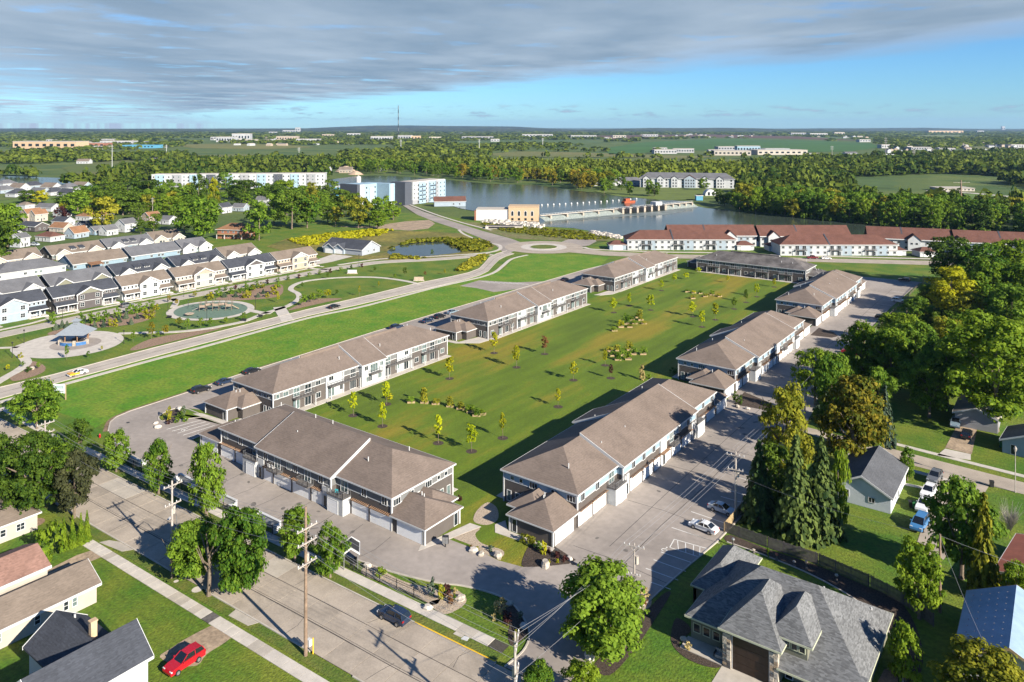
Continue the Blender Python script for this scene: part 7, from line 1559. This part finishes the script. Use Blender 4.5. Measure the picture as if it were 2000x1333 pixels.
for px, py, hh, lab in ((1771, 618, 4.2, 'tall bare timber post nearer in the far lot'), (1803, 556, 3.0, 'tall bare timber post farther in the far lot')):
    o = empty('timber_post', G(px, py), 0, lab, 'post'); MB().cyl(0, 0, 0, hh*1.3, .14, .12).build('shaft', M['palewood'], o); MB().cyl(0, 0, hh*1.3, hh*1.3+.1, .16, .1).build('cap', M['polegrey'], o)
sg = empty('site_sign', G(116, 781), .55, 'large white development sign on two posts at the hay field corner', 'sign'); 
for x in (-1.6, 1.6): MB().box(x-.1, x+.1, -.1, .1, 0, 3.9).build('post', M['palewood'], sg)
MB().box(-1.55, 1.55, -.16, -.1, 1.6, 3.8).build('panel', mat('sign_white', (.62, .72, .70), .08, 1, .6), sg); MB().box(-.8, 1.2, -.18, -.16, 2.7, 3.4).build('picture', mat('sign_grey', (.36, .46, .46), .3, 3, .6), sg); MB().box(-1.3, 1.2, -.18, -.16, 2.0, 2.2).build('text_band', M['metal'], sg)
s2 = empty('banner_sign', G(94, 783), .9, 'narrow dark blue banner sign beside the large white sign', 'sign')
for x in (-.45, .45): MB().box(x-.06, x+.06, -.06, .06, 0, 5.4).build('post', M['palewood'], s2)
MB().box(-.4, .4, -.1, -.06, 2.9, 5.3).build('panel', mat('sign_navy', (.06, .09, .14), .2, 2, .6), s2); MB().box(-.25, .25, -.12, -.1, 3.5, 4.0).build('emblem', M['kerb'], s2)
# mailboxes, hydrant, bins, boulders
mb_ = empty('mailbox_cluster', G(870, 1069), .6, 'black cluster mailbox in the pebble bed', 'mailbox'); MB().cyl(0, 0, 0, .7, .1).build('pedestal', M['darkmetal'], mb_); MB().box(-.5, .5, -.3, .3, .65, 1.75).build('cabinet', M['darkmetal'], mb_)
for i in range(2):
    for j in range(4): MB().box(-.46+i*.47, -.04+i*.47, -.33, -.3, .7+j*.25, .92+j*.25).build('locker_door', M['metal'], mb_)
hy = empty('fire_hydrant', G(195, 855), 0, 'red fire hydrant on the soil edge', 'hydrant'); MB().tube([(0, 0, 0), (0, 0, .6), (0, 0, .85)], [.18, .17, .05], 10).build('barrel', PAINT['red'], hy); MB().tube([(-.3, 0, .5), (.3, 0, .5)], .09, 8).build('nozzles', PAINT['red'], hy)
for px, py, c, lab in ((1937, 951, 'black', 'black wheelie bin at the side street kerb'), (1786, 993, 'green', 'green wheelie bin by the cottage drive'), (1779, 991, 'black', 'dark wheelie bin beside the green one'), (1956, 874, 'green', 'green wheelie bin by the grey house'), (1963, 875, 'black', 'black wheelie bin by the grey house')):
    o = empty('wheelie_bin', G(px, py), R.uniform(0, 3), lab, 'bin'); m_ = M['darkmetal'] if c == 'black' else mat('bin_green', (.04, .2, .06), .1, 2, .6); MB().add([(-.28, -.3, 0), (.28, -.3, 0), (.28, .3, 0), (-.28, .3, 0), (-.34, -.36, 1), (.34, -.36, 1), (.34, .36, 1), (-.34, .36, 1)], [(0, 3, 2, 1), (4, 5, 6, 7), (0, 1, 5, 4), (1, 2, 6, 5), (2, 3, 7, 6), (3, 0, 4, 7)]).build('body', m_, o); MB().box(-.37, .37, -.4, .4, 1, 1.07).build('lid', m_, o)
    for sx in (-.25, .25): MB().tube([(sx-.05, .33, .12), (sx+.05, .33, .12)], .12, 8).build('wheel', M['tyre'], o)
rk = [(62, 722), (305, 828), (1065, 1106), (1112, 1094), (940, 1085), (925, 1078), (972, 1088), (1022, 1226), (996, 1182), (718, 1108), (900, 1172), (835, 1190), (1440, 796), (1460, 800), (1170, 1278), (1152, 1285), (1214, 1262), (308, 836), (1336, 1252), (350, 800)]
for k, (px, py) in enumerate(rk):
    b = MB(); rg2 = random.Random(k); n = 8; sz = rg2.uniform(.5, 1.0); vs_ = []
    for z, r in ((0, .9), (.45, 1), (.8, .6)): vs_ += [(sz*r*math.cos(6.28*i/n)*rg2.uniform(.8, 1.2), sz*.7*r*math.sin(6.28*i/n)*rg2.uniform(.8, 1.2), z*sz) for i in range(n)]
    b.add(vs_, [(a*n+i, a*n+(i+1) % n, (a+1)*n+(i+1) % n, (a+1)*n+i) for a in range(2) for i in range(n)]+[tuple(range(2*n, 3*n))]); x, y = G(px, py)
    tag(b.build('boulder', M['walk'] if k % 2 else M['stone'], loc=(x, y, 0), rot=R.uniform(0, 6)), 'pale boulder set in a planting bed or at a drive edge', 'boulder', 'landscape boulders')
# rip-rap on the river bank
rr_ = []
b = MB(); rg2 = random.Random(3)
bank = GP(1150,452, 1205,460, 1216,468, 1175,463, 1150,458)
for _ in range(260):
    x = rg2.uniform(min(p[0] for p in bank), max(p[0] for p in bank)); y = rg2.uniform(min(p[1] for p in bank), max(p[1] for p in bank))
    if inside((x, y), bank): s = rg2.uniform(.4, 1.3); b.box(x-s, x+s*.8, y-s*.7, y+s, 0, s*rg2.uniform(.6, 1.2))
bank = GP(950,430, 1040,436, 1065,442, 1060,447, 990,441, 940,435)
for _ in range(300):
    x = rg2.uniform(min(p[0] for p in bank), max(p[0] for p in bank)); y = rg2.uniform(min(p[1] for p in bank), max(p[1] for p in bank))
    if inside((x, y), bank): s = rg2.uniform(.4, 1.3); b.box(x-s, x+s*.8, y-s*.7, y+s, 0, s*rg2.uniform(.6, 1.2))
tag(b.build('rip_rap', M['walk']), 'pale broken stones armouring the near river bank', 'stones', kind='stuff')
# ================================================================== raised planters on the lawn
me_box = MB().box(-.9, .9, -.5, -.44, 0, .45).box(-.9, .9, .44, .5, 0, .45).box(-.9, -.84, -.44, .44, 0, .45).box(.84, .9, -.44, .44, 0, .45).mesh('box', M['palewood']); me_soil = MB().box(-.84, .84, -.44, .44, .0, .38).mesh('soil', M['mulch'])
pls = {'front planter group': [(803, 787, 1), (829, 788, 2.6), (851, 790, .9), (880, 795, 1.6), (900, 800, 1.1), (919, 806, 1.2), (931, 813, 1.2), (941, 810, .7)], 'middle planter group': [(1190, 687, .9), (1207, 686, 1.2), (1207, 704, 1.6), (1197, 696, 1.0), (1215, 695, 1.7), (1227, 703, 1.8), (1237, 693, 1.5), (1229, 685, 2.0), (1256, 693, 1.6)], 'upper planter group': [(1200, 647, .9), (1213, 640, 1.7), (1224, 634, 2.6), (1230, 640, .7), (1234, 626, .8), (1240, 633, .8), (1246, 621, 1.2), (1251, 626, 2.6), (1258, 633, .6)], 'far planter group': [(1342, 571, .7), (1355, 573, .6), (1368, 574, .8), (1377, 580, .7), (1353, 584, .9), (1391, 577, 1.3), (1405, 580, .8)]}
for lab, L in pls.items():
    for px, py, ph_ in L:
        o = empty('raised_planter', G(px, py), RD+R.uniform(-.25, .25), 'timber raised planter, '+lab+' on the lawn', 'planter', lab)
        link('box', me_box, o); link('soil', me_soil, o); link('plants', CM['bush', R.randrange(3)], o, [L_[R.choice(['fresh', 'yellow', 'green', 'olive'])]], loc=(R.uniform(-.2, .2), 0, .22), scale=(2.2, 1.75, ph_*1.25))
# ================================================================== gazebo and playground
gz = empty('gazebo', G(149, 669), RD, 'park gazebo with grey hipped metal roof and blue tiled seat walls', 'gazebo')
M['metalroof'] = mat('standing_seam_grey', (.24, .27, .30), .06, 2, .5)
b = MB(); hip(b, -4.3, 4.3, -3.8, 3.8, 3.2, 6.0, run=3.4); b.build('roof', M['metalroof'], gz); b = MB(); hip(b, -1.1, 1.1, -1, 1, 6.7, 7.4, run=.9); b.box(-.7, .7, -.6, .6, 5.7, 6.7); b.build('cupola', M['metalroof'], gz)
for a in range(6): t = a*math.pi/3; MB().cyl(3.7*math.cos(t), 3.2*math.sin(t), 0, 3.3, .16).build('post', M['wood'], gz)
for t0, t1 in ((-2.3, -1.35), (-1.1, -.5), (-3.0, -2.5)):
    pr = [(4.6*math.cos(t0+(t1-t0)*i/6), 4.2*math.sin(t0+(t1-t0)*i/6)) for i in range(7)]; MB().strip(pr, .35, 0, 1.0).build('seat_wall', M['bluesign'], gz); MB().strip(pr, .5, 1.0, 1.1).build('wall_cap', M['stone'], gz)
for t in (-2.4, -1.22, -.4, -3.1): MB().box(4.6*math.cos(t)-.35, 4.6*math.cos(t)+.35, 4.2*math.sin(t)-.35, 4.2*math.sin(t)+.35, 0, 1.5).build('stone_pier', M['stone'], gz)
MB().box(-1.5, 1.5, .2, 1.4, 0, 1.1).build('counter', M['darkmetal'], gz)
pgd = empty('play_structure', G(425, 606), RD+.15, 'timber-coloured play structure with slide and tube on the green playground', 'playground equipment'); tn = mat('play_tan', (.30, .235, .18), .1, 2, .7)
for i, x in enumerate((-6, -4, -1.5, .5, 3, 5)):
    for y in (-1.2, 1.2): MB().cyl(x, y, 0, 3.2+(i % 3)*.5, .11).build('post', M['bark'], pgd)
for x0, x1, z in ((-6, -4, 1.4), (-1.5, .5, 1.8), (3, 5, 1.5)): MB().box(x0, x1, -1.2, 1.2, z-.1, z).build('deck', tn, pgd); MB().box(x0, x1, -1.25, -1.2, z, z+.8).build('panel', tn, pgd)
MB().tube([(-4, 0, 1.9), (-2.8, .2, 2.1), (-1.5, 0, 2.2)], .5, 10).build('tube', tn, pgd); MB().tube([(.5, 0, 2.0), (1.8, -.2, 2.2), (3, 0, 2.0)], .5, 10).build('tube', tn, pgd)
MB().add([(-6, -.4, 1.5), (-6, .4, 1.5), (-8.6, .4, .15), (-8.6, -.4, .15), (-6, -.4, 1.35), (-6, .4, 1.35), (-8.6, .4, .05), (-8.6, -.4, .05)], [(0, 1, 2, 3), (7, 6, 5, 4), (0, 3, 7, 4), (1, 5, 6, 2)]).build('slide', M['kerb'], pgd)
MB().add([(5, -.4, 1.6), (5, .4, 1.6), (7.2, 1.2, .1), (7.2, .4, .1)], [(0, 1, 2, 3)]).build('slide', M['brick'], pgd)
sw = empty('swing_set', G(385, 600), RD+.3, 'swing set on the left of the playground', 'swing')
for x in (-3, 3): MB().tube([(x, -1.2, 0), (x, 0, 2.6), (x, 1.2, 0)], .06, 6).build('frame', M['darkmetal'], sw)
MB().tube([(-3, 0, 2.6), (3, 0, 2.6)], .06, 6).build('top_bar', M['darkmetal'], sw)
for x in (-1.4, 1.4): MB().box(x-.3, x+.3, -.2, .2, .5, .58).tube([(x-.28, 0, .55), (x-.28, 0, 2.6)], .015, 3).tube([(x+.28, 0, .55), (x+.28, 0, 2.6)], .015, 3).build('swing_seat', M['tyre'], sw)
spn = empty('spinner_dish', G(370, 617), 0, 'pale round spinner dish at the edge of the playground', 'playground equipment'); MB().tube([(0, 0, .2), (0, 0, .6), (0, 0, .8)], [.6, 1.5, 1.6], 14).build('dish', M['pebble'], spn); MB().cyl(0, 0, 0, .3, .25).build('base', M['metal'], spn)
for px, py, lab in ((476, 628, 'black park bench by the playground path'), (330, 622, 'black park bench on the left ring of the playground'), (508, 620, 'black park bench at the crossing')):
    o = empty('park_bench', G(px, py), .4, lab, 'bench'); MB().box(-.9, .9, -.25, .25, .4, .46).build('seat', M['darkmetal'], o); MB().box(-.9, .9, .22, .28, .46, .95).build('backrest', M['darkmetal'], o)
    for x in (-.8, .75): MB().box(x, x+.06, -.22, .22, 0, .4).build('leg', M['darkmetal'], o)
# entrance feature between park and field
for px, py, lab in ((688, 535, 'white park entrance sign with planting at the street end'), (818, 549, 'pale stone park entrance wall at the boulevard')):
    o = empty('entrance_sign', G(px, py), RD, lab, 'sign'); MB().box(-2, 2, -.25, .25, 0, 1.7).build('panel', M['white'] if px < 700 else M['pebble'], o); MB().box(-2.3, 2.3, -.4, .4, 0, .4).build('plinth', M['stone'], o)
# ================================================================== remaining houses on the right
house('grey cottage with white door cut by the right picture edge', G(2016, 884), PIO2-.1, 8, 9, 2.7, 2.0, 'ltblue', 'r_mid', wins=(('p', 2, .9, .9, 1.2, 1),), doors=(('p', -1.2, 1.0), ('e0', 2.6, 1.0)))
M['terracotta'] = mat('terracotta_metal', (.34, .12, .075), .12, .8, .6)
house('low house with terracotta metal roof at the right picture edge', (-3.4, 134), PIO2-.15, 13, 8, 2.6, .9, 'redbrick', 'terracotta', 'gable')
house('outbuilding with pale roof hidden among the trees on the right', (-16.5, 199), PIO2, 12, 8, 3, 1.6, 'midgrey', 'kerb', 'gable')
brs = empty('bare_shrub', G(1972, 1040), 0, 'bare grey leafless shrub by the terracotta roof', 'shrub'); b = MB(); rg2 = random.Random(4)
for i in range(60):
    a = rg2.uniform(0, 6.28); r = rg2.uniform(.6, 2.2); hh = rg2.uniform(2.5, 5.2); p1_ = (r*.4*math.cos(a), r*.4*math.sin(a), hh*.5); p2_ = (r*math.cos(a), r*math.sin(a), hh); b.tube([(0, 0, 0), p1_, p2_], [.05, .035, .012], 4, False)
    for k in range(3): a2 = a+rg2.uniform(-.9, .9); b.tube([p1_, (p1_[0]+.8*math.cos(a2), p1_[1]+.8*math.sin(a2), p1_[2]+rg2.uniform(.6, 1.6))], [.02, .008], 3, False)
b.build('branches', M['polegrey'], brs)
# garden ornaments along the bed
for k, (px, py, m_, hh, lab) in enumerate(((1517, 1095, 'terracotta', 1.5, 'terracotta garden ornament on a pedestal'), (1551, 1106, 'stone', 1.1, 'pale stone garden figure'), (1575, 1112, 'brick', 1.7, 'brown garden planter stand'), (1634, 1137, 'stone', 1.6, 'small stone garden fountain'), (1432, 1068, 'metal', 1.9, 'slim metal garden trellis'), (1472, 1080, 'stone', .8, 'low stone garden urn'))):
    o = empty('garden_ornament', G(px, py), 0, lab+' in the bed by the board fence', 'ornament'); hh *= .7; MB().tube([(0, 0, 0), (0, 0, .12), (0, 0, hh*.5), (0, 0, hh*.7)], [.24, .2, .1, .13], 10).build('pedestal', M['oldwood'], o); MB().tube([(0, 0, hh*.7), (0, 0, hh*.85), (0, 0, hh)], [.13, .26, .2], 10).build('bowl', M[m_], o)
# balcony furniture on the front block
for x, y, z, c in ((-101.2, 86.9, 2.98, (.05, .45, .5)), (-100.2, 86.8, 2.98, (.05, .05, .06)), (-117.9, 86.1, 2.95, (.65, .65, .63)), (-118.8, 86.0, 2.95, (.65, .65, .63)), (-119.6, 86.2, 2.95, (.08, .08, .09))):
    o = empty('balcony_chair', (x, y, z), R.uniform(2.5, 3.8), ('teal' if c[1] > .4 and c[0] < .1 else 'white' if c[0] > .5 else 'black')+' chair on a balcony of the front apartment block', 'chair', 'balcony chairs'); m_ = mat('chair_fabric', c, .05, 2, .7)
    MB().box(-.3, .3, -.3, .3, .38, .45).build('seat', m_, o); MB().box(-.3, .3, .25, .32, .45, 1.0).build('backrest', m_, o)
    for sx in (-.26, .22):
        for sy in (-.26, .22): MB().box(sx, sx+.04, sy, sy+.04, 0, .38).build('leg', M['darkmetal'], o)
# ================================================================== labels: what still shares one is told apart by place
LMK = [(39, 480, 'the white house'), (148, 462, 'the orange roofed cottage'), (298, 420, 'the old town utility pole'), (246, 450, 'the hedged house'), (462, 462, 'the dark brick house'), (570, 425, 'the meadow edge'), (700, 384, 'the white silo'), (750, 435, 'the river road'), (430, 370, 'the long white block'), (200, 385, 'the inlet houses'),
 (1450, 405, 'the end of the dam'), (1560, 420, 'the russet roof gable'), (1680, 430, 'the roof gap'), (1790, 440, 'the tall oak'), (1877, 430, 'the tall transmission pole'), (1980, 450, 'the right picture edge'),
 (1740, 700, 'the far lot'), (1830, 620, 'the yellow-green tree'), (1900, 720, 'the gravel driveway'), (2000, 700, 'the picture edge'), (1060, 1090, 'the corner garage'), (985, 1210, 'the entry drive island'), (860, 1165, 'the fence end'), (1250, 1190, 'the slim grey pole'), (945, 1080, 'the front block corner'), (340, 820, 'the planted island'), (1440, 790, 'the lot island'), (1290, 740, 'the block gap'), (160, 632, 'the gazebo'), (250, 620, 'the dark SUV'), (480, 575, 'the playground'), (300, 650, 'the mulch strip'), (620, 585, 'the curved path'), (780, 540, 'the park entrance'), (390, 640, 'the swing set'), (40, 715, 'the lower left path')]
ORD = 'first second third fourth fifth sixth seventh eighth ninth tenth eleventh twelfth thirteenth fourteenth fifteenth sixteenth seventeenth eighteenth nineteenth twentieth'.split()
def pxy(o):
    x, y, z = o.location if o.type != 'MESH' or o.location.length > 1 else sum((Vector(c) for c in o.bound_box), Vector())/8; X = S1*x+C1*y; Y = -C1*x+S1*y; d = Y/FPX; return (1000+X/d, HOR+(CH-z)/d)
from collections import defaultdict
def shared():
    by = defaultdict(list)
    for o in bpy.data.objects:
        if o.parent is None and 'label' in o and o.get('kind') not in ('structure', 'stuff'): by[o['label']].append(o)
    return {k: v for k, v in by.items() if len(v) > 1}
SHORT = {'old town trees': 'old town tree', 'riverside trees below the dam': 'riverside tree', 'thicket trees right of the parking lot': 'thicket tree', 'ornamental shrubs in the planting beds': 'garden shrub', 'shrubs in the park mulch beds': 'park shrub', 'young park trees': 'young park tree', 'landscape boulders': 'pale boulder', 'far bank trees above the dam': 'far bank tree', 'far bank trees behind the riverside building': 'upstream bank tree', 'street-side shrub row of the park': 'street-side shrub', 'bank trees by the three-storey building': 'bank tree'}
LOOK = {'leaf_green': 'green', 'leaf_deep_green': 'dark green', 'leaf_fresh_green': 'bright green', 'leaf_yellow_green': 'yellow-green', 'leaf_olive': 'olive', 'leaf_gold': 'gold tinted', 'leaf_blue_green': 'blue-green', 'needle_green': 'dark needled', 'leaf_maroon': 'maroon', 'leaf_rust': 'rusty', 'leaf_straw': 'straw pale', 'leaf_dark': 'blackish', 'bark': ''}
for lab, obs in shared().items():
    for o in obs:
        g = o.get('group', '')
        if g not in SHORT: continue
        leaf = ''
        src = o if o.type == 'MESH' else next((c for c in o.children if c.name.startswith('crown')), None)
        if src and src.material_slots: leaf = LOOK.get(src.material_slots[0].material.name.split('.')[0], '')
        p = pxy(o); q = min(LMK, key=lambda m: (m[0]-p[0])**2+4*(m[1]-p[1])**2)
        side = 'left of' if p[0] < q[0]-8 else 'right of' if p[0] > q[0]+8 else ('behind' if p[1] < q[1] else 'before')
        o['label'] = (leaf+' '+SHORT[g]+' '+side+' '+q[2]).strip()
for lab, obs in shared().items():
    if len(obs) > 20: continue
    for k, o in enumerate(sorted(obs, key=lambda o: pxy(o)[0])): o['label'] = ' '.join((lab+', '+ORD[k]+' from left').split())
    if len(obs[0]['label'].split()) > 16: print('LONG', obs[0]['label'])
# ================================================================== hazy air
hz = MB().box(-16000, 16000, -2500, 22000, -1.5, 260).build('haze', None); hz.data.materials.clear()
hm_ = bpy.data.materials.new('haze'); hm_.use_nodes = True; t = hm_.node_tree; t.nodes.clear(); ou = t.nodes.new('ShaderNodeOutputMaterial'); pv = t.nodes.new('ShaderNodeVolumePrincipled')
pv.inputs['Color'].default_value = (.36, .60, .98, 1); pv.inputs['Density'].default_value = HAZE; pv.inputs['Anisotropy'].default_value = .2; t.links.new(pv.outputs[0], ou.inputs['Volume']); hz.data.materials.append(hm_)
tag(hz, 'thin blue haze over the whole valley', 'haze', kind='stuff')
